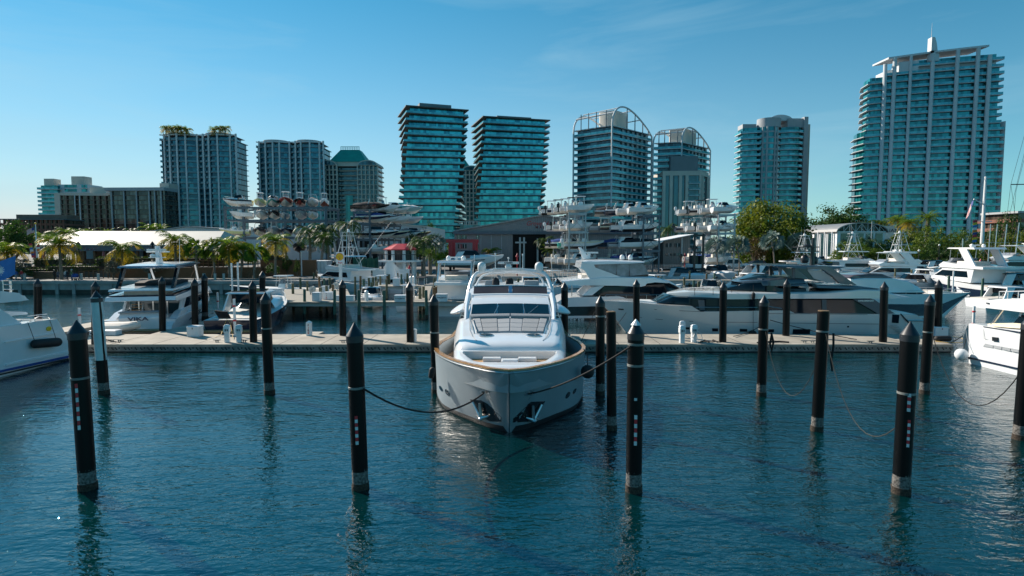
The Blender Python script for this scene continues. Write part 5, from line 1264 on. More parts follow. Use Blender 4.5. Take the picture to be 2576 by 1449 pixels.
def boat_parts(kind,L,B,cs,cb,ct,acc='white'):
    key=(kind,L,B,cs,cb,ct,acc)
    if key in BC: return BC[key]
    P=[]; fs=B*.30; fb=B*.46; dr=B*.2
    if kind in('fly','sport','exp'): fs,fb,dr=B*.27,B*.52,B*.12
    P.append(('hull',small_hull(L,B,fs,fb,dr,cs,cb,ct)))
    sh=lambda x: fs+(fb-fs)*((x+L/2)/L)**1.7
    g=lambda x: B/2*.96*(1-max(0,((x+L/2)/L-.42)/.58)**2.4)
    wt='gelcoat white'; cv={'white':'canvas white','black':'canvas black','blue':'canvas blue','navy':'canvas blue','grey':'canvas grey','red':'gelcoat red','cream':'gelcoat cream'}[acc]
    def cock(x0,x1,mat='cushion'):
        mb=MB(); mb.loft([[(x,-g(x)*.8,sh(x)+.03),(x,g(x)*.8,sh(x)+.03),(x,g(x)*.74,sh(x)+.1),(x,-g(x)*.74,sh(x)+.1)] for x in (x0,x1)]); P.append(('cockpit_coaming',mb.mesh('cockpit_coaming',mat,False)))
    def glassshield(x0,x1,h,w,mat='window glass',base=0.):
        mb=MB(); z=sh(x0)+.05+base
        mb.loft([[(x0,-w*.55,z),(x0-.02,w*.55,z),(x0-.35*(x0-x1)/1.-.25,w,z),(x0-.35*(x0-x1)-.25-.9*h,w*.9,z+h),(x0-.7*h,w*.45,z+h),(x0-.7*h,-w*.45,z+h),(x0-.35*(x0-x1)-.25-.9*h,-w*.9,z+h),(x0-.35*(x0-x1)-.25,-w,z)]]*1+[[(x0+.0,0,z)]*8],0,True,False)
        mb=MB(); 
        mb.loft([[(x0,-w*.5,z),(x0,w*.5,z),(x1,w,z),(x1,-w,z)],[(x0-.75*h,-w*.42,z+h),(x0-.75*h,w*.42,z+h),(x1-.25*h,w*.85,z+h),(x1-.25*h,-w*.85,z+h)]],0,True,True)
        P.append(('windshield',mb.mesh('windshield',mat,False)))
    def ttop(x0,x1,h,w,mat):
        z=sh(0)+h; mb=MB(); mb.loft([[(x0,-w*.8,z),(x0,w*.8,z),(x1,w,z),(x1,-w,z)],[(x0,-w*.8,z+.06),(x0,w*.8,z+.06),(x1,w,z+.06),(x1,-w,z+.06)],[(x0-.1,-w*.7,z+.12),(x0-.1,w*.7,z+.12),(x1+.1,w*.85,z+.12),(x1+.1,-w*.85,z+.12)]]); P.append(('hard_top',mb.mesh('hard_top',mat,False)))
        for a in ((x0-.3,-.5),(x0-.3,.5),(x1+.2,-.55),(x1+.2,.55)):
            mb=MB(); mb.tube([(a[0]+.1*(1 if a[0]>x1+.5 else -1),a[1]*1.1,sh(0)-.1),(a[0],a[1],z)],.035,5); P.append(('top_post',mb.mesh('top_post','aluminium')))
    def engines(n,mat):
        me=engine_mesh(mat)
        for i in range(n): P.append(('outboard_engine',me,(-L/2-.3,(i-(n-1)/2)*.62,fs*.9)))
    if kind=='cc':
        mb=MB(); z=sh(0)-.1; mb.loft([[(-.5,-.45,z),(.55,-.45,z),(.55,.45,z),(-.5,.45,z)],[(-.45,-.42,z+.75),(.35,-.42,z+.75),(.35,.42,z+.75),(-.45,.42,z+.75)]]); P.append(('console',mb.mesh('console',wt,False)))
        mb=MB(); mb.loft([[(.32,-.42,z+.76),(.32,.42,z+.76),(-.2,.42,z+.76),(-.2,-.42,z+.76)],[(.05,-.36,z+1.35),(.05,.36,z+1.35),(-.25,.36,z+1.35),(-.25,-.36,z+1.35)]]); P.append(('windshield',mb.mesh('windshield','clear vinyl',False)))
        ttop(.9,-1.1,1.65,B*.32,wt if acc=='white' else cv); mb=MB(); mb.bx(-1.3,-.85,-.5,.5,z,z+.75); P.append(('leaning_post',mb.mesh('leaning_post','cushion',False)))
        mb=MB(); x=L*.28; mb.loft([[(x-.9,-.5,sh(x)),(x-.9,.5,sh(x)),(x+.7,.2,sh(x)),(x+.7,-.2,sh(x))],[(x-.9,-.45,sh(x)+.16),(x-.9,.45,sh(x)+.16),(x+.6,.18,sh(x)+.14),(x+.6,-.18,sh(x)+.14)]]); P.append(('bow_seat',mb.mesh('bow_seat','cushion',False)))
        engines(2 if L>7.5 else 1,'engine black' if acc in('black','red') else 'engine white'); cock(-L*.45,-L*.15)
    elif kind=='bow':
        glassshield(L*.12,-L*.12,.42,B*.38,'window glass'); cock(-L*.45,-L*.12); cock(L*.13,L*.3)
        z=sh(0); mb=MB(); w=B*.40
        mb.tube([(-.9,-w,z),(-.5,-w*.92,z+1.),(-.35,-w*.75,z+1.35),(-.35,w*.75,z+1.35),(-.5,w*.92,z+1.),(-.9,w,z)],.05,6); P.append(('tower_arch',mb.mesh('tower_arch',{'black':'engine black'}.get(acc,'aluminium'))))
        mb=MB(); mb.loft([[(-1.5,-w*.7,z+1.34),(-1.5,w*.7,z+1.34),(.3,w*.62,z+1.40),(.3,-w*.62,z+1.40)],[(-1.45,-w*.65,z+1.42),(-1.45,w*.65,z+1.42),(.2,w*.55,z+1.48),(.2,-w*.55,z+1.48)]]); P.append(('bimini_top',mb.mesh('bimini_top',cv,False)))
    elif kind=='cov':
        mb=MB(); rings=[]
        for i in range(9):
            x=-L*.44+L*.80*i/8; w=g(x)*.97; pk=.55*sin(pi*min(1,(i+.6)/8.4))**.7*B*.42
            rings.append([(x,-w,sh(x)+.02),(x,-w*.6,sh(x)+.1+pk*.6),(x,0,sh(x)+.12+pk*(1+.15*sin(i*2.3))),(x,w*.6,sh(x)+.1+pk*.6),(x,w,sh(x)+.02)])
        mb.loft(rings,0,False); P.append(('boat_cover',mb.mesh('boat_cover',cv,True,60)))
        mb=MB(); mb.tube([(-.4,-B*.4,sh(0)),(-.1,-B*.3,sh(0)+1.2),(-.1,B*.3,sh(0)+1.2),(-.4,B*.4,sh(0))],.05,6); P.append(('arch',mb.mesh('arch',wt)))
    elif kind in('cru','exp'):
        mb=MB(); rings=[]
        for i in range(8):
            x=-L*.02+L*.42*i/7; w=g(x)*.78; h=(B*.15)*(1-(i/7)**2)+.03; rings.append([(x,-w,sh(x)),(x,-w*.8,sh(x)+h*.8),(x,0,sh(x)+h),(x,w*.8,sh(x)+h*.8),(x,w,sh(x))])
        mb.loft(rings,0,False); P.append(('foredeck',mb.mesh('foredeck',wt,True,60)))
        glassshield(L*.13,-L*.15,B*.24,B*.38,'tinted glass',B*.10); cock(-L*.46,-L*.15)
        z=sh(0)+B*.34; w=B*.4
        if acc in('white','cream') or kind=='exp':
            mb=MB(); mb.loft([[(-L*.22,-w,z),(-L*.22,w,z),(L*.06,w*.75,z+.03),(L*.06,-w*.75,z+.03)],[(-L*.21,-w*.9,z+.13),(-L*.21,w*.9,z+.13),(L*.03,w*.6,z+.16),(L*.03,-w*.6,z+.16)]]); P.append(('hard_top',mb.mesh('hard_top',wt if acc!='black' else 'gelcoat black',False)))
            for sd in (-1,1):
                mb=MB(); mb.loft([[(-L*.27,sd*w*1.05,sh(-L*.2)),(-L*.17,sd*w*1.05,sh(-L*.2)),(-L*.10,sd*w*.9,z+.02),(-L*.2,sd*w*.9,z+.02)],[(-L*.27,sd*w*.97,sh(-L*.2)),(-L*.17,sd*w*.97,sh(-L*.2)),(-L*.10,sd*w*.82,z+.02),(-L*.2,sd*w*.82,z+.02)]]); P.append(('arch_leg',mb.mesh('arch_leg',wt,False)))
        else:
            mb=MB(); mb.tube([(-L*.24,-w,sh(0)),(-L*.17,-w*.85,z),(-L*.15,0,z+.1),(-L*.17,w*.85,z),(-L*.24,w,sh(0))],[.13,.1,.09,.1,.13],6); P.append(('radar_arch',mb.mesh('radar_arch',wt)))
            mb=MB(); mb.loft([[(-L*.3,-w*.8,z-.1),(-L*.3,w*.8,z-.1),(-L*.02,w*.6,z+.05),(-L*.02,-w*.6,z+.05)],[(-L*.29,-w*.7,z+.0),(-L*.29,w*.7,z+.0),(-L*.04,w*.5,z+.15),(-L*.04,-w*.5,z+.15)]]); P.append(('bimini_top',mb.mesh('bimini_top',cv,False)))
        for sd in (-1,1):
            mb=MB(); mb.tube([(L*(.05+.4*i/6),sd*g(L*(.05+.4*i/6))*.95,sh(L*(.05+.4*i/6))+.42*min(1,i/1.)) for i in range(7)],.025,5)
            for i in (1,3,5): x=L*(.05+.4*i/6); mb.bar((x,sd*g(x)*.95,sh(x)),(x,sd*g(x)*.95,sh(x)+.42),.02,4)
            P.append(('bow_rail',mb.mesh('bow_rail','chrome')))
            mb=MB(); x0=L*.02; mb.loft([[(x,sd*(g(x)*.99+.0),sh(x)*zf) for x,zf in ((x0,.62),(x0+L*.18,.60),(x0+L*.2,.70),(x0+.02,.74))],[(x,sd*(g(x)*1.03+.03),sh(x)*zf) for x,zf in ((x0,.62),(x0+L*.18,.60),(x0+L*.2,.70),(x0+.02,.74))]]); P.append(('hull_window',mb.mesh('hull_window','tinted glass',False)))
    elif kind in('fly','sport'):
        z0=sh(0)-.1; w=B*.42; h1=B*.36
        def blk(name,mat,pts,wf,tp=.06):
            mb=MB(); mb.side([(x*L,z0+z*B) for x,z in pts],wf,tp,z0); P.append((name,mb.mesh(name,mat,True,25)))
        blk('deckhouse',wt,[(-.28,0),(.26,.05),(.10,.34),(-.30,.36)],w)
        for sd in (-1,1):
            mb=MB(); mb.panel([(x*L,z0+z*B) for x,z in ((-.24,.13),(.205,.13),(.10,.29),(-.22,.29))],w,.06,z0,(sd,),.03); P.append(('saloon_window',mb.mesh('saloon_window','tinted glass',False)))
        mb=MB(); A=[(.262*L,z0+.10*B),(.118*L,z0+.315*B)]; mb.loft([[(A[0][0],-w*.8,A[0][1]),(A[0][0],w*.8,A[0][1]),(A[1][0],w*.72,A[1][1]),(A[1][0],-w*.72,A[1][1])],[(A[0][0]+.06,-w*.8,A[0][1]+.04),(A[0][0]+.06,w*.8,A[0][1]+.04),(A[1][0]+.06,w*.72,A[1][1]+.04),(A[1][0]+.06,-w*.72,A[1][1]+.04)]]); P.append(('windshield',mb.mesh('windshield','tinted glass',False)))
        blk('flybridge',wt,[(-.42,.36),(.12,.36),(.14,.43),(.08,.52),(.05,.50),(-.20,.44),(-.42,.42)],w*1.02,0)
        mb=MB(); mb.side([(.075*L,z0+.52*B),(.03*L,z0+.62*B),(-.0*L,z0+.62*B),(.04*L,z0+.50*B)],w*.85,.05,z0); P.append(('fly_windscreen',mb.mesh('fly_windscreen','clear vinyl' if kind=='fly' else 'tinted glass',False)))
        blk('fly_seat','cushion',[(-.18,.44),(-.02,.47),(-.02,.54),(-.18,.54)],w*.7)
        if kind=='fly':
            blk('hard_top',wt if acc!='black' else 'gelcoat black',[(-.30,.86),(.06,.87),(.03,.90),(-.28,.91)],w*.95,0)
            for sd in (-1,1):
                mb=MB(); q=[(-.32,.43),(-.22,.43),(-.10,.87),(-.2,.87)]; mb.loft([[(x*L,sd*w*.97,z0+z*B) for x,z in q],[(x*L,sd*w*.88,z0+z*B) for x,z in q]]); P.append(('arch_leg',mb.mesh('arch_leg',wt,False)))
                mb=MB(); mb.bar((.045*L,sd*w*.8,z0+.5*B),(.035*L,sd*w*.8,z0+.87*B),.035); P.append(('top_post',mb.mesh('top_post','aluminium')))
            for sd in (-1,1):
                mb=MB(); mb.lathe([(.2,0),(.26,.1),(.24,.33),(.13,.47),(.02,.5)],(-.14*L,sd*.8,z0+.91*B),12); P.append(('satellite_dome',mb.mesh('satellite_dome','radome white')))
            mb=MB(); mb.bx(-.1*L-.08,-.1*L+.08,-.7,.7,z0+.91*B+.25,z0+.91*B+.37); mb.bx(-.1*L-.1,-.1*L+.1,-.12,.12,z0+.91*B,z0+.91*B+.25); P.append(('radar',mb.mesh('radar','radome white',False)))
        else:   # tuna tower
            mb=MB(); zt=z0+1.62*B; zm=z0+1.12*B; zr=z0+.80*B
            for sd in (-1,1):
                mb.bar((-.19*L,sd*w*.75,z0+.4*B),(-.12*L,sd*.55,zt),.045); mb.bar((.04*L,sd*w*.7,z0+.4*B),(-.06*L,sd*.55,zt),.045)
                mb.bar((.04*L,sd*w*.7,z0+.4*B),(-.13*L,sd*.75,zm),.03,5); mb.bar((-.19*L,sd*w*.75,z0+.4*B),(-.03*L,sd*.72,zm),.03,5)
                mb.bar((-.16*L,sd*.25,z0+.82*B),(-.10*L,sd*.2,zt),.03,5)
                for zz in (zm,zt-.55): mb.bar((-.16*L,sd*.75,zz),(-.03*L,sd*.75,zz),.035,5)
            for k in range(8): zz=z0+.86*B+(zt-z0-.86*B)*k/8; x=-.16*L+.06*L*k/8; mb.bar((x,-.25,zz),(x,.25,zz),.022,4)
            P.append(('tuna_tower',mb.mesh('tuna_tower','aluminium')))
            blk('hard_top',wt,[(-.24,.80),(.08,.80),(.06,.84),(-.22,.84)],w*.9,0)
            mb=MB(); mb.bx(-.16*L,-.02*L,-.8,.8,zm,zm+.07); mb.bx(-.15*L,-.04*L,-.65,.65,zt,zt+.06); P.append(('tower_platform',mb.mesh('tower_platform',wt,False)))
            mb=MB(); mb.lathe([(.2,0),(.24,.1),(.22,.3),(.12,.43),(.02,.46)],(-.1*L,0,zt+.06),12); P.append(('satellite_dome',mb.mesh('satellite_dome','radome white')))
            for sd in (-1,1):
                mb=MB(); mb.tube([(-.05*L,sd*w,z0+.45*B),(-.55*L,sd*w*1.5,zt+.35*B)],[.035,.012],5); P.append(('outrigger_pole',mb.mesh('outrigger_pole','aluminium')))
                mb=MB(); mb.bar((-.12*L,sd*.5,zt),(-.13*L,sd*.5,zt+.7*B*.6),.018,4); P.append(('whip_antenna',mb.mesh('whip_antenna','radome white')))
        for sd in (-1,1):
            mb=MB(); mb.tube([(L*(-.05+.52*i/7),sd*max(.05,g(L*(-.05+.52*i/7))*.95),sh(L*(-.05+.52*i/7))+.55*min(1,i/1.)) for i in range(8)],.025,5)
            for i in (1,3,5,7): x=L*(-.05+.52*i/7); mb.bar((x,sd*max(.05,g(x)*.95),sh(x)),(x,sd*max(.05,g(x)*.95),sh(x)+.55),.02,4)
            P.append(('bow_rail',mb.mesh('bow_rail','chrome')))
        mb=MB(); mb.bx(-.49*L,-.30*L,-B*.4,B*.4,sh(-.4*L)*.6,sh(-.4*L)+.02); P.append(('cockpit_sole',mb.mesh('cockpit_sole','teak',False)))
    BC[key]=P; return P
def boat(kind,name,label,cat,pos,rz,L,B,cs='gelcoat white',cb='bottom paint white',ct=None,acc='white',group=None,roll=0):
    root=thing(name,label,cat,pos,rz,group)
    for p in boat_parts(kind,L,B,cs,cb,ct or cs,acc): put(p[0],p[1],root,p[2] if len(p)>2 else (0,0,0))
    return root
# ------------------------------------------------------------------ boat racks
COLN={'gelcoat white':'white','gelcoat navy':'navy','gelcoat black':'black','gelcoat red':'red','gelcoat teal':'teal','gelcoat yellow':'pale yellow','gelcoat grey':'grey','gelcoat sea':'sea green','gelcoat blue':'blue','gelcoat silver':'silver','gelcoat cream':'cream'}
KN={'cc':'centre console boat','bow':'bowrider with a bimini','cov':'canvas covered boat','cru':'express cruiser'}
RACKG='boats stored on the dry racks'
def rack_frame(label,xs,ys,zs,mat='steel grey blue',r=.22,brace=True,depth_beam=True):
    c=(sum(xs)/len(xs),ys[0],GZ); root=thing('boat_rack',label,'boat rack',c,0,'steel dry stack racks')
    for y in ys:
        for x in xs:
            mb=MB(); mb.bx(x-r,x+r,y-r,y+r,GZ-.1,zs[-1]+.02); mb.build('column',mat,root,smooth=False,world=True)
    for z in zs:
        for y in ys:
            mb=MB(); mb.bx(min(xs)-r,max(xs)+r,y-r-.06,y-r-.003,z-.55,z-.12); mb.build('cross_beam',mat,root,smooth=False,world=True)
        if depth_beam:
            for x in xs:
                mb=MB(); mb.bx(x+r+.003,x+r+.16,min(ys),max(ys),z-.36,z-.02); mb.build('depth_beam',mat,root,smooth=False,world=True)
    if brace:
        for za,zb in zip([GZ]+zs[:-1],zs):
            for a,b in (((xs[0],za),(xs[1],zb-.5)),((xs[1],za),(xs[0],zb-.5))): mb=MB(); mb.bar((a[0],ys[0]+.1,a[1]),(b[0],ys[0]+.1,b[1]),.035,5); mb.build('cross_brace',mat,root,world=True)
    return root
# rack A, bows to the viewer
YA=128.
def zr(py,Y): return at(1288,py,Y).z
tA=[zr(519,YA),zr(551,YA),zr(595,YA)]
rack_frame('large grey steel boat rack behind the palms, left of centre',[px2x(p,YA) for p in (571,617,720,823)],[YA,YA+9],tA[::-1])
A1=[('cru','gelcoat white','bottom paint white','gelcoat navy','black',557,629,'side'),('cc','gelcoat yellow','bottom paint white','gelcoat yellow','white',625,658,''),('cru','gelcoat teal','bottom paint white','gelcoat white','white',658,692,''),('cc','gelcoat red','bottom paint white','gelcoat red','white',686,725,''),('cc','gelcoat black','gelcoat red','gelcoat black','white',727,761,''),('cov','gelcoat white','bottom paint white','gelcoat white','black',759,793,''),('cc','gelcoat white','bottom paint red','gelcoat white','white',793,822,'')]
A2=[('cc','gelcoat white','bottom paint white','gelcoat white','white',573,630,'side'),('cov','gelcoat white','bottom paint white','gelcoat silver','white',627,661,''),('bow','gelcoat black','bottom paint white','gelcoat black','black',659,693,''),('cov','gelcoat silver','bottom paint white','gelcoat white','grey',693,720,''),('cov','gelcoat grey','bottom paint white','gelcoat grey','grey',727,762,''),('bow','gelcoat white','gelcoat cream','gelcoat white','grey',761,792,'')]
A3=[('cc','gelcoat yellow','bottom paint white','gelcoat white','white',545,620,'side'),('bow','gelcoat navy','gelcoat cream','gelcoat navy','black',618,655,''),('cc','gelcoat silver','bottom paint white','gelcoat silver','white',652,692,''),('cru','gelcoat navy','bottom paint white','gelcoat navy','white',690,725,''),('cru','gelcoat sea','bottom paint white','gelcoat sea','black',722,756,''),('cov','gelcoat white','bottom paint white','gelcoat white','blue',757,789,''),('cc','gelcoat blue','bottom paint white','gelcoat white','white',790,820,'')]
A4=[('cov','gelcoat black','bottom paint black','gelcoat black','black',716,757,''),('cc','gelcoat silver','bottom paint white','gelcoat silver','white',757,787,''),('cc','gelcoat white','bottom paint white','gelcoat white','white',788,821,''),('bow','gelcoat blue','bottom paint white','gelcoat white','black',640,676,''),('cov','gelcoat white','bottom paint white','gelcoat white','grey',678,712,'')]
tn={0:'top tier',1:'second tier',2:'third tier',3:'ground level'}
for ti,(row,py) in enumerate(((A1,519),(A2,551),(A3,595),(A4,638))):
    row=sorted(row,key=lambda r:r[5])
    for i,(k,cs,cb,ct,acc,a,b,md) in enumerate(row):
        Y=YA-1.5 if md else YA-.5; zz=zr(py,Y); w=(b-a)*Y/F
        lab='%s %s, %s of the left rack\'s %s'%(COLN[cs],KN[k],nth(i+1),tn[ti])
        if md: boat(k,'rack_boat',lab,'boat',(px2x((a+b)/2,Y),Y+2.,zz+.62),pi+.22,w*.98,2.5,cs,cb,ct,acc,RACKG)
        else:
            B=w*.86; L=B*3.0; boat(k,'rack_boat',lab,'boat',(px2x((a+b)/2,Y)+.2,Y+L*.42,zz+B*.24),-pi/2+.30,L,B,cs,cb,ct,acc,RACKG)
# rack B, rows running back to the right
YBk=118.
tB=[zr(532,YBk),zr(559,YBk),zr(599,YBk),zr(640,YBk)]
rack_frame('grey steel boat rack between palms and red roofed lookout',[px2x(p,YBk) for p in (893,932)],[YBk,YBk+7,YBk+14],tB[:3][::-1],'steel grey blue',.17)
rack_frame('rear extension of the rack beside the red roofed lookout',[px2x(p,YBk+8) for p in (962,993)],[YBk+8,YBk+15],tB[:3][::-1],'steel grey blue',.17,False)
BB=[[('cov','gelcoat black','gelcoat black','black'),('cc','gelcoat white','gelcoat white','white'),('cru','gelcoat white','gelcoat teal','white'),('cov','gelcoat sea','gelcoat sea','white')],
    [('cov','gelcoat navy','gelcoat white','blue'),('cru','gelcoat white','gelcoat navy','black'),('bow','gelcoat white','gelcoat white','white'),('cc','gelcoat silver','gelcoat white','white')],
    [('cru','gelcoat black','gelcoat white','grey'),('bow','gelcoat navy','gelcoat cream','black'),('cov','gelcoat white','gelcoat navy','grey'),('cru','gelcoat black','gelcoat yellow','black')],
    [('cc','gelcoat silver','gelcoat white','white'),('cov','gelcoat white','gelcoat white','grey'),('cc','gelcoat white','gelcoat blue','white')]]
for t,row in enumerate(BB):
    for i,(k,cs,ct,acc) in enumerate(row):
        L=(7.6,7.,6.6,6.4)[i] if t!=2 else 8.4-.4*i; Y=YBk+1.6+3.1*i; x0=px2x((881,882,893,890)[t],YBk)+L/2+2.15*i
        boat(k,'rack_boat','%s %s on the lookout side rack, %s, %s'%(COLN[cs],KN[k],tn[t],('nearest boat','second boat back','third boat back','rearmost boat')[i]),'boat',(x0,Y,tB[t]+.55),.12 if t!=0 else .15,L,2.3,cs,'bottom paint white',ct,acc,RACKG)
def side_rack(nm,lab,pxposts,Y0,pys,rows,pxspan,mat,dx,eng=True,rz0=0.,dY=3.0):
    zs=[zr(p,Y0) for p in pys]; xs=[px2x(p,Y0) for p in pxposts]
    rack_frame(lab,xs,[Y0+dY*1.6*q for q in range(max(2,len(rows[0])-1))],[z for z in zs if z>GZ+2][::-1],mat,.13,True)
    for t,row in enumerate(rows):
        for i,(k,cs,cb,ct,acc) in enumerate(row):
            a,b=pxspan[t]; L=(b-a)*Y0/F*(.95+.05*R.random())*(1-.02*i); Y=Y0+1.3+dY*i; x=px2x((a+b)/2,Y0)+dx*i
            boat(k,'rack_boat','%s %s on the %s rack, %s, %s'%(COLN[cs],KN[k],nm,tn[t],('nearest boat','second boat back','third boat back','fourth boat back','rearmost boat')[i]),'boat',(x,Y,zs[t]+.5),rz0+R.uniform(-.03,.03),L,2.35,cs,cb,ct,acc,RACKG)
W_='gelcoat white'; BW='bottom paint white'; BK='bottom paint black'
C_=[[('cc',W_,BW,W_,'white'),('cc','gelcoat silver',BW,W_,'black'),('cc',W_,BW,W_,'white'),('cc','gelcoat navy',BW,W_,'black'),('cc',W_,BK,W_,'white')],
    [('cc',W_,BW,W_,'white'),('cru',W_,BW,'gelcoat navy','black'),('cc','gelcoat grey',BW,W_,'black'),('cc',W_,BW,W_,'white')],
    [('cc',W_,BK,'gelcoat cream','white'),('bow','gelcoat teal','gelcoat teal','gelcoat teal','black'),('cc','gelcoat black',BW,W_,'black'),('cov','gelcoat navy',BW,W_,'blue')],
    [('cru',W_,BW,W_,'white'),('cc','gelcoat silver',BW,W_,'white'),('bow',W_,BW,W_,'black'),('cc',W_,BK,W_,'black')]]
side_rack('middle','pale steel boat rack in front of the grey marina shed',(1431,1472),112.,(534,580,626,668),C_,((1427,1496),(1425,1493),(1420,1522),(1420,1500)),'steel galvanised pale',-1.15)
D_=[[('cru',W_,BW,W_,'white'),('cru','gelcoat silver',BW,W_,'white'),('bow','gelcoat navy','gelcoat navy',W_,'grey'),('cov','gelcoat black',BW,W_,'black')],
    [('cc',W_,BK,W_,'white'),('cru',W_,'gelcoat navy',W_,'white'),('cov','gelcoat black',BW,'gelcoat cream','black'),('cc','gelcoat silver',BW,W_,'white')],
    [('cov',W_,BW,W_,'black'),('cru','gelcoat silver',BW,'gelcoat navy','white'),('cov','gelcoat navy','gelcoat navy','gelcoat navy','blue')],
    [('cru',W_,BW,'gelcoat navy','black'),('cov',W_,BW,W_,'blue'),('cc','gelcoat red',BW,W_,'white')]]
side_rack('centre right','pale steel boat rack left of the small grey house',(1617,1657),108.,(539,583,627,668),D_,((1580,1660),(1565,1665),(1560,1672),(1560,1660)),'steel grey blue',-1.7)
E_=[[('cru',W_,BW,W_,'blue'),('cc','gelcoat silver',BW,W_,'white'),('cc','gelcoat black',BW,W_,'black'),('cc',W_,BW,W_,'white')],
    [('cru',W_,BW,W_,'grey'),('cc','gelcoat silver',BW,W_,'black'),('cc',W_,BW,W_,'white'),('cc','gelcoat navy',BW,W_,'black')],
    [('cov',W_,BW,W_,'grey'),('cc',W_,BW,W_,'white')],
    [('cc',W_,BW,W_,'white'),('cov','gelcoat navy',BK,W_,'blue'),('cc','gelcoat silver',BW,W_,'black')]]
side_rack('right','pale steel boat rack left of the large golden tree',(1805,1845),116.,(537,583,620,665),E_,((1792,1860),(1786,1858),(1785,1845),(1780,1845)),'steel galvanised pale',-1.45)
# ------------------------------------------------------------------ boats afloat
def afl(kind,name,label,cat,pxc,pyw,rz,L,B,**k):
    p=G(pxc,pyw,0); return boat(kind,name,label,cat,(p.x,p.y,0),rz,L,B,**k)
q_=pi/2
AG='cruisers moored around the fuel pier'
afl('cc','centre_console','black hulled centre console with long white hardtop beside the seawall','boat',712,747,pi-.03,14.5,3.4,cs='gelcoat black',cb='bottom paint black',ct='gelcoat navy')
afl('sport','sportfishing_boat','white sportfishing boat with tall tower behind the fuel sign','boat',865,728,q_+.9,15,4.6)
afl('cru','small_cruiser','small white cruiser hidden behind the low long pier cabinet','boat',935,770,-q_+.25,8.5,3,acc='white',group=AG)
afl('cc','centre_console','white centre console with engines toward viewer by square cabinet','boat',1030,775,q_+.1,7,2.6,group=AG)
afl('cc','centre_console','grey centre console lying bow first between rear pilings','boat',962,738,-q_-.15,7.5,2.6,cs='gelcoat silver',group=AG)
afl('cru','small_cruiser','small white cabin boat on the rear pier in front of lookout','boat',1085,712,.1,7.5,2.8,group=AG)
afl('fly','flybridge_cruiser','white flybridge cruiser seen stern on, just left of central yacht','yacht',1152,778,q_,13,4.4,group=AG)
afl('cc','centre_console','white centre console behind the white cruiser left of central yacht','boat',1172,722,q_-.3,8,2.8)
afl('cru','small_cruiser','white cruiser seen through the central yacht\'s radar arch','boat',1330,735,q_+.15,10,3.3)
afl('cc','centre_console','black topped boat seen through the central yacht\'s radar arch','boat',1255,728,.4,8,2.8,acc='black')
afl('cc','centre_console','white T top boat just right of the central yacht\'s arch','boat',1395,722,.3,9,3)
afl('cru','small_cruiser','white cruiser with dark windows between arch and flybridge yacht','boat',1420,738,.2,9,3,acc='black')
afl('exp','express_cruiser','white cruiser with black radar arch behind the flybridge yacht','yacht',1730,716,-q_+.4,13,4.2,acc='black')
afl('exp','express_cruiser','white hardtop cruiser with red inside its cabin windows','yacht',1808,712,-q_+.15,14,4.6,acc='white')
afl('cru','small_cruiser','small white cruiser with dark canvas among the greenish pilings','boat',1790,752,-q_-.3,10,3.4,acc='grey')
afl('exp','express_cruiser','beige motor yacht with curved cabin lying behind the pilings','yacht',1940,712,.05,19,4.8,cs='gelcoat cream',ct='gelcoat cream',acc='cream')
afl('sport','sportfishing_boat','white sportfisher with lattice tower, leftmost of three at right','boat',2035,694,.2,15,4.6,group='sportfishers with towers')
afl('sport','sportfishing_boat','white sportfisher with tall lattice tower, middle of three','boat',2160,696,-.15,16,4.8,group='sportfishers with towers')
afl('sport','sportfishing_boat','white sportfisher with lattice tower and outriggers, rightmost of three','boat',2275,700,.1,15.5,4.8,group='sportfishers with towers')
afl('fly','flybridge_cruiser','white flybridge yacht behind the long grey yacht\'s dark arch','yacht',2225,712,pi-.1,15,4.6)
afl('cov','tender_boat','boat under a grey canvas cover behind the black hulled yacht','boat',2320,716,.1,9,3.2,acc='grey')
afl('exp','express_cruiser','white cruiser with dark hardtop far right of the towers','yacht',2350,690,.2,15,4.6,acc='black')
afl('fly','flybridge_cruiser','large flybridge yacht seen stern on with clear cockpit enclosure','yacht',2425,737,q_-.05,16,5.4,cs='gelcoat navy',ct='gelcoat white')
afl('fly','flybridge_cruiser','large white motor yacht with two radomes at right edge','yacht',2545,700,pi-.05,22,5.6)
afl('exp','express_cruiser','white cruiser with dark bimini at the right edge pier','yacht',2550,742,.1,14,4.4,acc='black')
afl('cru','small_cruiser','white boat behind the right edge yacht\'s flybridge','boat',2545,772,.1,9,3.2,acc='white')
afl('cc','centre_console','white centre console between the sportfishers','boat',2110,702,.15,9,2.8)
afl('cc','centre_console','white centre console before the mangroves at right','boat',2395,676,pi,9,2.8,acc='black')
afl('cru','small_cruiser','white cruiser with blue canvas near the beige yacht\'s stern','boat',2080,722,.1,11,3.4,acc='blue')
afl('cru','small_cruiser','white express boat right of the beige yacht, under the dark arch','boat',2180,728,.05,11,3.5,acc='grey')
afl('exp','express_cruiser','white cruiser left of the large stern on yacht','yacht',2355,722,.3,13,4.2,acc='white')
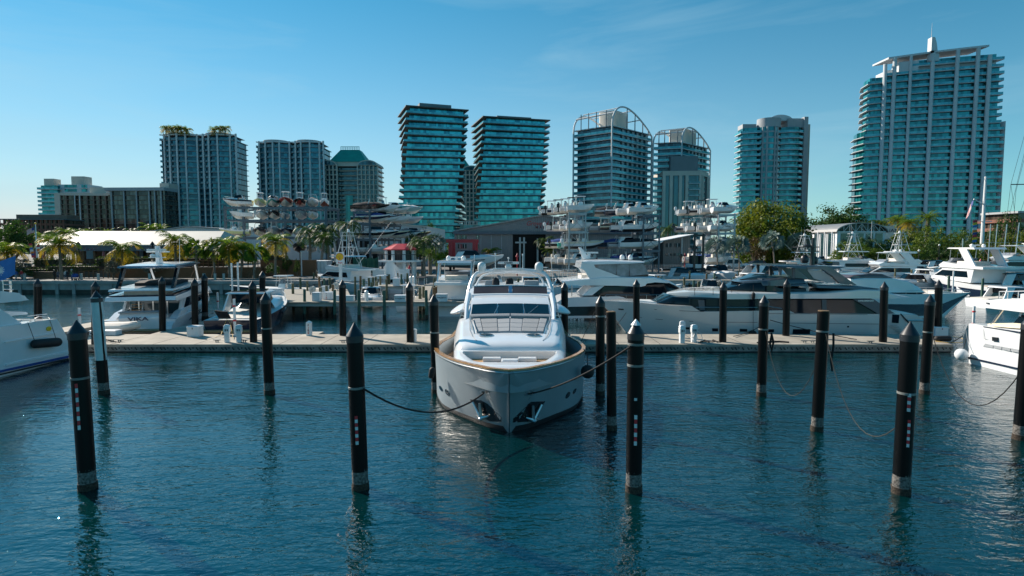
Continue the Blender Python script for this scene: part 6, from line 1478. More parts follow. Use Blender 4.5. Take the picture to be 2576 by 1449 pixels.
for k,(kd,px,py,rz,L,B,cs,ac,lb) in enumerate((('cc',905,724,.4,7.5,2.6,W_,'white','white centre console left of the small rear pilings'),('cru',1003,733,q_,8,2.8,W_,'white','small white cruiser stern on behind the square cabinet'),('cov',1122,733,.2,7,2.5,'gelcoat silver','grey','covered grey boat left of the stern on flybridge cruiser'),('cc',1060,745,-q_,7,2.5,W_,'black','black topped centre console at the narrow pier branch'),('cru',1218,745,q_+.1,9,3,W_,'grey','small cruiser half hidden by the central yacht\'s left side'),('cc',1365,708,.2,8,2.8,'gelcoat navy','white','navy centre console right of the radar dome'),('cru',1478,706,.1,10,3.2,W_,'white','white cruiser behind the flybridge yacht\'s swooping arch'),('cru',1555,702,pi,10,3.2,W_,'blue','white cruiser with blue canvas behind the vinyl enclosure'),('cc',1655,738,.3,8,2.8,W_,'white','white centre console beyond the flybridge yacht\'s bow'),('cru',1680,703,.1,9,3.,W_,'black','white cruiser below the small grey house'),('cc',1872,746,-.2,8,2.8,W_,'white','white T top boat behind the long yacht\'s windshield'),('cru',1905,728,.15,11,3.6,W_,'white','small white cruiser lying beside the beige yacht'),('cru',2000,742,.1,10,3.3,W_,'grey','white cruiser hidden behind the long yacht\'s dark hardtop'),('cru',2290,728,pi,11,3.4,W_,'white','white cruiser beyond the black hulled yacht\'s canvas cover'),('cc',2475,690,.2,9,2.9,W_,'black','dark topped boat between the far right motor yachts'),('exp',2410,705,.1,13,4.2,W_,'white','white hardtop cruiser behind the stern on flybridge yacht'))):
    afl(kd,'moored_boat',lb,'boat',px,py,rz,L,B,cs=cs,acc=ac,group='boats moored in the back rows')
# dark cruiser stern on behind the left dock
dc=boat('exp','express_cruiser','dark hulled cruiser with white hardtop, stern toward the left dock','yacht',(-22.7,53,0),q_+.06,12.5,4.3,cs='gelcoat navy',cb='bottom paint black',ct='gelcoat navy',acc='white')
mb=MB(); mb.lathe([(.2,0),(.25,.1),(.24,.3),(.14,.45),(.02,.48)],(-2.,0,2.75),14); mb.build('satellite_dome','radome black',dc)
mb=MB(); mb.bx(-6.75,-6.3,-1.9,1.9,.25,.42); mb.build('swim_platform','teak',dc,smooth=False)
mb=MB(); mb.plate([(-6.4,-.2,1.35),(-6.0,.9,1.3),(-6.25,1.1,1.95),(-6.6,0.,1.9)],.05); mb.build('open_hatch','canvas black',dc,smooth=False)
# ------------------------------------------------------------------ white flybridge cruiser stern on at the left (name on its transom)
vk=thing('flybridge_cruiser','white flybridge cruiser with dark hardtop, stern lettered, left dock','yacht',(-32.2,56.2,0),q_+.25); vk.scale=(1,1,.77)
VL,VB=19.5,5.2
shv2=lambda x: 1.35+1.0*((x+VL/2)/VL)**1.6
hwv2=lambda x,u:max(.02,(VB/2-.25*(1-u))*(1-max(0,(x-1)/(VL/2-1.))**2.2)*(1-.45*(1-u)*max(0,(x-1)/(VL/2-1))))
mb=MB(); hullskin(mb,[-VL/2+1.2+(VL-1.25)*i/30 for i in range(31)],shv2,lambda x:-.4 if x<6.5 else -.4+2.5*((x-6.5)/3.2)**1.2,hwv2,9); mb.build('hull','gelcoat white',vk,ang=40)
hq=lambda x,z:hwv2(x,.7)+.02
for pts in ([(-4.5,.55),(-2.,.75),(-.6,1.35),(-2.4,1.2)],[(-1.8,.7),(2.6,.85),(3.4,1.75),(.3,1.6)]):
    for sd in (-1,1): mb=MB(); mb.panel(pts,0,hq,0,(sd,),.03); mb.build('hull_window','tinted glass',vk,smooth=False)
def vsolid(name,mat,pts,w,tp=0.,z=0.): mb=MB(); mb.side(pts,w,tp,z); return mb.build(name,mat,vk,ang=25)
vsolid('swim_platform','teak',[(-VL/2-.1,.28),(-VL/2+1.3,.28),(-VL/2+1.3,.42),(-VL/2-.1,.42)],2.3)
vsolid('transom','gelcoat white',[(-VL/2+.9,.43),(-VL/2+1.3,.43),(-VL/2+1.9,2.1),(-VL/2+1.3,2.1),(-VL/2+.95,1.6)],1.45)
mb=MB(); mb.bx(-VL/2+1.,-VL/2+1.9,-1.5,1.5,2.103,2.25); bev(mb.build('transom_cushion','cushion grey',vk,smooth=False),.04)
letter('VIKA',.52,'ink navy',vk,(-VL/2+.88,.05,1.5),pi,1.3,0,.01,.012,world=False)
for sd in (-1,1):
    mb=MB(); P=[(-VL/2+.2,.2),(-VL/2+2.2,.2),(-VL/2+5,.9),(-VL/2+5,2.1),(-VL/2+3.2,1.9),(-VL/2+1.6,1.3),(-VL/2+.5,.75)]; mb.loft([[(x,sd*1.95,z) for x,z in P],[(x,sd*2.5,z) for x,z in P]]); mb.build('quarter_wing','gelcoat white',vk,ang=30)
vsolid('cockpit_wall','window glass',[(-4.9,1.2),(-4.7,1.2),(-4.7,3.3),(-4.9,3.3)],1.9)
for y in (-1.0,.1,1.2): mb=MB(); mb.bx(-4.98,-4.92,y-.05,y+.05,1.2,3.3); mb.build('door_frame','chrome',vk,smooth=False)
vsolid('deckhouse','gelcoat white',[(-4.65,1.2),(5.6,2.0),(3.9,2.9),(2.2,3.45),(-4.65,3.5)],2.12,.04,1.2)
for sd in (-1,1): mb=MB(); mb.panel([(-4.2,2.0),(4.9,2.25),(3.4,2.9),(1.8,3.25),(-2.8,3.3)],2.12,.04,1.2,(sd,),.03); mb.build('saloon_window','tinted glass',vk,smooth=False)
for sd in (-1,1): mb=MB(); P=[(-6.2,1.3),(-5.2,1.3),(-4.0,3.35),(-4.8,3.35)]; mb.loft([[(x,sd*2.25,z) for x,z in P],[(x,sd*2.05,z) for x,z in P]]); mb.build('cockpit_strut','gelcoat white',vk,smooth=False)
mb=MB()
for i in range(6): mb.bx(-5.6+.16*i,-5.25+.16*i,.95,1.75,1.35+.3*i,1.41+.3*i)
mb.build('stair_tread','teak',vk,smooth=False); mb=MB(); mb.plate([(-5.5,1.8,1.2),(-4.6,1.8,3.3),(-4.3,1.8,3.3),(-5.1,1.8,1.2)],.06); mb.plate([(-5.5,.9,1.2),(-4.6,.9,3.3),(-4.3,.9,3.3),(-5.1,.9,1.2)],.06); mb.build('stair_stringer','gelcoat white',vk,smooth=False)
vsolid('flybridge_deck','gelcoat white',[(-8.3,3.35),(-7.6,3.2),(0,3.45),(3.6,3.25),(4.6,2.75),(3.2,3.75),(1.2,4.25),(-3,3.95),(-8.1,3.75)],2.55,0)
vsolid('flybridge_band','gelcoat navy',[(-8.0,3.78),(-3,3.98),(1.2,4.28),(3.3,3.78),(2.2,4.25),(.9,4.42),(-3,4.12),(-7.9,3.9)],2.4,0)
vsolid('fly_coaming','gelcoat white',[(-8.1,4.35),(-3,4.35),(1.0,4.35),(2.6,4.3),(1.6,4.75),(-1,4.72),(-8.0,4.52)],2.35,0)
vsolid('fly_lounge','cushion',[(-7.4,3.9),(-4,3.95),(-4.2,4.34),(-7.2,4.34)],1.5)
vsolid('fly_seats','canvas black',[(-4.5,4.5),(-.5,4.5),(-.5,5.05),(-3.,5.1),(-4.5,4.95)],1.6)
vsolid('hardtop','gelcoat navy',[(-6.5,6.75),(-5.8,6.62),(-1,6.72),(1.6,6.95),(1.2,7.05),(-3,6.98),(-6.2,6.92)],2.2,0)
vsolid('hardtop_cap','gelcoat white',[(-5.8,6.93),(-2.8,6.985),(1.1,7.06),(.2,7.15),(-3,7.08),(-5.2,7.02)],1.9,0)
for sd in (-1,1):
    mb=MB(); P=[(-7.3,4.4),(-6.7,4.4),(-5.0,6.65),(-5.7,6.65)]; mb.loft([[(x,sd*2.15,z) for x,z in P],[(x,sd*1.95,z) for x,z in P]]); mb.build('hardtop_strut','gelcoat black',vk,smooth=False)
    mb=MB(); mb.tube([(1.9,sd*1.9,4.6),(1.2,sd*1.95,5.8),(.6,sd*1.95,6.8)],.09,6); mb.build('hardtop_strut','aluminium',vk)
    mb=MB(); mb.tube([(x,sd*hwv2(x,1)*.97,shv2(x)+.75*min(1,(x+1.5)/1.2)) for x in [-1.5+11*i/12 for i in range(13)]],.03,5)
    for i in range(1,12,2): x=-1.5+11*i/12; mb.bar((x,sd*hwv2(x,1)*.97,shv2(x)-.05),(x,sd*hwv2(x,1)*.97,shv2(x)+.7),.022,4)
    mb.build('bow_rail','chrome',vk)
    mb=MB(); mb.tube([(-8.,sd*2.3,4.15),(-5,sd*2.35,4.25),(-3,sd*2.35,4.3)],.03,5); mb.build('fly_rail','chrome',vk)
mb=MB(); mb.plate([(-3.6,0,7.05),(-2.6,0,7.05),(-3.3,0,9.1),(-3.7,0,9.1)],.3); mb.bx(-3.5,-3.2,-.9,.9,8.35,8.5); mb.build('radar_mast','gelcoat white',vk,smooth=False)
mb=MB(); mb.bx(-3.9,-3.7,-.75,.75,8.55,8.75); mb.build('radar_bar','radome white',vk,smooth=False); mb=MB(); mb.bx(-3.95,-3.4,-.6,.6,7.75,7.82); mb.ball((-3.7,.35,8.0),.22); mb.build('light_bracket','radome white',vk,smooth=False)
mb=MB(); mb.bar((-1.5,-1.2,7.1),(-1.6,-1.3,10.),.02,4); mb.build('whip_antenna','radome white',vk)
# covered tender lying on that platform
td=thing('inflatable_tender','grey covered inflatable tender lying by the lettered transom','tender',(-30.15,45.2,.55),.04)
mb=MB(); mb.tube([(-1.4,-.55,.25),(.6,-.6,.28),(1.3,-.3,.38),(1.55,0,.42),(1.3,.3,.38),(.6,.6,.28),(-1.4,.55,.25)],.24,10); mb.build('tube','canvas grey' if 0 else 'cushion',td)
mb=MB(); mb.loft([[(x,-w,z),(x,-w*.4,z+.22),(x,w*.1,z+.16),(x,w*.6,z+.25),(x,w,z)] for x,w,z in ((-1.4,.6,.38),(-.6,.65,.42),(.2,.62,.40),(1.,.45,.44),(1.45,.1,.5))],0,False); mb.build('cover','cushion',td,ang=80)
mb=MB(); mb.loft([[(x,-w,.1),(x,0,-.12+.3*max(0,x-.6)),(x,w,.1),(x,0,.2)] for x,w in ((-1.3,.4),(.5,.4),(1.4,.05))]); mb.build('hull','gelcoat white',td)
# ------------------------------------------------------------------ towers
def cen(poly): return (sum(p[0] for p in poly)/len(poly),sum(p[1] for p in poly)/len(poly))
def inset(poly,d):
    """offset a roughly convex ring inwards"""
    n=len(poly); out=[]; cx,cy=cen(poly)
    for i in range(n):
        a=Vector(poly[i-1]); b=Vector(poly[i]); c=Vector(poly[(i+1)%n])
        e1=(b-a).normalized(); e2=(c-b).normalized()
        n1=Vector((-e1.y,e1.x)); n2=Vector((-e2.y,e2.x)); m=(n1+n2); m=m/max(.5,m.length_squared/2) if m.length>1e-6 else n1
        q=b+m*d*1.0
        out.append((q.x,q.y))
    return out
def ccw(poly):
    a=sum(p[0]*q[1]-q[0]*p[1] for p,q in zip(poly,poly[1:]+poly[:1])); return poly if a>0 else poly[::-1]
def storeys(root,n,fh,z0,fn,glass,slab,rail=None,st=.35,rh=1.1,gin=1.4,skip=0):
    """n floors; fn(i) -> (key, slab outline, balcony line or None)"""
    cache={}
    for i in range(n):
        key,poly,bal=fn(i); z=z0+i*fh
        if key not in cache:
            poly=ccw(poly); gp=inset(poly,gin) if gin else poly
            mb=MB(); mb.prism(poly,0,st); s=mb.mesh('floor_slab',slab,False)
            mb=MB(); mb.prism(gp,st+.003,fh-.003,0,False); g=mb.mesh('window_band',glass,False)
            r=None
            if rail and bal:
                mb=MB()
                for ln in bal: mb.strip(ln,st+.02,st+rh,.07)
                r=mb.mesh('balcony_railing',rail,False)
            cache[key]=(s,g,r)
        s,g,r=cache[key]
        put('floor_slab',s,root,(0,0,z)); put('window_band',g,root,(0,0,z))
        if r: put('balcony_railing',r,root,(0,0,z))
def fins(root,name,mat,pts,z0,z1,w=.9,d=1.1,cap=0):
    for x,y in pts:
        mb=MB(); mb.bx(x-w/2,x+w/2,y-d/2,y+d/2,z0,z1); mb.build(name,mat,root,smooth=False)
def wx(px,py,Y): return at(px,py,Y).x
def tw(label,px,Y,cat='tower',name='apartment_tower'): return thing(name,label,cat,(wx(px,560,Y),Y,GZ))
def lz(py,Y): return at(1288,py,Y).z-GZ
# two wavy balcony towers with pale fins
def wavy(label,pxs,Y,ytop,parap,cols,palms=False):
    a,b=pxs; root=tw(label,(a+b)/2,Y); cx=root.location.x; W_=(b-a)/F*Y; H=lz(ytop,Y); fh=3.4; n=int(H/fh); z0=H-n*fh
    fr=lambda x:-1.7*cos(2*pi*(abs(x)/W_-.24)/.62) if abs(x)<W_*.5 else 0
    front=[(-W_/2+W_*i/36,fr(-W_/2+W_*i/36)) for i in range(37)]
    poly=[(-W_/2,18)]+[(x,y) for x,y in front][::1]+[(W_/2,18)]
    poly=front+[(W_/2,20),(-W_/2,20)]
    colx=[(wx(p,ytop+20,Y)-cx) for p in cols]
    fn=lambda i:('a',poly,[[(x,y+.25) for x,y in front]])
    storeys(root,n-1,fh,z0,fn,'glass deep','slab grey','railing dusk',.32,1.0,.9)
    # taller top storey
    mb=MB(); mb.prism(ccw(poly),H-fh,H-fh+.35); mb.build('floor_slab','slab grey',root,smooth=False); mb=MB(); mb.strip([(x,y+.25) for x,y in front],H-fh+.36,H-fh+1.5,.07); mb.build('balcony_railing','railing dusk',root,smooth=False)
    mb=MB(); mb.prism(inset(ccw(poly),3.2),H-fh+.36,H,0,False); mb.build('window_band','glass deep',root,smooth=False)
    mb=MB(); mb.strip([(x,y+.3) for x,y in front],H-.1,H+.6,.6); mb.build('crown_beam','tower white',root,smooth=False)
    for x in (-W_*.26,W_*.24): mb=MB(); mb.lathe([(W_*.19,H-.2),(W_*.19,H+parap)],(x,8,0),24); mb.build('roof_drum','stone grey',root)
    mb=MB(); mb.prism(inset(ccw(poly),1.5),H-.3,H-.02); mb.build('roof','slab grey',root,smooth=False)
    fins(root,'facade_fin','tower white',[(x,fr(x)-.15) for x in colx],0,H+.9,.85,.9)
    return root,W_,H
twL,WL_,HL=wavy('wavy glass tower with palm trees growing on its roof',(410,596),386,340,1.6,(411.5,428,448.8,468.8,493.8,511,527.6,550,577.6,594))
wavy('wavy dark glass tower right of the palm topped one',(650,815),392,358,1.8,(650.5,669,688.8,704.3,726.8,743.8,759.3,781,802.5,813.8))
# green roofed beige tower and its twin
def greenroof(label,pxc,Y):
    root=tw(label,pxc,Y); s=Y/F; fh=3.2; H=lz(417,400); n=int(H/fh); z0=H-n*fh
    hw=20.; wg=13.2
    # plan: two wings with a recessed centre
    poly=[(-hw,0),(-hw+wg,-1.5),(-hw+wg,4),(6.8,4),(6.8,-1.5),(hw,0),(hw,18),(-hw,18)]
    storeys(root,n,fh,z0,lambda i:('a',poly,[[(-hw+wg,3.2),(6.8,3.2)]]),'glass dusk','stone beige','railing dusk',.75,1.4,.9)
    xs=[-hw+.3+i*wg/5*.98 for i in range(6)]
    fins(root,'grid_pier','stone beige',[(x,-.35-1.3*(x+hw)/wg) for x in xs],0,H,.75,1.1); fins(root,'grid_pier','stone beige',[(-x,-.35-1.3*(hw+x)/wg) for x in xs],0,H,.75,1.1)
    mb=MB(); mb.bx(-2.6,2.2,2.6,4.5,0,H*.66); mb.build('stair_glazing','glass bluegreen',root,smooth=False)
    for sx in (-1,1):
        mb=MB(); c=sx*(hw-wg/2); r=wg/2+.2; P=[(c+r*cos(pi*i/12),H+3.6*sin(pi*i/12)) for i in range(13)]
        mb.loft([[(x,-2.2,z) for x,z in P],[(x,17,z) for x,z in P]]); mb.build('barrel_vault','stone beige',root,ang=30)
        mb=MB(); P=[(c+(r-.9)*cos(pi*i/12),H+.3+2.6*sin(pi*i/12)) for i in range(13)]; mb.loft([[(x,-2.26,z) for x,z in P],[(x,-2.2,z) for x,z in P]]); mb.build('vault_window','glass dusk',root,smooth=False)
    mb=MB(); zt=lz(373,400); mb.loft([[(-12.5,-.5,H+2.6),(12.5,-.5,H+2.6),(12.5,20,H+2.6),(-12.5,20,H+2.6)],[(-6.2,6,zt),(6.2,6,zt),(6.2,14,zt),(-6.2,14,zt)]]); mb.build('pyramid_roof','copper green',root,smooth=False)
    mb=MB(); mb.bx(-12,12,.2,17,H-.2,H+2.58); mb.build('attic','stone beige',root,smooth=False)
    mb=MB()
    for i in range(9): mb.bx(-6.2+i*1.55-.1,-6.2+i*1.55+.1,6,6.2,zt+.01,zt+2)
    mb.bx(-6.3,6.3,5.95,6.25,zt+1.7,zt+2.1); mb.bx(-6.3,6.3,5.95,6.25,zt+.9,zt+1.1); mb.build('roof_screen','copper green',root,smooth=False)
    return root
greenroof('beige gridded tower with a green pyramid roof',878,400)
greenroof('green roofed beige tower mostly hidden between two twisted glass towers',1140,428)
# twisted glass towers
def twist(label,pxc,Y,ytop,w,d,fh,a0,a1,pent):
    root=tw(label,pxc,Y); H=lz(ytop,Y); n=int(H/fh); z0=H-n*fh
    def fn(i):
        t=i/(n-1); a=radians(a1+(a0-a1)*(t**.8 if t<.75 else (.75**.8+(1-.75**.8)*(t-.75)/.25)))
        k=1.0
        P=[(x*cos(a)-y*sin(a),x*sin(a)+y*cos(a)) for x,y in ((-w/2,-d/2),(w/2,-d/2),(w/2,d/2),(-w/2,d/2))]
        Q=inset(P,.35)
        return (i,P,[[Q[3],Q[0],Q[1],Q[2]]])
    storeys(root,n,fh,z0,fn,'glass teal','slab bronze','railing glass',.42,1.1,2.5)
    P=fn(n-1)[1]; mb=MB(); mb.prism(P,H,H+.5); mb.build('roof_slab','slab bronze',root,smooth=False)
    a=radians(a0); mb=MB(); q=[(x*cos(a)-y*sin(a),x*sin(a)+y*cos(a)) for x,y in ((-w*.27,-d*.38),(w*.24,-d*.38),(w*.24,d*.2),(-w*.27,d*.2))]; mb.prism(q,H+.5,H+pent); mb.build('penthouse','slab grey',root,smooth=False)
    return root
twist('taller twisted teal glass tower with stacked slabs',1090,333,287,33.5,30,3.62,19,-15,2.9)
twist('shorter twisted glass tower with reflections, right of the taller one',1282,360,312,40,32,3.62,16,-12,1.9)
# arched crown towers
def arched(label,C,Lp,Rp,ytop,fh,zarch,drum,low=None):
    (pc,Yc),(pl,Yl),(pr,Yr)=C,Lp,Rp
    root=tw(label,pc,Yc); cx,cy=root.location.x,Yc
    c=Vector((0,0)); l=Vector((wx(pl,ytop+20,Yl)-cx,Yl-cy)); r=Vector((wx(pr,ytop+20,Yr)-cx,Yr-cy)); b=l+r
    H=lz(ytop,Yc); n=int(H/fh); z0=H-n*fh
    poly=[tuple(c),tuple(r),tuple(b),tuple(l)]
    ins=inset(ccw(poly),.3)
    storeys(root,n,fh,z0,lambda i:('a',poly,[[tuple(l.lerp(b,.02)),tuple(l.lerp(c,.02)),tuple(c),tuple(c.lerp(r,.98))]]),'glass dusk','tower white','railing glass',.38,1.2,1.6)
    mb=MB(); mb.prism(ccw(poly),H,H+.4); mb.build('roof_deck','tower white',root,smooth=False)
    za=H+zarch
    def frame(nm,p,q,zp,zq,h,steep):
        """a post at p, an arch over to q and its post"""
        P=[(p.x,p.y,0),(p.x,p.y,zp)]
        for i in range(1,16):
            t=i/16; u=t**steep; x=p.lerp(q,u); P.append((x.x,x.y,(zp+(zq-zp)*u)+h*sin(pi*t)**.8))
        P+= [(q.x,q.y,zq),(q.x,q.y,0)]
        mb=MB(); mb.tube(P,.48,8); mb.build(nm,'tower white',root)
    frame('arched_frame',c,r,H+.5,H-1.,zarch*1.0,1.7)
    frame('arched_frame',l,b,H-.8,H-2.,zarch*.95,1.7)
    for t in (.06,.22,.45,.68):
        h=lambda t:(H+.5-1.5*t)+zarch*sin(pi*t**(1/1.7))**.8
        p=c.lerp(r,t); q=l.lerp(b,t); mb=MB(); mb.bar((p.x,p.y,h(t)-.2),(q.x,q.y,h(t)-.9),.5 if t<.1 else .32,8); mb.build('crown_purlin','tower white',root)
    for t in (.35,.55,.75,.9):
        p=c.lerp(r,t); h=(H+.5-1.5*t)+zarch*sin(pi*t**(1/1.7))**.8; mb=MB(); mb.bar((p.x,p.y,H),(p.x,p.y,h),.3,6); mb.build('crown_post','slab grey',root)
    for t in (.2,.4,.6,.85):
        p=l.lerp(c,t); mb=MB(); mb.bar((p.x,p.y,H),(p.x,p.y,H+zarch*.75),.28,6); mb.build('crown_post','slab grey',root)
    m=c.lerp(b,.5); mb=MB(); w=drum
    ux=(r/r.length); uy=(l/l.length); P=[]
    for sx,sy in ((-1,-1),(1,-1),(1,1),(-1,1)):
        for q in range(5):
            a=atan2(sy,sx)+(q-2)*.3; P.append(tuple(m+ux*(w*sx*.75+w*.35*cos(a))+uy*(w*sy*.45+w*.35*sin(a))))
    mb.prism(P,H+.4,H+zarch*.98); mb.build('mechanical_drum','stone beige',root,ang=40)
    # infill wall with window slots on the right face
    nn=Vector((r.y,-r.x)).normalized()
    for t in (.30,.42,.54,.66,.78,.90):
        p=c.lerp(r,t)-nn*1.2; d=r.normalized(); mb=MB(); q=[tuple(p-d*.9-nn*.25),tuple(p+d*.9-nn*.25),tuple(p+d*.9+nn*.25),tuple(p-d*.9+nn*.25)]; mb.prism(q,0,H-.4); mb.build('wall_pier','stone grey',root,smooth=False)
    return root,c,l,r
arched('arched crown tower with white frame, taller of the pair',(1537,325),(1443,342),(1640,354),316,3.55,11.5,7)
ar2,c2,l2,r2=arched('lower arched crown tower with stone clad lower half',(1711,347),(1643,352),(1787,372),358,3.5,9.5,6.5)
mb=MB(); H2=lz(430,345); q=[(-11,-1.5),(10.5,-3.2),(18.5,8),(18.5,22),(-11,22)]
mb.prism(ccw(q),H2-2.6,H2); mb.build('stone_cornice','stone beige',ar2,smooth=False)
mb=MB(); mb.prism(inset(ccw(q),.8),0,H2-2.6); mb.build('lower_glazing','glass dusk',ar2,smooth=False)
fins(ar2,'stone_pier','stone beige',[(-10.2,-1.2),(-6.2,-1.6),(-1.,-1.9),(2.6,-2.3)],0,H2-2.55,1.7,1.6); fins(ar2,'stone_pier','stone beige',[(10.2,-2.6),(12.6,.6),(18.,8)],0,H2-2.55,1.3,1.3)
for i in range(int(H2/3.5)-1):
    mb=MB(); z=1+3.5*i; mb.bx(3.6,10.,-3.6,-1.4,z,z+.3); mb.build('balcony_slab','tower white',ar2,smooth=False); mb=MB(); mb.bx(3.6,10.,-3.6,-3.52,z+.31,z+1.3); mb.build('balcony_railing','railing dusk',ar2,smooth=False)
mb=MB(); p=c2.lerp(r2,.33); mb.bx(-6.6,9,-1.6,6,H2,H2+8.5); mb.build('louvre_screen','slab grey',ar2,smooth=False)
# tower with the round glass bay
def roundbay(label,Y):
    root=tw(label,1960,Y); cx=root.location.x; X=lambda p:wx(p,330,Y)-cx
    H=lz(319,Y); fh=3.42; n=int(H/fh); z0=H-n*fh
    Lw=[(X(1870),4),(X(1915),0),(X(1915),14),(X(1870),14)]
    r=(X(1965)-X(1912))/2; c=(X(1912)+X(1965))/2
    Rw=[(X(1963),1.5),(X(1985),-1.2),(X(2010),-1.2),(X(2024),1.),(X(2024),16),(X(1963),16)]
    Bw=[(X(2034),3),(X(2043),5),(X(2051),9),(X(2051),18),(X(2034),18)]
    for nm,P,bal in (('l',Lw,[[Lw[0],Lw[1]],[Lw[3],Lw[0]]]),('r',Rw,[[Rw[0],Rw[1],Rw[2],Rw[3]]]),('b',Bw,[[Bw[0],Bw[1],Bw[2]]])):
        storeys(root,n,fh,z0,lambda i,P=P,bal=bal,nm=nm:(nm,P,bal),'glass bluegreen','tower white','railing glass',.38,1.15,1.5)
    P=[(c+r*cos(2*pi*i/28),5+r*1.05*sin(2*pi*i/28)) for i in range(28)]
    storeys(root,n,fh,z0,lambda i:('c',P,None),'glass bluegreen','stone grey',None,1.0,1.,.12)
    for a in (-2.35,-1.95,-1.2,-.8): mb=MB(); x=c+r*cos(a); y=5+r*1.05*sin(a); mb.bx(x-.45,x+.45,y-.3,y+.3,0,H); mb.build('bay_mullion','stone grey',root,smooth=False)
    mb=MB(); mb.lathe([(r*1.08,H),(r*1.08,lz(296,Y))],(c+1,5.3,0),32); mb.build('roof_drum','stone grey',root)
    mb=MB(); x0,x1=X(1940),X(2000); m=(x0+x1)/2; hw=(x1-x0)/2; P=[(m+hw*cos(pi*i/14),lz(301,Y)+3.6*sin(pi*i/14)) for i in range(15)]; mb.loft([[(x,3,z) for x,z in P],[(x,14,z) for x,z in P]]); mb.build('vault_roof','tower white',root,ang=30)
    mb=MB(); mb.bx(X(1985),X(2032),2,15,H,lz(296,Y)); mb.build('parapet_block','stone grey',root,smooth=False)
    mb=MB(); mb.bx(X(1876),X(1911),5,13,H,lz(308,Y)); mb.build('parapet_block','stone grey',root,smooth=False)
    mb=MB(); mb.bx(X(2024)+.003,X(2034),.6,16,0,lz(293,Y)); mb.build('shear_wall','stone grey',root,smooth=False)
    mb=MB(); mb.bx(X(2049.5),X(2056.5),9,19,0,lz(305,Y)); mb.build('shear_wall','stone beige',root,smooth=False)
    return root
roundbay('pale tower with a round glass bay behind the golden tree',364)
# long tall tower at right
def bigtower(label):
    Yl,Yr=322.,301.; root=tw(label,2340,310); cx,cy=root.location.x,310.
    def pt(px,py,t): Y=Yl+(Yr-Yl)*t; return (wx(px,py,Y)-cx,Y-cy)
    tx=lambda px:(px-2165)/(2515-2165)
    fh=3.42; H=lz(188,316.); n=int(H/fh); z0=H-n*fh
    A0,A1=pt(2168,560,0),pt(2513,560,1)
    bow=lambda t:-1.6*sin(pi*t)
    def line(t0,t1,k=10): return [(A0[0]+(A1[0]-A0[0])*t,A0[1]+(A1[1]-A0[1])*t+bow(t)) for t in [t0+(t1-t0)*i/k for i in range(k+1)]]
    full=line(-.015,1.0); up=line(.03,.965); top_=line(.10,.93)
    def fn(i):
        if i<n-8: return ('f',full+[(A1[0]+4.5,A1[1]+13),(A1[0],A1[1]+22),(A0[0]+2,A0[1]+18),(A0[0]-1,A0[1]+9)],[full])
        return ('u',line(-.0,.975)+[(A1[0]+1,A1[1]+16),(A1[0]-4,A1[1]+22),(A0[0]+6,A0[1]+18),(A0[0]+1.5,A0[1]+9)],[line(-.0,.975)])
    storeys(root,n,fh,z0,fn,'glass bluegreen','slab pale','railing glass',.36,1.1,1.4)
    cols=[(2211,.118),(2235,.185),(2276,.30),(2332,.455),(2391,.63),(2441,.775),(2469,.86)]
    for k,(px,t) in enumerate(cols):
        x,y=A0[0]+(A1[0]-A0[0])*t,A0[1]+(A1[1]-A0[1])*t+bow(t); w=.75 if k in(2,) else .95
        mb=MB(); mb.tube([(x,y-.5,0),(x,y-.5,interp(t,[(.135+.071*i,at(1288,152-3.4*i,Yl+(Yr-Yl)*(.1+.08*i)).z-GZ) for i in range(11)]) if .135<t<.85 else H+6)],w,10); mb.build('round_column','tower white',root)
    # crown storeys
    Hc=H
    for j,(t0,t1) in enumerate(((.12,.97),(.30,.97))):
        l=line(t0,t1,8); P=l+[(l[-1][0],l[-1][1]+14),(l[0][0],l[0][1]+14)]
        mb=MB(); mb.prism(ccw(P),Hc,Hc+.4); mb.build('floor_slab','tower white',root,smooth=False); mb=MB(); mb.prism(inset(ccw(P),2.),Hc+.41,Hc+3.4,0,False); mb.build('window_band','glass bluegreen' if j else 'tower white',root,smooth=False)
        mb=MB(); mb.strip(l,Hc+.42,Hc+1.5,.07); mb.build('balcony_railing','railing glass',root,smooth=False); Hc+=3.42
    l=line(.135,.845,10); zs=[at(1288,152+(118-152)*i/10,Yl+(Yr-Yl)*(.1+.08*i)).z-GZ for i in range(11)]
    mb=MB(); mb.loft([[(x,y-1,z),(x,y-1,z+.9),(x,y+13,z+1.2),(x,y+13,z+.3)] for (x,y),z in zip(l,zs)],0,True,True); mb.build('sloping_roof','tower white',root,smooth=False)
    x,y=line(.455,.46,1)[0]; zt=lz(95,311); zb=zs[5]-4
    mb=MB(); mb.loft([[(x-1.4,y-1,z),(x+s,y-1,z),(x+s,y+2,z),(x-1.4,y+2,z)] for z,s in ((zb,2.9),(zs[5]+1,2.6),(zt-8,2.0),(zt-3,1.2),(zt,.2))]); mb.build('spire_fin','tower white',root,smooth=False)
    mb=MB(); mb.tube([(x-1,y,zt-1),(x-1,y,lz(58,311))],[.18,.05],6); mb.build('spire_mast','tower white',root)
    mb=MB(); q=[(A1[0]+1.2,A1[1]+1),(A1[0]+6.3,A1[1]+15),(A1[0]+6.2,A1[1]+22),(A1[0]-3,A1[1]+22),(A1[0]-.6,A1[1]+4)]; mb.prism(ccw(q),0,H-8*fh+1.); mb.build('end_wall','tower white',root,smooth=False)
    for i in range(n-8): mb=MB(); z=z0+i*fh; mb.bx(A1[0]+5.4,A1[0]+7.,A1[1]+12.5,A1[1]+15.5,z,z+1.1); mb.build('end_balcony','railing dusk',root,smooth=False)
    mb=MB(); l=line(.22,.36,3); mb.prism(ccw(l+[(l[-1][0],l[-1][1]+6),(l[0][0],l[0][1]+6)]),H,H+6.5); mb.build('penthouse_block','tower white',root,smooth=False)
    return root
bigtower('tallest tower at right with white columns, sloping roof and spire')
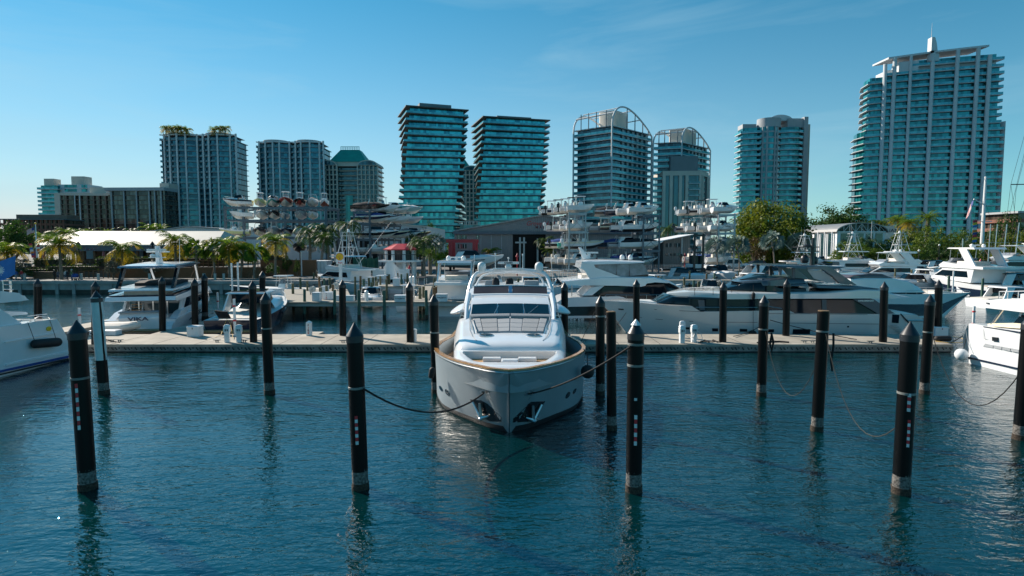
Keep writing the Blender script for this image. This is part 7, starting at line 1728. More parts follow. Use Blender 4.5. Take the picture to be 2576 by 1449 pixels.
# buildings at far left
def slabblock(label,px0,px1,Y,ytop,fh,glass,slab,d=18,rail=None,rot=0.,gin=1.,st=.4,cat='apartment block',name='apartment_block',zmin=0,cols=(),colm='tower white',ytop2=None):
    root=thing(name,label,cat,(wx((px0+px1)/2,560,Y),Y,GZ),rot); w=(px1-px0)/F*Y/cos(rot); H=lz(ytop,Y); n=max(1,int((H-zmin)/fh)); z0=H-n*fh
    P=[(-w/2,0),(w/2,0),(w/2,d),(-w/2,d)]
    storeys(root,n,fh,z0,lambda i:('a',P,[[P[3],P[0],P[1]]]),glass,slab,rail,st,1.1,gin)
    for c in cols: mb=MB(); x=-w/2+w*c; mb.bx(x-.35,x+.35,-.35,.25,0,H); mb.build('facade_pilaster',colm,root,smooth=False)
    return root,w,H,d
r_,w_,h_,_=slabblock('pale far left block with teal balconies and roof block',98,150,432,466,3.0,'glass bluegreen','tower white',16,'railing glass',0.,1.6)
mb=MB(); mb.bx(-w_/2+3,-w_/2+10,3,10,h_,h_+5); mb.build('roof_block','stone beige',r_,smooth=False)
P=thing('apartment_block','pale slab block right of the teal balconies, with tall roof block','apartment block',(wx(188,560,436),436,GZ))
w=76/F*436; H=lz(464,436); storeys(P,int(H/3.),3.,H-int(H/3.)*3.,lambda i:('a',[(-w/2,0),(w/2,0),(w/2,16),(-w/2,16)],None),'tower white','tower white',None,.4,1,.25)
for i in range(8):
    z=H-3*(i+1)
    for x0,x1 in ((-.28,.12),(.28,.46)): mb=MB(); mb.bx(x0*w,x1*w,.1,.28,z+.8,z+2.7); mb.build('window','glass bluegreen',P,smooth=False)
    mb=MB(); mb.bx(.3*w,.52*w,-1.4,.2,z,z+.3); mb.build('balcony_slab','tower white',P,smooth=False)
mb=MB(); mb.bx(-.17*w,.26*w,4,12,H,lz(442,436)); mb.build('roof_block','stone beige',P,smooth=False)
r_,w_,h_,_=slabblock('dark brown slab block with beige parapet at far left',151,277,378,492,2.9,'glass brown','tower brown',22,None,.12,.9,.45,cols=(.0,.18,.34,.44,.56,.68,.78,.9),colm='tower brown')
mb=MB(); mb.bx(-w_/2-.3,w_/2+.3,-.4,20,h_,h_+1.6); mb.build('parapet','stone beige',r_,smooth=False)
mb=MB(); mb.bx(-w_/2-.8,-w_/2+2.4,-.6,6,0,h_+1.2); mb.build('end_wall','stone beige',r_,smooth=False)
for c in (.345,.435): mb=MB(); mb.bx(-w_/2+w_*c-.22,-w_/2+w_*c+.22,-.8,-.36,0,h_); mb.build('white_pipe','tower white',r_,smooth=False)
mb=MB(); mb.loft([[(.05*w_,4,h_+1.6),(.36*w_,4,h_+1.6),(.36*w_,14,h_+1.6),(.05*w_,14,h_+1.6)],[(.05*w_,4,h_+5.6),(.30*w_,4,h_+5.6),(.30*w_,14,h_+5.6),(.05*w_,14,h_+5.6)]]); mb.build('roof_block','stone beige',r_,smooth=False)
r_,w_,h_,_=slabblock('grey brown glazed block left of the palm topped tower',273,420,372,480,2.9,'glass ash','tower brown',24,None,-.05,.7,.3,cols=(.06,.28,.5,.72,.82,.93),colm='stone grey')
mb=MB(); mb.bx(-w_/2-1.5,w_/2,-1.,22,h_,h_+2.); mb.build('parapet','stone grey',r_,smooth=False)
mb=MB(); mb.bx(.34*w_,.5*w_,4,14,h_+2,h_+5); mb.build('roof_block','stone beige',r_,smooth=False)
r_,w_,h_,_=slabblock('low red brick block with roof terrace at the far left',6,154,330,553,3.0,'glass brown','brick red',20,None,.1,1.1,1.1,cols=tuple(i/14 for i in range(15)),colm='brick red')
mb=MB(); mb.bx(-w_/2-1.5,w_/2+1,-1.6,18,h_,h_+.5); mb.build('roof_overhang','slab dark',r_,smooth=False)
mb=MB(); mb.bx(-w_*.3,w_*.5,3,14,h_+.5,h_+3); mb.build('roof_block','tower brown',r_,smooth=False)
r_,w_,h_,_=slabblock('small grey concrete building behind the lookout rack',962,1006,300,524,3.4,'glass dusk','slab grey',16,None,0,.6,.7,cat='building',name='concrete_building')
mb=MB(); mb.bx(-w_/2,w_/2,0,14,h_,h_+1.2); mb.build('parapet','stone grey',r_,smooth=False)
r_,w_,h_,_=slabblock('beige podium with roof railing between the twisted towers',1155,1207,285,566,3.6,'glass dusk','stone beige',14,None,0,.5,1.3,cat='building',name='podium_building')
mb=MB()
for i in range(12): x=-w_/2+w_*i/11; mb.bx(x-.06,x+.06,0,.12,h_,h_+1.5)
mb.bx(-w_/2,w_/2,0,.14,h_+1.5,h_+1.62); mb.build('roof_railing','paint white',r_,smooth=False)
r_,w_,h_,_=slabblock('brown brick building at right edge behind bare masts',2560,2680,230,536,3.4,'glass brown','brick red',20,None,0,.9,1.3,cat='building',name='brick_building')
mb=MB(); mb.bx(-w_/2-.4,w_/2,-.4,18,h_,h_+.8); mb.build('parapet','stone grey',r_,smooth=False)
# ------------------------------------------------------------------ sheds and low buildings
def shed(name,label,cat,prof,Y,depth,wall,roof,over=.5):
    """prof: gable outline pixels (left eave, peak, right eave) at distance Y"""
    L_,Pk,R_=[at(p[0],p[1],Y) for p in prof]; root=thing(name,label,cat,(Pk.x,Y,GZ)); cx=Pk.x
    l=(L_.x-cx,L_.z-GZ); p=(0,Pk.z-GZ); r=(R_.x-cx,R_.z-GZ)
    mb=MB(); P=[(l[0],-.3),l,p,r,(r[0],-.3)]; mb.loft([[(x,0,z) for x,z in P],[(x,depth,z) for x,z in P]]); mb.build('wall',wall,root,smooth=False)
    for a,b in ((l,p),(p,r)):
        mb=MB(); mb.loft([[(a[0],-over,a[1]+.02),(b[0],-over,b[1]+.02),(b[0],-over,b[1]+.3),(a[0],-over,a[1]+.3)],[(a[0],depth,a[1]+.02),(b[0],depth,b[1]+.02),(b[0],depth,b[1]+.3),(a[0],depth,a[1]+.3)]]); mb.build('roof',roof,root,smooth=False)
    return root
sh1=shed('warehouse','long pale ribbed warehouse behind the restaurant palms','warehouse',((333,590),(468,571),(700,586)),172,50,'ribbed pale','roof ribbed grey')
sh2=shed('storage_shed','pale ribbed shed with dark bays behind the tall palms','shed',((838,566),(905,556),(1075,572)),152,40,'ribbed pale','roof white')
for a,b in ((846,898),(905,950)):
    mb=MB(); A=at(a,604,152); B=at(b,604,152); x0=A.x-sh2.location.x; x1=B.x-sh2.location.x; mb.bx(x0,x1,-.15,-.003,0,A.z-GZ); mb.build('dark_bay','dark hole',sh2,smooth=False)
sh3=shed('marina_shed','big grey marina shed with script lettering on its gable','shed',((1143,583),(1367,543),(1640,590)),134,45,'ribbed grey','roof ribbed grey')
cx3=sh3.location.x; px3=lambda p:(p-1288)/F*134-cx3
z3=lambda p:lz(p,134)
mb=MB(); mb.bx(px3(1141),px3(1640),-.7,-.05,z3(589.5),z3(582)); mb.build('eave_band','steel grey blue',sh3,smooth=False)
mb=MB(); mb.bx(px3(1290),px3(1372),-.12,-.003,0,z3(589.6)); mb.build('door_opening','dark hole',sh3,smooth=False)
for a,b,c,d in ((1150,1160,591.5,601),(1163,1174,591.5,601),(1198,1205,592,601),(1153,1162,614,625),(1164,1174,614,625),(1197,1205,615,625)):
    mb=MB(); mb.bx(px3(a),px3(b),-.10,-.003,z3(d),z3(c)); f=mb.build('window','window glass',sh3,smooth=False); mb=MB(); mb.bx((px3(a)+px3(b))/2-.04,(px3(a)+px3(b))/2+.04,-.14,-.103,z3(d),z3(c)); mb.build('mullion','paint white',f,smooth=False)
for p in (1210,1236,1262): mb=MB(); mb.bx(px3(p)-.06,px3(p)+.06,-.10,-.003,0,z3(590)); mb.build('wall_seam','steel galvanised pale',sh3,smooth=False)
for p,pt_ in ((1308,597),(1318,597),(1352,600)): mb=MB(); mb.bx(px3(p)-.2,px3(p)+.2,-.7,-.2,0,z3(pt_)); mb.build('door_post','steel galvanised pale',sh3,smooth=False)
mb=MB(); mb.bx(px3(1296),px3(1324),-1.,-.72,z3(612),z3(608)); mb.build('door_beam','steel galvanised pale',sh3,smooth=False)
letter('Grove Harbour',1.35,'ink red',sh3,(px3(1371),-.03,z3(562.5)),-pi/2,1.,.35,.02,.01,world=False)
letter('M A R I N A',.85,'ink maroon',sh3,(px3(1371),-.03,z3(572)),-pi/2,1.0,0,.02,.02,world=False)
hs=thing('grey_house','small grey two storey house with sloping white roof','house',((1702-1288)/F*136,136,GZ)); hx=lambda p:(p-1288)/F*136-hs.location.x; hz_=lambda p:lz(p,136)
mb=MB(); mb.loft([[(hx(1668),y,0),(hx(1735),y,0),(hx(1735),y,hz_(592)),(hx(1668),y,hz_(606))] for y in (0,12)]); mb.build('wall','ribbed tan',hs,smooth=False)
mb=MB(); mb.loft([[(hx(1655),y,hz_(608)),(hx(1740),y,hz_(590.5)),(hx(1740),y,hz_(589)),(hx(1655),y,hz_(606))] for y in (-1.2,13)]); mb.build('roof','paint white',hs,smooth=False)
for a,b,c,d in ((1674,1688,612,622),(1696,1710,612,622),(1674,1690,637,643),(1694,1710,637,643)):
    mb=MB(); mb.bx(hx(a),hx(b),-.12,-.003,hz_(d),hz_(c)); f=mb.build('window','window glass',hs,smooth=False); mb=MB(); mb.bx((hx(a)+hx(b))/2-.05,(hx(a)+hx(b))/2+.05,-.16,-.123,hz_(d),hz_(c)); mb.build('mullion','paint white',f,smooth=False)
mb=MB(); mb.bx(hx(1712),hx(1716),-.16,-.003,0,hz_(597)); mb.build('corner_board','steel galvanised pale',hs,smooth=False)
# boathouse with a barrel roof
bh=thing('boathouse','white boathouse with a grey barrel roof and truss front','boathouse',((2164-1288)/F*190,190,GZ)); bw=(2224-2104)/F*190/2; hb_=lz(583,190)
mb=MB(); mb.bx(-bw,bw,.3,28,0,hb_); mb.build('wall','paint white',bh,smooth=False)
P=[((bw+.7)*cos(pi*i/18),hb_+ (lz(560,190)-hb_)*sin(pi*i/18)) for i in range(19)]; Q=[(x*.975,z-.25) for x,z in P]
mb=MB(); mb.loft([[(x,y,z) for x,z in P]+[(x,y,z) for x,z in Q[::-1]] for y in (-.6,28.6)]); mb.build('barrel_roof','roof ribbed grey',bh,ang=40)
mb=MB(); mb.loft([[(x*.97,y,z-.22) for x,z in P] for y in (.9,1.2)]); mb.build('gable_glazing','tinted glass',bh,smooth=False)
mb=MB(); mb.bx(-bw,bw,-.1,.2,hb_-.15,hb_+.15)
za=lambda x: hb_+(lz(560,190)-hb_)*sqrt(max(0,1-(x/(bw+.7))**2))-.25
for i in range(-3,4):
    x=i*bw/4; mb.bar((x,0,hb_),(x,0,za(x)),.09,5)
    if i<3: x2=(i+1)*bw/4; mb.bar((x,0,hb_ if i%2 else za(x)),(x2,0,za(x2) if i%2 else hb_),.08,5)
mb.tube([(x*.985,0,z-.1) for x,z in P],.13,6); mb.build('truss','paint white',bh)
for a,b in ((-.85,-.35),(-.2,.1),(.2,.5),(.6,.9)): mb=MB(); mb.bx(a*bw,b*bw,.15,.28,.5,hb_-.5); mb.build('window','window glass',bh,smooth=False)
for y in (3,7.5,12,16,21): mb=MB(); mb.bx(-bw-.08,-bw-.003,y,y+2.6,1.2,hb_-.6); mb.build('window','window glass',bh,smooth=False)
for y in (2.2,6.8,11.2): mb=MB(); mb.tube([(-bw-.5,y,0),(-bw-.5,y,hb_)],.28,8); mb.build('column','paint white',bh)
gd=thing('sign_wall','white gabled wall with dark GUARD lettering by boathouse','sign wall',((2245-1288)/F*222,222,GZ)); gx=lambda p:(p-1288)/F*222-gd.location.x; gz_=lambda p:lz(p,222)
mb=MB(); P=[(gx(2218),0),(gx(2218),gz_(569)),(gx(2244),gz_(568.5)),(gx(2246),gz_(573)),(gx(2274),gz_(577.5)),(gx(2265),gz_(600)),(gx(2265),0)]; mb.loft([[(x,0,z) for x,z in P],[(x,8,z) for x,z in P]]); mb.build('wall','paint white',gd,smooth=False)
letter('GUARD',1.75,'ink navy',gd,(gx(2240),-.05,gz_(580.5)),-pi/2,1.25,0,.02,.02,world=False)
# restaurant on the terrace
TZ=3.4
mb=MB(); mb.bx(-100,-42,97.4,140,GZ-.2,TZ); struct(mb.build('terrace','ground paving',smooth=False))
rs=thing('restaurant_pavilion','open restaurant pavilion with long white hipped roof','restaurant',((350-1288)/F*106,106,TZ)); rx=lambda p,Y=106:(p-1288)/F*Y-rs.location.x; rz_=lambda p,Y=106:at(1288,p,Y).z-TZ
e=rz_(618); rd=rz_(584,113)
mb=MB(); mb.loft([[(rx(98),-.6,e),(rx(548),-.6,e),(rx(520),7,rd),(rx(205,113),7,rd)],[(rx(98),-.6,e+.18),(rx(548),-.6,e+.18),(rx(520),7,rd+.2),(rx(205,113),7,rd+.2)]]); mb.build('roof_front','roof white',rs,smooth=False)
mb=MB(); mb.loft([[(rx(98),14.6,e),(rx(548),14.6,e),(rx(520),7.01,rd),(rx(205,113),7.01,rd)],[(rx(98),14.6,e+.18),(rx(548),14.6,e+.18),(rx(520),7.01,rd+.2),(rx(205,113),7.01,rd+.2)]]); mb.plate([(rx(98),-.6,e+.1),(rx(205,113),7,rd+.1),(rx(98),14.6,e+.1)],.15); mb.plate([(rx(548),-.6,e+.1),(rx(520),7,rd+.1),(rx(548),14.6,e+.1)],.15); mb.build('roof_back','roof white',rs,smooth=False)
mb=MB(); mb.bx(rx(100),rx(548),-.4,0,e-.95,e-.02); mb.build('eave_beam','steel grey blue',rs,smooth=False)
mb=MB(); mb.bx(rx(100),rx(540),9,9.3,0,e+.5); mb.build('back_wall','timber dark',rs,smooth=False)
for p in range(105,545,27): mb=MB(); mb.bx(rx(p)-.18,rx(p)+.18,-.2,.15,0,e-.9); mb.build('post','timber brown',rs,smooth=False)
for i,p in enumerate((130,190,222,262,330,352,402,440,470)):
    mb=MB(); mb.bx(rx(p),rx(p)+1.6,8.8,8.98,.9,2.6); mb.build('window','window glass' if i%3 else 'gelcoat blue',rs,smooth=False)
UM=MB(); UM.lathe([(.05,0),(.05,1.2),(.28,1.25),(.16,2.3),(.03,2.6)],n=8); um=UM.mesh('closed_parasol','gelcoat red')
for i,(p,Y,wh) in enumerate(((90,103.5,'by the left flagpole'),(112,103.,'left of the second coconut palm'),(262,102,'left of the third coconut palm'),(322,102,'right of the third coconut palm'),(505,101.5,'beside the thatch palms'),(470,101.8,'near the fourth coconut palm'))):
    o=bpy.data.objects.new('closed_parasol',um); COL.objects.link(o); o.location=((p-1288)/F*Y,Y,TZ); tag(o,'closed red parasol on the terrace '+wh,'parasol','closed red parasols')
tm=MB(); tm.lathe([(.05,0),(.05,.7),(.55,.71),(.55,.76)],n=12)
for a in range(4): tm.box((.95*cos(a*pi/2+.4),.95*sin(a*pi/2+.4),.45),(.42,.42,.06)); tm.box((1.15*cos(a*pi/2+.4),1.15*sin(a*pi/2+.4),.7),(.08,.42,.5),a*pi/2+.4); tm.bx(.95*cos(a*pi/2+.4)-.03,.95*cos(a*pi/2+.4)+.03,.95*sin(a*pi/2+.4)-.03,.95*sin(a*pi/2+.4)+.03,0,.44)
dtm=tm.mesh('dining_set','timber brown',False)
for i,p in enumerate((165,210,245,340,365,395,425)):
    o=bpy.data.objects.new('dining_set',dtm); COL.objects.link(o); o.location=((p-1288)/F*104.5,104.5,TZ); o.rotation_euler.z=R.uniform(0,6); tag(o,'wooden table with chairs under the restaurant eave, %s'%nth(i+1),'dining set','restaurant tables')
# retaining walls, ramp and railing
def wall(label,px0,px1,Y,z0,z1,mat,th=.35,cat='retaining wall',name='retaining_wall',n=0):
    root=thing(name,label,cat,((px0+px1)/2/F*Y-1288/F*Y,Y,z0)); h=(px1-px0)/F*Y/2
    mb=MB(); mb.bx(-h,h,0,th,0,z1-z0); mb.build('wall',mat,root,smooth=False)
    mb=MB(); mb.bx(-h-.05,h+.05,-.06,th+.06,z1-z0+.003,z1-z0+.08); mb.build('coping','timber dark' if mat.startswith('timber') else 'concrete pale',root,smooth=False)
    return root
wall('brown timber retaining wall below hedge beside the walkers','' or 82,135,92,GZ,GZ+1.,'timber brown')
wall('long brown timber retaining wall under the palms',276,655,95,GZ,GZ+1.55,'timber brown')
wall('tall brown timber retaining wall right of the palms',655,795,100,GZ,GZ+2.6,'timber brown')
wall('upper brown timber wall beneath the restaurant hedge',60,480,97,GZ+1.2,TZ+.05,'timber dark')
fr_=thing('ramp_railing','brown timber ramp railing beside the silver shrub','railing',((240-1288)/F*93,93,GZ)); 
mb=MB()
for i in range(10): x=-2.6+i*.75; z=.15+i*.05; mb.bx(x-.05,x+.05,-.05,.05,0,z+.95)
mb.bar((-2.7,0,1.05),(4.3,0,1.55),.05,5); mb.bar((-2.7,0,.6),(4.3,0,1.05),.035,5); mb.build('rail','timber brown',fr_,smooth=False)
fr2=thing('terrace_railing','timber terrace railing behind the thatch palms','railing',((560-1288)/F*96,96,GZ+1.63)); 
mb=MB()
for i in range(15): x=-5.5+i*.8; mb.bx(x-.05,x+.05,-.05,.05,0,1.)
mb.bx(-5.6,5.8,-.05,.05,1.,1.08); mb.bx(-5.6,5.8,-.03,.03,.55,.6); mb.build('rail','timber brown',fr2,smooth=False)
bl=MB(); bl.bx(-.13,.13,-.13,.13,0,.85); bl.bx(-.15,.15,-.15,.15,.853,.95); blm=bl.mesh('bollard','concrete pale',False)
for i,p in enumerate((60,203,246,375,562,512,540)):
    Y=89.; o=bpy.data.objects.new('bollard',blm); COL.objects.link(o); o.location=((p-1288)/F*Y,Y,GZ); tag(o,'pale bollard light on the palm promenade, %s'%nth(sorted((60,203,246,375,562,512,540)).index(p)+1),'bollard','promenade bollards')
# lookout with the red roof
lk=thing('lookout_tower','white lookout pavilion with red hipped roof on columns','lookout',((995-1288)/F*94,94,GZ)); lx=lambda p:(p-1288)/F*94-lk.location.x; lzz=lambda p:lz(p,94)
w=lx(1034); dz=lzz(660.5); dt=lzz(656)
oct_=lambda r,k=1.:[(r*cos(pi/8+i*pi/4),4.5+r*k*sin(pi/8+i*pi/4)) for i in range(8)]
mb=MB(); mb.prism(oct_(lx(1051)*1.06,.85),dz,dt); mb.build('deck','paint white',lk,smooth=False)
mb=MB(); mb.prism(oct_(w*.93,.85),dt+.003,lzz(629)); mb.build('cabin_glazing','tinted glass',lk,smooth=False)
for i in range(8):
    x,y=oct_(w*.96,.86)[i]; mb=MB(); mb.tube([(x,y,0),(x,y,lzz(629.5))],.28,8); mb.build('column','paint white',lk)
mb=MB(); mb.tube([(0,4.5,0),(0,4.5,dz)],.8,12); mb.build('core_column','paint white',lk)
q=oct_(lx(1051),.85); 
for i in range(8):
    a=q[i];b=q[(i+1)%8]; mb=MB(); mb.strip([a,b],dt+.9,dt+1.0,.07)
    for k in range(9): t=k/8; x=a[0]+(b[0]-a[0])*t; y=a[1]+(b[1]-a[1])*t; mb.bx(x-.02,x+.02,y-.02,y+.02,dt,dt+.9)
    mb.build('balcony_railing','steel black',lk,smooth=False)
mb=MB(); ez=lzz(630); tz=lzz(613); o8=oct_(lx(1038)*1.08,.85); mb.loft([[(x,y,ez) for x,y in o8],[(x,y,ez+.15) for x,y in o8],[(x*.40,4.5+(y-4.5)*.12,tz) for x,y in o8]]); mb.build('roof','roof ribbed red',lk,smooth=False)
fm=MB()
pf=thing('picket_fence','white picket fence curving under the red roofed lookout','fence',((985-1288)/F*91,91,GZ)); fx=lambda p:(p-1288)/F*91-pf.location.x
mb=MB()
for i in range(62):
    p=938+i*1.5; x=fx(p); c=965<p<1005; h=1.55+ (1.2*sin(pi*(p-965)/40) if c else 0); y=-(1.6*sin(pi*(p-965)/40) if c else 0); mb.bx(x-.04,x+.04,y-.03,y+.03,0,h)
mb.tube([(fx(938+i*3),-(1.6*sin(pi*(938+i*3-965)/40) if 965<938+i*3<1005 else 0)+.05,1.3) for i in range(31)],.04,4); mb.build('pickets','paint white',pf,smooth=False)
mb=MB(); mb.bar((fx(967),-1,0),(fx(973),-1,2.1),.06); mb.bar((fx(1003),-1,0),(fx(997),-1,2.1),.06); mb.build('gate_frame','paint white',pf)
# green mesh fence, containers, travel lift, forklift
gm_=thing('mesh_fence','green mesh fence left of the red roofed lookout','fence',((920-1288)/F*104,104,GZ)); w=(951-888)/F*104/2
mb=MB(); n=16; mb.loft([[(-w+2*w*i/n,.25*sin(i*1.9),.3),(-w+2*w*i/n,.1*sin(i*2.7),2.9+.15*sin(i*1.3)),(-w+2*w*i/n,.04+.1*sin(i*2.7),2.9+.15*sin(i*1.3)),(-w+2*w*i/n,.04+.25*sin(i*1.9),.3)] for i in range(n+1)]); mb.build('screen','mesh green',gm_)
for i in range(5): mb=MB(); mb.bx(-w+2*w*i/4-.05,-w+2*w*i/4+.05,.3,.4,0,3.2); mb.build('post','steel galvanised pale',gm_,smooth=False)
def crate(label,px0,px1,yt,Y,mat,d=3):
    A=at(px0,yt,Y); B=at(px1,yt,Y); root=thing('container',label,'container',((A.x+B.x)/2,Y,GZ),0,'storage containers'); w=(B.x-A.x)/2
    mb=MB(); mb.bx(-w,w,0,d,.1,A.z-GZ-.1); mb.build('body',mat,root,smooth=False); mb=MB(); mb.bx(-w-.08,w+.08,-.08,d+.08,A.z-GZ-.097,A.z-GZ); mb.build('roof','paint white',root,smooth=False)
    mb=MB(); mb.bx(-.04,.04,-.05,-.003,.2,A.z-GZ-.2); mb.build('door_seam','steel galvanised pale',root,smooth=False)
crate('cream storage container above the timber wall',754,786,655,101,'roof white'); crate('pale blue storage container behind the sportfishing boat',790,822,656,100.5,'ribbed pale')
tl=thing('travel_lift','red boat travel lift frame before the grey shed','boat hoist',((1163-1288)/F*118,118,GZ)); w=(1198-1138)/F*118/2; h=lz(604,118)
for x in (-w,w):
    for y in (0,7): mb=MB(); mb.bx(x-.32,x+.32,y-.32,y+.32,.7,h-.5); mb.build('leg','steel red',tl,smooth=False); mb=MB(); mb.loft([[(x+d,y+.5*cos(2*pi*i/14),.5+.5*sin(2*pi*i/14)) for i in range(14)] for d in (-.2,.2)]); mb.build('wheel','rubber black',tl)
for y in (0,7): mb=MB(); mb.bx(-w-.8,w+.5,y-.3,y+.3,h-.497,h+.15); mb.build('top_beam','steel red',tl,smooth=False)
boat('exp','hauled_cruiser','large white cruiser hauled out under the red travel lift','yacht',((1186-1288)/F*116,116.5,GZ+1.3),.03,12.5,3.8,'gelcoat white','bottom paint white',None,'black')
fk=thing('boat_forklift','black masted boat forklift in front of the right rack','forklift',((1757-1288)/F*104,104,GZ)); h=lz(588,104)
for x in (-.75,.75): mb=MB(); mb.bx(x-.16,x+.16,-.15,.15,.3,h); mb.build('mast_rail','steel black',fk,smooth=False)
for z in (1.,h*.55,h-.3): mb=MB(); mb.bx(-.58,.58,-.12,.12,z-.15,z+.15); mb.build('mast_cross_beam','steel black',fk,smooth=False)
mb=MB(); mb.bx(-1.1,1.1,.4,4,.6,1.8); bev(mb.build('body','paint white',fk,smooth=False),.1); mb=MB(); mb.bx(-.9,.9,1.,2.6,1.803,3.3); mb.build('cab','tinted glass',fk,smooth=False)
for x in (-1.1,1.1):
    for y in (.7,3.4): mb=MB(); mb.loft([[(x+d,y+.6*cos(2*pi*i/14),.6+.6*sin(2*pi*i/14)) for i in range(14)] for d in (-.25,.25)]); mb.build('wheel','rubber black',fk)
mb=MB(); mb.bar((.55,-.3,1.0),(.55,-1.8,.95),.1); mb.bar((-.55,-.3,1.0),(-.55,-1.8,.95),.1); mb.build('fork_arms','steel black',fk,smooth=False)
# fuel sign
fs=thing('fuel_sign','white fuel sign with yellow scallop shell on tall pole','sign',((855-1288)/F*72,72,PZ)); sz_=lambda p:at(1288,p,72).z-PZ; sx_=lambda p:(p-1288)/F*72-fs.location.x
mb=MB(); mb.bx(-.16,.16,.1,.4,0,sz_(663)); mb.build('pole','paint white',fs,smooth=False)
mb=MB(); mb.bx(sx_(845.5),sx_(865),0,.35,sz_(664.5),sz_(634.5)); bev(mb.build('sign_box','paint white',fs,smooth=False),.03)
cz=sz_(647); r=.34
def scallop(k,dy):
    P=[(-.13*k,-.36*k)]
    m=22
    for i in range(m+1):
        a=radians(205)-radians(230)*i/m; rr=k*(1.+.04*abs(sin(i*pi/ (m/7)))); P.append((rr*.40*cos(a)*1.05,rr*.44*sin(a)+.02))
    P.append((.13*k,-.36*k)); return [(x,dy,cz+z) for x,z in P]
mb=MB(); mb.loft([scallop(1.1,-.012),scallop(1.1,-.002)]); em=mb.build('shell_border','sign red',fs,smooth=False)
mb=MB(); mb.loft([scallop(.98,-.022),scallop(.98,-.013)]); mb.build('shell_face','sign yellow',fs,smooth=False)
for i in range(-3,4): a=pi/2+i*.34; mb=MB(); mb.plate([(-.006+.04*i*.3,-.024,cz-.28),(.006+.04*i*.3,-.024,cz-.28),(.40*cos(a)+.006,-.024,cz+.38*sin(a)),(.40*cos(a)-.006,-.024,cz+.38*sin(a))],.004); mb.build('shell_rib','sign red',fs,smooth=False)
letter('Port',.30,'sign red',fs,(.05,-.006,sz_(661)),-pi/2,1.,0,.004,.008,world=False)
# red standpipes and lamp posts
def post(name,label,cat,px,yt,yb,Y,mat,r,head,g=None):
    T=at(px,yt,Y); B=at(px,yb,Y); root=thing(name,label,cat,B,0,g); h=T.z-B.z
    mb=MB(); mb.tube([(0,0,-.3),(0,0,h)],r,8); mb.build('shaft',mat,root)
    mb=MB()
    if head=='globe': mb.ball((0,0,h+.15),.28,10,8)
    elif head=='cone': mb.tube([(0,0,h-.3),(0,0,h-.25),(0,0,h),(0,0,h+.35)],[r*1.2,r*3,r*2.2,.02],10)
    else: mb.bx(-.1,.7,-.12,.12,h-.02,h+.12)
    mb.build('head','radome white' if head=='globe' else mat,root)
for px,yt,yb,Y,lb in ((2463,656,722,95,'tall red standpipe in front of the right flybridge yachts'),(1722.5,641,668,112,'red standpipe near the small grey house'),(1845,641,668,118,'red standpipe below the silver palms'),(1301,642,690,100,'red standpipe behind the central yacht\'s radar'),(1030,672,690,92,'small red standpipe by the picket fence')):
    post('red_standpipe',lb,'standpipe',px,yt,yb,Y,'steel red',.09,'cone','red standpipes')
for px,yt,yb,Y,lb in ((2310,632,668,150,'globe lamp post before the mangroves, shorter one'),(2361,618,660,165,'globe lamp post before the mangroves, taller one')): post('lamp_post',lb,'lamp post',px,yt,yb,Y,'steel black',.09,'globe','globe lamp posts')
for px,yt,yb,Y,lb in ((1986,598,660,160,'pale street lamp with arm left of the boathouse'),(1965,598,655,158,'pale street lamp leaning before the golden tree'),(759,633,690,97,'pale light pole among the tall palms'),(863,606,690,96,'pale light pole behind the fuel sign'),(2192,559,600,185,'pale mast like pole in front of boathouse')): post('street_lamp',lb,'street lamp',px,yt,yb,Y,'steel galvanised pale',.12,'arm','pale light poles')
for px,lb in ((199,'dark string light pole, left of two'),(385,'dark string light pole, right of two')): post('string_light_pole',lb,'pole',px,612,652,104.6,'steel black',.13,'cone','string light poles')
# flags
stripes=lambda u,v:2 if (u<.4 and v>.46) else (0 if int(v*13)%2==0 else 1)
def usflag(label,pole,Ps,hang,w,h):
    root=thing('flag',label,'flag',Ps,0); mb=MB(); flagmesh(mb,w,h,20,13,stripes,.15,0,(-1,0,0),0,hang); o=mb.build('cloth',['flag red','flag white','flag blue'],root)
    return root
fp=thing('flagpole','white flagpole at left edge with striped flag halfway','flagpole',at(94,668,100)); T=at(89,562,100)-fp.location
mb=MB(); mb.tube([(0,0,-1),tuple(T)],[.16,.07],8); mb.build('pole','paint white',fp); mb=MB(); mb.ball(T,.16); mb.build('ball_finial','sign yellow',fp)
a=at(88,575,100); usflag('red and white striped flag flying left of the left flagpole',None,a,lambda u,v:(-1.3*u-.1,.1*sin(6*u),-.25-.55*u*u+(v-.5)*.9),1.3,.9)
fp2=thing('flagpole','tall white gaff rigged flagpole before the tallest tower','flagpole',at(2470.5,608,178)); b2=fp2.location.copy(); T=at(2480,444,178)-b2
mb=MB(); mb.tube([(0,0,-5),tuple(T*.5),tuple(T)],[.55,.45,.32],10); mb.build('pole','paint white',fp2)
mb=MB(); mb.bar(at(2474,514,178)-b2,at(2449.5,501,178)-b2,.2); mb.build('gaff','paint white',fp2); mb=MB(); mb.bar(at(2450,556,178)-b2,at(2495,557,178)-b2,.12); mb.build('yardarm','paint white',fp2)
mb=MB(); mb.bar(at(2449.5,501,178)-b2,T,.04,4); mb.bar(at(2452,556,178)-b2,at(2476,500,178)-b2,.04,4); mb.bar(at(2494,557,178)-b2,at(2476,500,178)-b2,.04,4); mb.build('halyard','rope tan',fp2)
usflag('striped national flag drooping from the tall gaff at right',None,at(2449.5,503,177.8),lambda u,v:(-.4-2.2*u*.55+.6*(v-.5)*(1-u*.4),.35*sin(7*u+3*v),-.8-4.*u+1.6*(v-.5)),4,2.6)
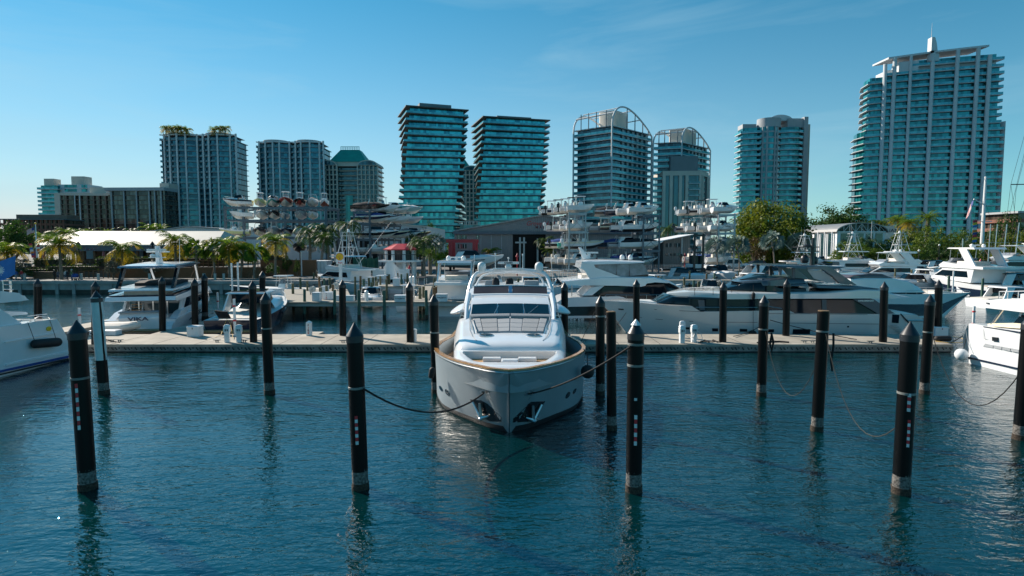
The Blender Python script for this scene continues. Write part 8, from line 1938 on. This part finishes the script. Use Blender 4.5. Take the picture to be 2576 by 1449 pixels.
def pennants(label,pts,mats,w,h,g='signal flags'):
    root=thing('signal_flag_string',label,'signal flags',pts[0],0,g); o=Vector(pts[0])
    mb=MB(); mb.tube([Vector(p)-o for p in pts],.02,4); mb.build('halyard','rope black',root)
    for i,p in enumerate(pts[1:-1]):
        mb=MB(); q=Vector(p)-o; a=R.uniform(-.3,.3); mb.plate([q,q+Vector((-w*cos(a),.1,-h*.2)),q+Vector((-w*cos(a),.15,-h*1.05)),q+Vector((0,.0,-h*.85))],.02); mb.build('signal_flag',mats[i%len(mats)],root,smooth=False)
FM=['flag red','flag yellow','flag sky','flag white','flag orange','flag blue']
pennants('vertical string of signal flags beside the tall gaff pole',[at(2459+.02*i*i*.3-(i*.25),547+6.2*i,177.6) for i in range(11)],FM,1.2,.8)
pennants('vertical string of signal flags left of the left flagpole',[at(79+1.2*i,607+5*i,99.8) for i in range(9)],FM,.65,.42)
pennants('vertical string of signal flags right of the left flagpole',[at(99+.3*i,607+4.6*i,99.8) for i in range(6)],['flag orange','flag red','flag white'],.6,.4)
for (a,b,lb,dr) in (((200,617),(246,620),'bunting sagging right of the left string light pole',.55),((338,620),(384,617),'bunting sagging left of the right string light pole',.6)):
    pennants(lb,sag(at(a[0],a[1],104.4),at(b[0],b[1],104.4),dr,18),['flag red','flag white','flag sky','flag red'],.16,.14,'bunting strings')
# sailboat masts and rigging at right
def mast(label,px,yt,yb,Y,lean=0,g='bare sailboat masts'):
    T=at(px+lean,yt,Y); B=at(px,yb,Y); root=thing('sailboat_mast',label,'mast',(B.x,Y,0),0,g); z=B.z
    mb=MB(); mb.tube([(0,0,0),(T.x-B.x,0,T.z)],[.13,.09],7); mb.build('spar','aluminium',root)
    d=Vector((T.x-B.x,0,T.z)); mb=MB(); mb.bar(d*.62-Vector((1.,0,0)),d*.62+Vector((1.,0,0)),.05); mb.build('spreader','aluminium',root)
    mb=MB()
    for s in (-1,1): mb.tube([d,d*.62+Vector((s*1.,0,0)),Vector((s*1.3,0,z*.3))],.02,4)
    mb.build('shroud','steel galvanised pale',root)
for i,(px,yt,yb,Y,ln) in enumerate(((2486,564,640,150,6),(2500,564,650,150,9),(2522,564,645,148,11),(2420,600,670,130,2),(2550,560,660,140,14))):
    mast('bare thin sailboat mast at right, %s'%nth(sorted(range(5),key=lambda k:(2486,2500,2522,2420,2550)[k]).index(i)+1),px,yt,yb,Y,ln)
rg=thing('sailboat_rigging','dark rigging and spreader of a tall sailboat at right edge','rigging',(at(2600,700,80).x,80,0)); b2=rg.location.copy()
mb=MB(); mb.tube([(0,0,0),tuple(at(2602,240,80)-b2)],[.14,.1],8); mb.build('mast','aluminium',rg)
mb=MB(); mb.bar(at(2543,464,80)-b2,at(2660,463,80)-b2,.07); mb.build('spreader','steel black',rg)
for pts in (((2602,250),(2543,464),(2526,600)),((2602,300),(2556,480),(2546,590)),((2543,464),(2562,600)),((2602,430),(2565,540),(2540,640)),((2590,330),(2535,560),(2530,640))):
    mb=MB(); mb.tube([at(p[0],p[1],80)-b2 for p in pts],.02,5); mb.build('shroud','steel black',rg)
# people on the promenade
def skinperson(label,px,mats,pose=0.,h=1.5,face=0.,hat=None):
    P=at(px,707,88.); root=thing('person',label,'person',(P.x,P.y,GZ),face,'people on the promenade'); s=h/1.7
    st=.18+.1*pose
    V=[(0,0,.92),(0,0,1.15),(0,0,1.38),(0,0,1.50),(0,.02,1.58),(0,.02,1.70),
       (-.10,0,.88),(-.10,-st*.5,.48),(-.10,-st*.2-.02,.08),(-.10,-st*.2-.14,.03),
       (.10,0,.88),(.10,st*.3,.5),(.10,st,.10),(.10,st-.12,.04),
       (-.19,0,1.40),(-.25,.06+.2*pose*.3,1.15),(-.24,-.06,.92),(-.24,-.1,.83),
       (.19,0,1.40),(.25,-.04,1.15),(.24,-.16,.93),(.24,-.2,.84)]
    E=[(0,1),(1,2),(2,3),(3,4),(4,5),(0,6),(6,7),(7,8),(8,9),(0,10),(10,11),(11,12),(12,13),(2,14),(14,15),(15,16),(16,17),(2,18),(18,19),(19,20),(20,21)]
    rad=[.14,.135,.14,.06,.09,.085,.09,.07,.05,.045,.09,.07,.05,.045,.06,.045,.036,.034,.06,.045,.036,.034]
    me=bpy.data.meshes.new('body'); me.from_pydata([Vector(v)*s for v in V],E,[]); me.update()
    o=bpy.data.objects.new('body',me); COL.objects.link(o); o.parent=root
    sk_=o.modifiers.new('skin','SKIN'); sub=o.modifiers.new('sub','SUBSURF'); sub.levels=1; sub.render_levels=1
    for i,v in enumerate(me.skin_vertices[0].data): v.radius=(rad[i]*s,rad[i]*s*(.75 if i<3 else 1)); v.use_root=(i==0)
    m=bpy.data.materials.new('clothes'); nt,N,L,b=nodes(m); tc=N.new('ShaderNodeTexCoord'); sx=N.new('ShaderNodeSeparateXYZ'); L.new(tc.outputs['Object'],sx.inputs[0])
    cr_=N.new('ShaderNodeValToRGB'); cr_.color_ramp.interpolation='CONSTANT'; mr=N.new('ShaderNodeMapRange'); mr.inputs[2].default_value=1.75*s; L.new(sx.outputs[2],mr.inputs[0]); L.new(mr.outputs[0],cr_.inputs[0])
    el=cr_.color_ramp.elements; el[0].position=0; el[0].color=(.03,.03,.03,1); el[1].position=.05; el[1].color=mats[1]+(1,)
    e=el.new(.54); e.color=mats[0]+(1,); e=el.new(.855); e.color=(.42,.26,.18,1)
    L.new(cr_.outputs[0],b.inputs['Base Color']); b.inputs['Roughness'].default_value=.8; me.materials.append(m)
    mb=MB(); mb.ball((0,.03*s,1.68*s),.105*s,10,6,0,(1,1.05,.8)); mb.build('hair','ink dark' if not hat else 'cushion',root)
    if hat: mb=MB(); mb.lathe([(.2*s,1.70*s),(.19*s,1.72*s),(.1*s,1.725*s),(.09*s,1.82*s),(.02,1.83*s)],(0,.02*s,0),12); mb.build('sun_hat','cushion',root)
    return root
skinperson('person in blue top walking at the far left of the promenade',41,((.05,.12,.35),(.25,.25,.27)),.3,1.5,1.2)
skinperson('person in a red hooded top at left of the promenade',55,((.35,.03,.04),(.2,.2,.22)),.2,1.55,1.5)
skinperson('person in black clothes striding left of the leaning coconut trunk',138,((.012,.012,.014),(.012,.012,.014)),1.,1.55,1.4)
skinperson('person in grey top right behind the black dressed walker',147,((.1,.1,.12),(.02,.03,.06)),.6,1.45,1.4)
skinperson('person in dark long coat just right of the coconut trunk',170,((.02,.02,.03),(.02,.02,.03)),.4,1.5,-1.4)
skinperson('person in white sun hat and jeans beside the stroller',181,((.15,.2,.1),(.06,.1,.2)),.3,1.55,-1.3,True)
skinperson('person with white top behind the dark coated walker',166,((.5,.5,.5),(.1,.12,.16)),.3,1.5,0.4)
st_=thing('stroller','dark blue baby stroller at right of the walkers','stroller',(at(189,707,88).x,88.1,GZ))
mb=MB(); mb.loft([[(-.3,-.22,.45),(.25,-.22,.40),(.35,-.22,.75),(.1,-.22,1.0),(-.25,-.22,.95)],[(-.3,.22,.45),(.25,.22,.40),(.35,.22,.75),(.1,.22,1.0),(-.25,.22,.95)]]); mb.build('hood_seat','canvas blue',st_,smooth=False)
for x in (-.3,.3):
    for y in (-.24,.24): mb=MB(); mb.loft([[(x+.13*cos(2*pi*i/10),y+d,.13+.13*sin(2*pi*i/10)) for i in range(10)] for d in (-.02,.02)]); mb.build('wheel','rubber black',st_)
mb=MB()
for y in (-.2,.2): mb.tube([(.3,y,.13),(-.2,y,.6),(-.5,y,1.0)],.018,5); mb.tube([(-.3,y,.13),(.1,y,.6)],.018,5)
mb.build('frame','aluminium',st_)

# shore railings and parked vehicles behind the boats
def railfence(label,px0,px1,Y,z,h=1.1):
    root=thing('shore_railing',label,'railing',((px0+px1)/2/F*Y-1288/F*Y,Y,z),0,'railings along the shore'); w=(px1-px0)/F*Y/2; mb=MB(); n=int(w*2/.3)
    for i in range(n+1): x=-w+2*w*i/n; mb.bx(x-.025,x+.025,-.025,.025,0,h)
    mb.bx(-w,w,-.04,.04,h+.002,h+.07); mb.bx(-w,w,-.03,.03,.12,.17); mb.build('rail','steel galvanised pale',root,smooth=False)
railfence('pale metal railing behind the white flybridge yacht',1380,1478,101,GZ); railfence('pale metal railing below the small grey house',1600,1770,120,GZ); railfence('pale metal railing under the silver palms',1775,1935,128,GZ); railfence('pale metal railing left of the picket fence',872,936,99,GZ)
def vehicle(label,cat,px,Y,rz,L,Hh,mat,pick=False):
    root=thing({'van':'parked_van','car':'parked_car','pickup':'parked_pickup'}[cat],label,cat,((px-1288)/F*Y,Y,GZ),rz,'vehicles parked on the shore')
    w=.92; mb=MB(); mb.side([(-L/2,.35),(L/2,.35),(L/2,.75),(L*.44,.95),(-L/2,1.0)],w,.05,.35); mb.build('body',mat,root,ang=25)
    P=[(-L*.45 if not pick else -L*.05,1.0),(L*.28,.96),(L*.14,Hh-.05),(L*.05,Hh),(-L*.38 if not pick else 0,Hh)]; mb=MB(); mb.side(P,w*.93,.12,.95); mb.build('cabin',mat,root,ang=25)
    Q=[(x*.9+.02,1.05+(z-1.0)*.78) for x,z in P]
    for sd in (-1,1): mb=MB(); mb.panel(Q,w*.93,.12,.95,(sd,),.012); mb.build('side_window','tinted glass',root,smooth=False)
    for x in (-L*.3,L*.3):
        for sd in (-1,1): mb=MB(); mb.loft([[(x+.34*cos(2*pi*i/14),sd*(w-.02)+d,.34+.34*sin(2*pi*i/14)) for i in range(14)] for d in (-.11,.05)]); mb.build('wheel','rubber black',root)
vehicle('dark car parked below the first silver fan palm','car',1815,131,.1,4.5,1.5,'gelcoat black'); vehicle('white van parked below the second silver fan palm','van',1848,130,.05,5.2,2.2,'paint white'); vehicle('dark pickup parked left of the boathouse','pickup',2070,175,3.0,5.4,1.8,'gelcoat navy',True); vehicle('silver car parked beside the small grey house','car',1757,133,.2,4.4,1.5,'gelcoat silver'); vehicle('dark car parked before the golden tree','car',1900,138,3.2,4.6,1.5,'gelcoat navy')
# ------------------------------------------------------------------ vegetation
def frond(mb,base,az,el,ln,droop,w,mi,nl=11):
    """one feather frond: rachis arc with leaflets on both sides"""
    d=Vector((cos(az),sin(az),0)); p=Vector(base); e=el; seg=ln/nl; side=Vector((-sin(az),cos(az),0)); pts=[]
    for i in range(nl+1):
        pts.append(p.copy()); p=p+(d*cos(e)+Vector((0,0,sin(e))))*seg; e-=droop/nl*(1+.6*i/nl)
    for i in range(1,nl):
        a=pts[i]; t=(pts[i+1]-pts[i-1]).normalized(); L_=w*(sin(pi*(.12+.85*i/nl)))**.7
        for s in (-1,1):
            tip=a+side*s*L_*.72+t*L_*.55-Vector((0,0,L_*(.35+R.uniform(-.1,.25)))); b=a+t*seg*.62
            mb.add([a,b,tip+t*seg*.25,tip],[(0,1,2,3)],mi)
    for a,b in zip(pts[:-1],pts[1:]): mb.add([a-side*.03,a+side*.03,b+side*.025,b-side*.025],[(0,1,2,3)],mi)
def palm_mesh(kind,h,seed):
    r=random.Random(seed); global R; R=r
    tr=MB(); cr_=MB(); lx_=r.uniform(-.6,.6); ly=r.uniform(-.3,.3)
    pts=[(lx_*(i/8)**1.7,ly*(i/8)**1.7,h*i/8) for i in range(9)]
    t=Vector(pts[-1])
    if kind=='coco':
        tr.tube([(pts[0][0],0,-.2)]+pts,[.24,.2]+[.16-.005*i for i in range(8)],8)
        for k in range(24):
            el=r.uniform(1.0,1.4) if k<8 else r.uniform(.4,1.) if k<16 else r.uniform(-.3,.3)
            frond(cr_,t,2*pi*k*.381966+r.uniform(-.2,.2),el,r.uniform(2.3,3.)*(1 if k>5 else .85),r.uniform(1.2,1.9),r.uniform(.75,1.0),0 if k<13 else 1,15)
        for k in range(4): cr_.ball(t+Vector((.25*cos(k*1.6),.25*sin(k*1.6),-.15)),.13,6,4,1)
    elif kind=='royal':
        tr.tube([(pts[0][0],0,-.2)]+pts,[.26,.24]+[.2-.008*i for i in range(8)],8)
        for k in range(22):
            el=r.uniform(.6,1.3) if k<9 else r.uniform(-.3,.6)
            frond(cr_,t,2*pi*k*.381966,el,r.uniform(2.,2.7),r.uniform(1.5,2.2),r.uniform(.5,.65),0,13)
    elif kind=='date':
        tr.tube([(0,0,-.2),(0,0,h)],[.3,.26],9)
        for k in range(34): frond(cr_,(0,0,h),2*pi*k*.381966,1.35-1.5*k/34,r.uniform(1.7,2.2),r.uniform(.9,1.4),.32,0,12)
    else:  # fan palms: thatch and silver
        tr.tube([(pts[0][0],0,-.2)]+pts,[.2,.17]+[.14]*8,8)
        n=46 if kind=='silver' else 34
        for k in range(n):
            z=1-2*(k+.5)/n*.85; az=2*pi*k*.381966; rr=sqrt(max(0,1-z*z)); d=Vector((rr*cos(az),rr*sin(az),z*.9+.15)).normalized(); Lp=r.uniform(.9,1.25)*(1.35 if kind=='silver' else .9)
            c=t+d*Lp; cr_.add([t,t+Vector((.03,0,0)),c],[(0,1,2)],0)
            u=d.orthogonal().normalized(); v=d.cross(u); m=11; Lf=r.uniform(.7,.95)*(1.3 if kind=='silver' else .9)
            for q in range(m):
                a=-2.1+4.2*q/(m-1); dr=(d*cos(a*.75)+ (v)*sin(a*.75)).normalized(); b=c+dr*Lf+u*r.uniform(-.15,.15)-Vector((0,0,.22*Lf)); w=(v*cos(a*.75)-d*sin(a*.75))*.085
                cr_.add([c-w*.3,c+dr*Lf*.55+w,b,c+dr*Lf*.55-w],[(0,1,2,3)],0)
    R=R0
    return tr,cr_
R0=R
PM={}
def palm(kind,label,px,ycrown,Y,z0=GZ,sc=1.,var=0,g=None,cat='palm tree'):
    p=at(px,ycrown,Y); h=(p.z-z0)/sc; key=(kind,round(h*2)/2,var)
    if key not in PM:
        tr,cr_=palm_mesh(kind,key[1],hash((kind,int(key[1]*2),var))%1000 if False else int(key[1]*20)+var*7+len(kind)*13)
        PM[key]=(tr.mesh('trunk','palm bark' if kind!='royal' else 'palm bark'),cr_.mesh('crown',{'coco':['leaf palm','leaf palm backlit yellow'],'royal':['leaf palm dark'],'date':['leaf palm'],'thatch':['leaf palm'],'silver':['leaf silver']}[kind],False))
    root=thing({'coco':'coconut_palm','royal':'tall_palm','date':'date_palm','thatch':'thatch_palm','silver':'silver_palm'}[kind],label,cat,(p.x,Y,z0),R.uniform(0,6.28),g)
    root.scale=(sc,)*3
    put('trunk',PM[key][0],root); put('crown',PM[key][1],root); return root
CG='coconut palms on the promenade'
palm('coco','coconut palm, fronds coloured backlit yellow, cut off by the left picture edge',18,628,93,sc=1.4,g=CG)
palm('coco','coconut palm, fronds coloured backlit yellow, leaning by the walkers',150,615,90,sc=1.5,g=CG)
palm('coco','coconut palm before the restaurant, above the silver shrub',304,622,93,sc=1.3,var=1,g=CG)
palm('coco','coconut palm behind the white flybridge cruiser\'s hardtop',440,612,93,sc=1.4,var=2,g=CG)
palm('coco','coconut palm between two groups of thatch palms',575,618,94,sc=1.4,g=CG)
palm('coco','bright coconut palm in front of the tall timber wall',690,614,95,sc=1.25,var=1,g=CG)
TG='thatch palms with bracing poles'
for px,y,Y,lb in ((492,632,93.5,'left of the restaurant\'s right end'),(538,634,94.2,'left of the fifth coconut palm'),(604,641,93.8,'right of the fifth coconut palm'),(637,640,93.2,'isolated before the timber wall')):
    o=palm('thatch','round headed thatch palm '+lb,px,y,Y,sc=1.25,var=px%3,g=TG)
    mb=MB()
    for a in (0,2.1,4.2): mb.bar((.75*cos(a),.75*sin(a),0),(.1*cos(a),.1*sin(a),1.25),.035,4)
    mb.build('bracing_poles','timber brown',o)
PG='tall dark palms by the left rack'
palm('royal','tall palm in the group left of the lookout rack, leftmost',778,589,112,sc=1.65,g=PG); palm('royal','tall palm leaning in the middle of the rack group',806,598,108,sc=1.4,var=1,g=PG); palm('royal','tall palm in the rack group, rightmost and highest',828,577,114,sc=1.6,var=2,g=PG)
palm('royal','tall single palm before the lookout rack\'s left column',876,572,113,sc=1.6,var=1); palm('royal','dark palm right of the red roofed lookout',1066,606,98,sc=1.4,var=2); palm('silver','silvery palm with leaning trunk right of the lookout',1098,612,99,sc=.75); palm('date','small bright date palm beside the silvery palm',1104,655,97,sc=.95)
SG='silver fan palms'
palm('silver','silver fan palm below the right boat rack',1808,622,112,sc=.95,g=SG); palm('silver','silver fan palm right of the first, below the rack\'s edge',1862,620,113,sc=1.0,var=1,g=SG); palm('silver','silver fan palm in front of the golden tree',1950,608,135,sc=1.15,g=SG); palm('silver','silver fan palm at the boathouse\'s left corner',2006,610,140,sc=1.2,var=1,g=SG)
FG='small palms in the background'
for k,(kind,px,y,Y,sc,lb) in enumerate((('royal',1680,578,150,1.5,'behind the small grey house'),('royal',1376,606,128,1.3,'seen through the marina shed\'s right opening'),('date',1384,632,127,1.3,'low in the marina shed\'s right opening'),('coco',386,577,180,1.7,'above the warehouse\'s left slope'),('date',404,579,182,1.6,'beside the one above the warehouse slope'),('date',228,587,150,1.3,'above the restaurant ridge'),('date',270,588,150,1.2,'above the restaurant roof\'s middle'),('royal',330,586,150,1.4,'at the warehouse\'s left eave'),('coco',160,590,140,1.5,'above the restaurant roof\'s left hip'),('coco',108,598,135,1.3,'right of the left flagpole'),('coco',205,590,155,1.3,'left above the restaurant ridge'),
  ('date',2335,548,215,2.6,'crowning the mangroves before the tallest tower'),('coco',2290,560,215,1.8,'left of the palm crowning the mangroves'),('coco',2258,556,225,2.0,'right of the GUARD wall'),('coco',2178,570,226,1.6,'above the boathouse roof\'s left'),('coco',2212,566,226,1.7,'above the boathouse roof\'s right'),('coco',1235,575+60,130,1.,'at the marina shed\'s left corner'),('date',1082,640,104,1.2,'under the dark palm right of the lookout'),('royal',1330,604,129,1.2,'in the shed door\'s shadow'))):
    if lb.startswith('in the shed'): continue
    palm(kind,'small palm '+lb,px,y,Y,sc=sc,var=k%3,g=FG)
# palms on the roof of the wavy tower
for k,px in enumerate((417,432,446,455,468,540,553,566)):
    palm('coco','windswept palm on the wavy tower\'s roof, %s'%nth(k+1),px,(330,331,330,329,336,334,331,329)[k]-6,385.5,HL+GZ,sc=1.9,var=k%3,g='palms on the tower roof')
def leaves(mb,c,r,n,size,flat=.75,mi=0,rr=None):
    rr=rr or R
    for _ in range(n):
        d=Vector((rr.gauss(0,1),rr.gauss(0,1),rr.gauss(0,1))).normalized(); q=r*(rr.random()**.45)
        p=Vector(c)+Vector((d.x*q,d.y*q,d.z*q*flat)); nn=(d+Vector((rr.uniform(-.8,.8),rr.uniform(-.8,.8),rr.uniform(-.2,1.)))).normalized()
        u=nn.orthogonal().normalized(); a=rr.uniform(0,6.28); v=nn.cross(u); u2=u*cos(a)+v*sin(a); v2=nn.cross(u2); s=size*rr.uniform(.6,1.3)
        mb.add([p-u2*s*.5,p+v2*s*.28,p+u2*s*.5,p-v2*s*.28],[(0,1,2,3)],mi)
def tree_mesh(w,h,trunk,nclump,nleaf,size,seed,dome=1.,low=.25):
    r=random.Random(seed); cr_=MB(); tr=MB(); cl_=[]
    for i in range(nclump):
        a=2*pi*i*.381966+r.uniform(-.3,.3); z=r.random(); q=sqrt(r.random())*.86
        zz=trunk+(h-trunk)*(low+(1-low)*z*sqrt(max(0.05,1-q*q*dome)))
        c=(w/2*q*cos(a),w/2*q*sin(a),zz); cr=w*r.uniform(.10,.19); cl_.append(c)
        leaves(cr_,c,cr,nleaf,size,.7,0,r)
    tr.tube([(0,0,-.3),(0.1,0,trunk*.5),(0,.1,trunk*1.1),(0,0,h*.7)],[w*.04,w*.032,w*.026,w*.006],8)
    for c in cl_[:9]: tr.tube([(0,0,trunk*.8),(c[0]*.5,c[1]*.5,(trunk+c[2])*.5),c],[w*.02,w*.012,w*.004],6)
    return tr.mesh('trunk','bark'),cr_,
TM={}
def tree(label,px0,px1,ytop,Y,leaf,key,z0=GZ,nc=40,nl=55,size=.5,trunk=.25,g=None,name='tree',cat='tree',low=.25):
    T=at((px0+px1)/2,ytop,Y); w=(px1-px0)/F*Y; h=T.z-z0
    k=(key,leaf)
    if k not in TM:
        tm_,cm=tree_mesh(10.,8.,8*trunk,nc,nl,size,key*17+3,1.,low); TM[k]=(tm_,cm.mesh('crown',leaf,False))
    root=thing(name,label,cat,(T.x,Y,z0),R.uniform(0,6.28) if g else 0,g); root.scale=(w/10,w/10,h/8)
    put('trunk',TM[k][0],root); put('crown',TM[k][1],root); return root
tree('large golden green tree right of the right boat rack',1842,2034,503,150,'leaf golden',1,nc=150,nl=120,size=.36,trunk=.06,low=-.02)
tree('broad dark domed tree behind the boathouse',2035,2185,519,235,'leaf dark',2,nc=110,nl=100,size=.40,trunk=.1,low=0.)
tree('dark bushy tree at the left edge behind the flagpole',-32,78,553,118,'leaf dark',3,nc=60,nl=80,size=.42,trunk=.2)
tree('dark green tree behind the lookout, left of three',1012,1058,588,122,'leaf dark',4,nc=40,nl=70,size=.5,trunk=.15,g='trees beside the lookout')
tree('greyish airy tree behind the lookout, middle of three',1036,1084,577,126,'leaf grey',5,nc=36,nl=55,size=.5,trunk=.2,g='trees beside the lookout')
tree('green tree behind the lookout, beside the shed',1082,1135,600,124,'leaf mangrove',6,nc=40,nl=55,size=.5,trunk=.15,g='trees beside the lookout')
tree('small dark tree at the twisted tower\'s foot',1062,1098,560,270,'leaf dark',4,nc=40,nl=70,size=.5,g=None)
tree('rust brown shrub under the golden tree',1868,1935,596,142,'leaf rust',7,nc=40,nl=60,size=.45,trunk=.1)
tree('dark tree behind the masts at right edge',2505,2570,540,215,'leaf dark',4,nc=40,nl=70,size=.5)
MG='mangrove trees on the right shore'
k=0
mg=[(2098,2180,604,175),(2150,2225,597,182),(2205,2275,590,186),(2245,2330,572,192),(2300,2385,566,196),(2345,2410,576,190),(2380,2450,572,196),(2425,2500,580,190),(2470,2550,573,198),(2520,2610,578,192),(2085,2150,628,165),(2170,2250,622,168),(2250,2330,612,170),(2320,2400,606,172),(2395,2470,612,170),(2455,2540,604,174),(2530,2620,612,170),(2130,2200,612,171),(2290,2350,590,184),(2408,2465,592,182)]
names=['olive','dark','golden green','bright']
for i,(a,b,t,Y) in enumerate(mg):
    leaf=('leaf mangrove','leaf dark','leaf mangrove','leaf golden','leaf mangrove','leaf rust' if i in (6,8) else 'leaf mangrove')[i%6]
    adjn={'leaf mangrove':'olive','leaf dark':'dark green','leaf golden':'golden green','leaf rust':'rusty'}[leaf]
    row='front' if Y<180 else 'back'
    cntk=sum(1 for q in mg if (q[3]<180)==(Y<180) and q[0]<a)+1
    tree('%s mangrove tree in the shore\'s %s row, %s'%(adjn,row,nth(cntk)),a,b,t,Y,leaf,10+i%3,nc=46,nl=62,size=.5,trunk=.06,low=0.,g=MG,name='mangrove_tree')
SHG='silver buttonwood shrubs'
tree('round silver shrub beside the ramp railing',263,302,650,91,'leaf grey',20,nc=36,nl=70,size=.55,trunk=.15,g=SHG,name='shrub',cat='shrub')
tree('silver shrub behind the white cruiser\'s radar mast',355,414,648,94,'leaf grey',20,nc=36,nl=70,size=.55,trunk=.15,g=SHG,name='shrub',cat='shrub')
tree('sprawling silver shrub at the left edge',-20,72,648,92,'leaf grey',21,nc=36,nl=70,size=.5,trunk=.1,g=SHG,name='shrub',cat='shrub')
tree('dark climbing shrub before the tall timber wall, left',668,705,662,96,'leaf dark',22,nc=30,nl=60,size=.6,trunk=.1,g='dark wall shrubs',name='shrub',cat='shrub'); tree('dark climbing shrub before the tall timber wall, right',738,756,652,97,'leaf hedge',22,nc=30,nl=60,size=.6,trunk=.1,g='dark wall shrubs',name='shrub',cat='shrub'); tree('green shrub on top of the tall timber wall',708,736,645,100,'leaf hedge',23,nc=30,nl=60,size=.6,trunk=.1,g='dark wall shrubs',name='shrub',cat='shrub')
tree('low yellow green shrub left of the walkers',30,78,676,91,'leaf hedge',23,nc=30,nl=60,size=.6,trunk=.05,name='shrub',cat='shrub')
def hedge(label,px0,px1,Y,z0,h,d=1.2):
    w=(px1-px0)/F*Y; root=thing('hedge',label,'hedge',((px0+px1)/2/F*Y-1288/F*Y,Y,z0),0,'clipped hedges')
    mb=MB(); mb.bx(-w/2+.15,w/2-.15,.15,d-.15,0,h-.18); mb.build('dark_core','timber dark',root,smooth=False)  # solid dark box filling the hedge behind its leaves
    mb=MB(); r=random.Random(int(px0)); n=int(w*h*62)
    for _ in range(n):
        f=r.random(); x=r.uniform(-w/2,w/2)
        if f<.5: p=Vector((x,r.uniform(-.05,.14),r.uniform(0,h)))
        elif f<.85: p=Vector((x,r.uniform(0,d),h+r.uniform(-.2,.12)))
        else: p=Vector((r.choice((-1,1))*w/2,r.uniform(0,d),r.uniform(0,h)))
        u=Vector((r.gauss(0,1),r.gauss(0,1),r.gauss(0,1))).normalized(); v=u.orthogonal().normalized(); s=.2*r.uniform(.6,1.3)
        mb.add([p-u*s*.5,p+v*s*.35,p+u*s*.5,p-v*s*.35],[(0,1,2,3)])
    mb.build('foliage','leaf hedge',root,smooth=False)
hedge('long clipped hedge in front of the restaurant',240,560,97.6,TZ+.08,1.5); hedge('clipped hedge left of the second coconut palm',82,172,97.8,TZ+.08,1.3); hedge('lower clipped hedge behind the walkers',115,235,93.6,GZ+1.,1.0); hedge('clipped hedge on the tall timber wall',655,715,100.5,GZ+2.68,.9); hedge('low ground hedge under the left flagpole',60,145,94.2,GZ+.7,.8)
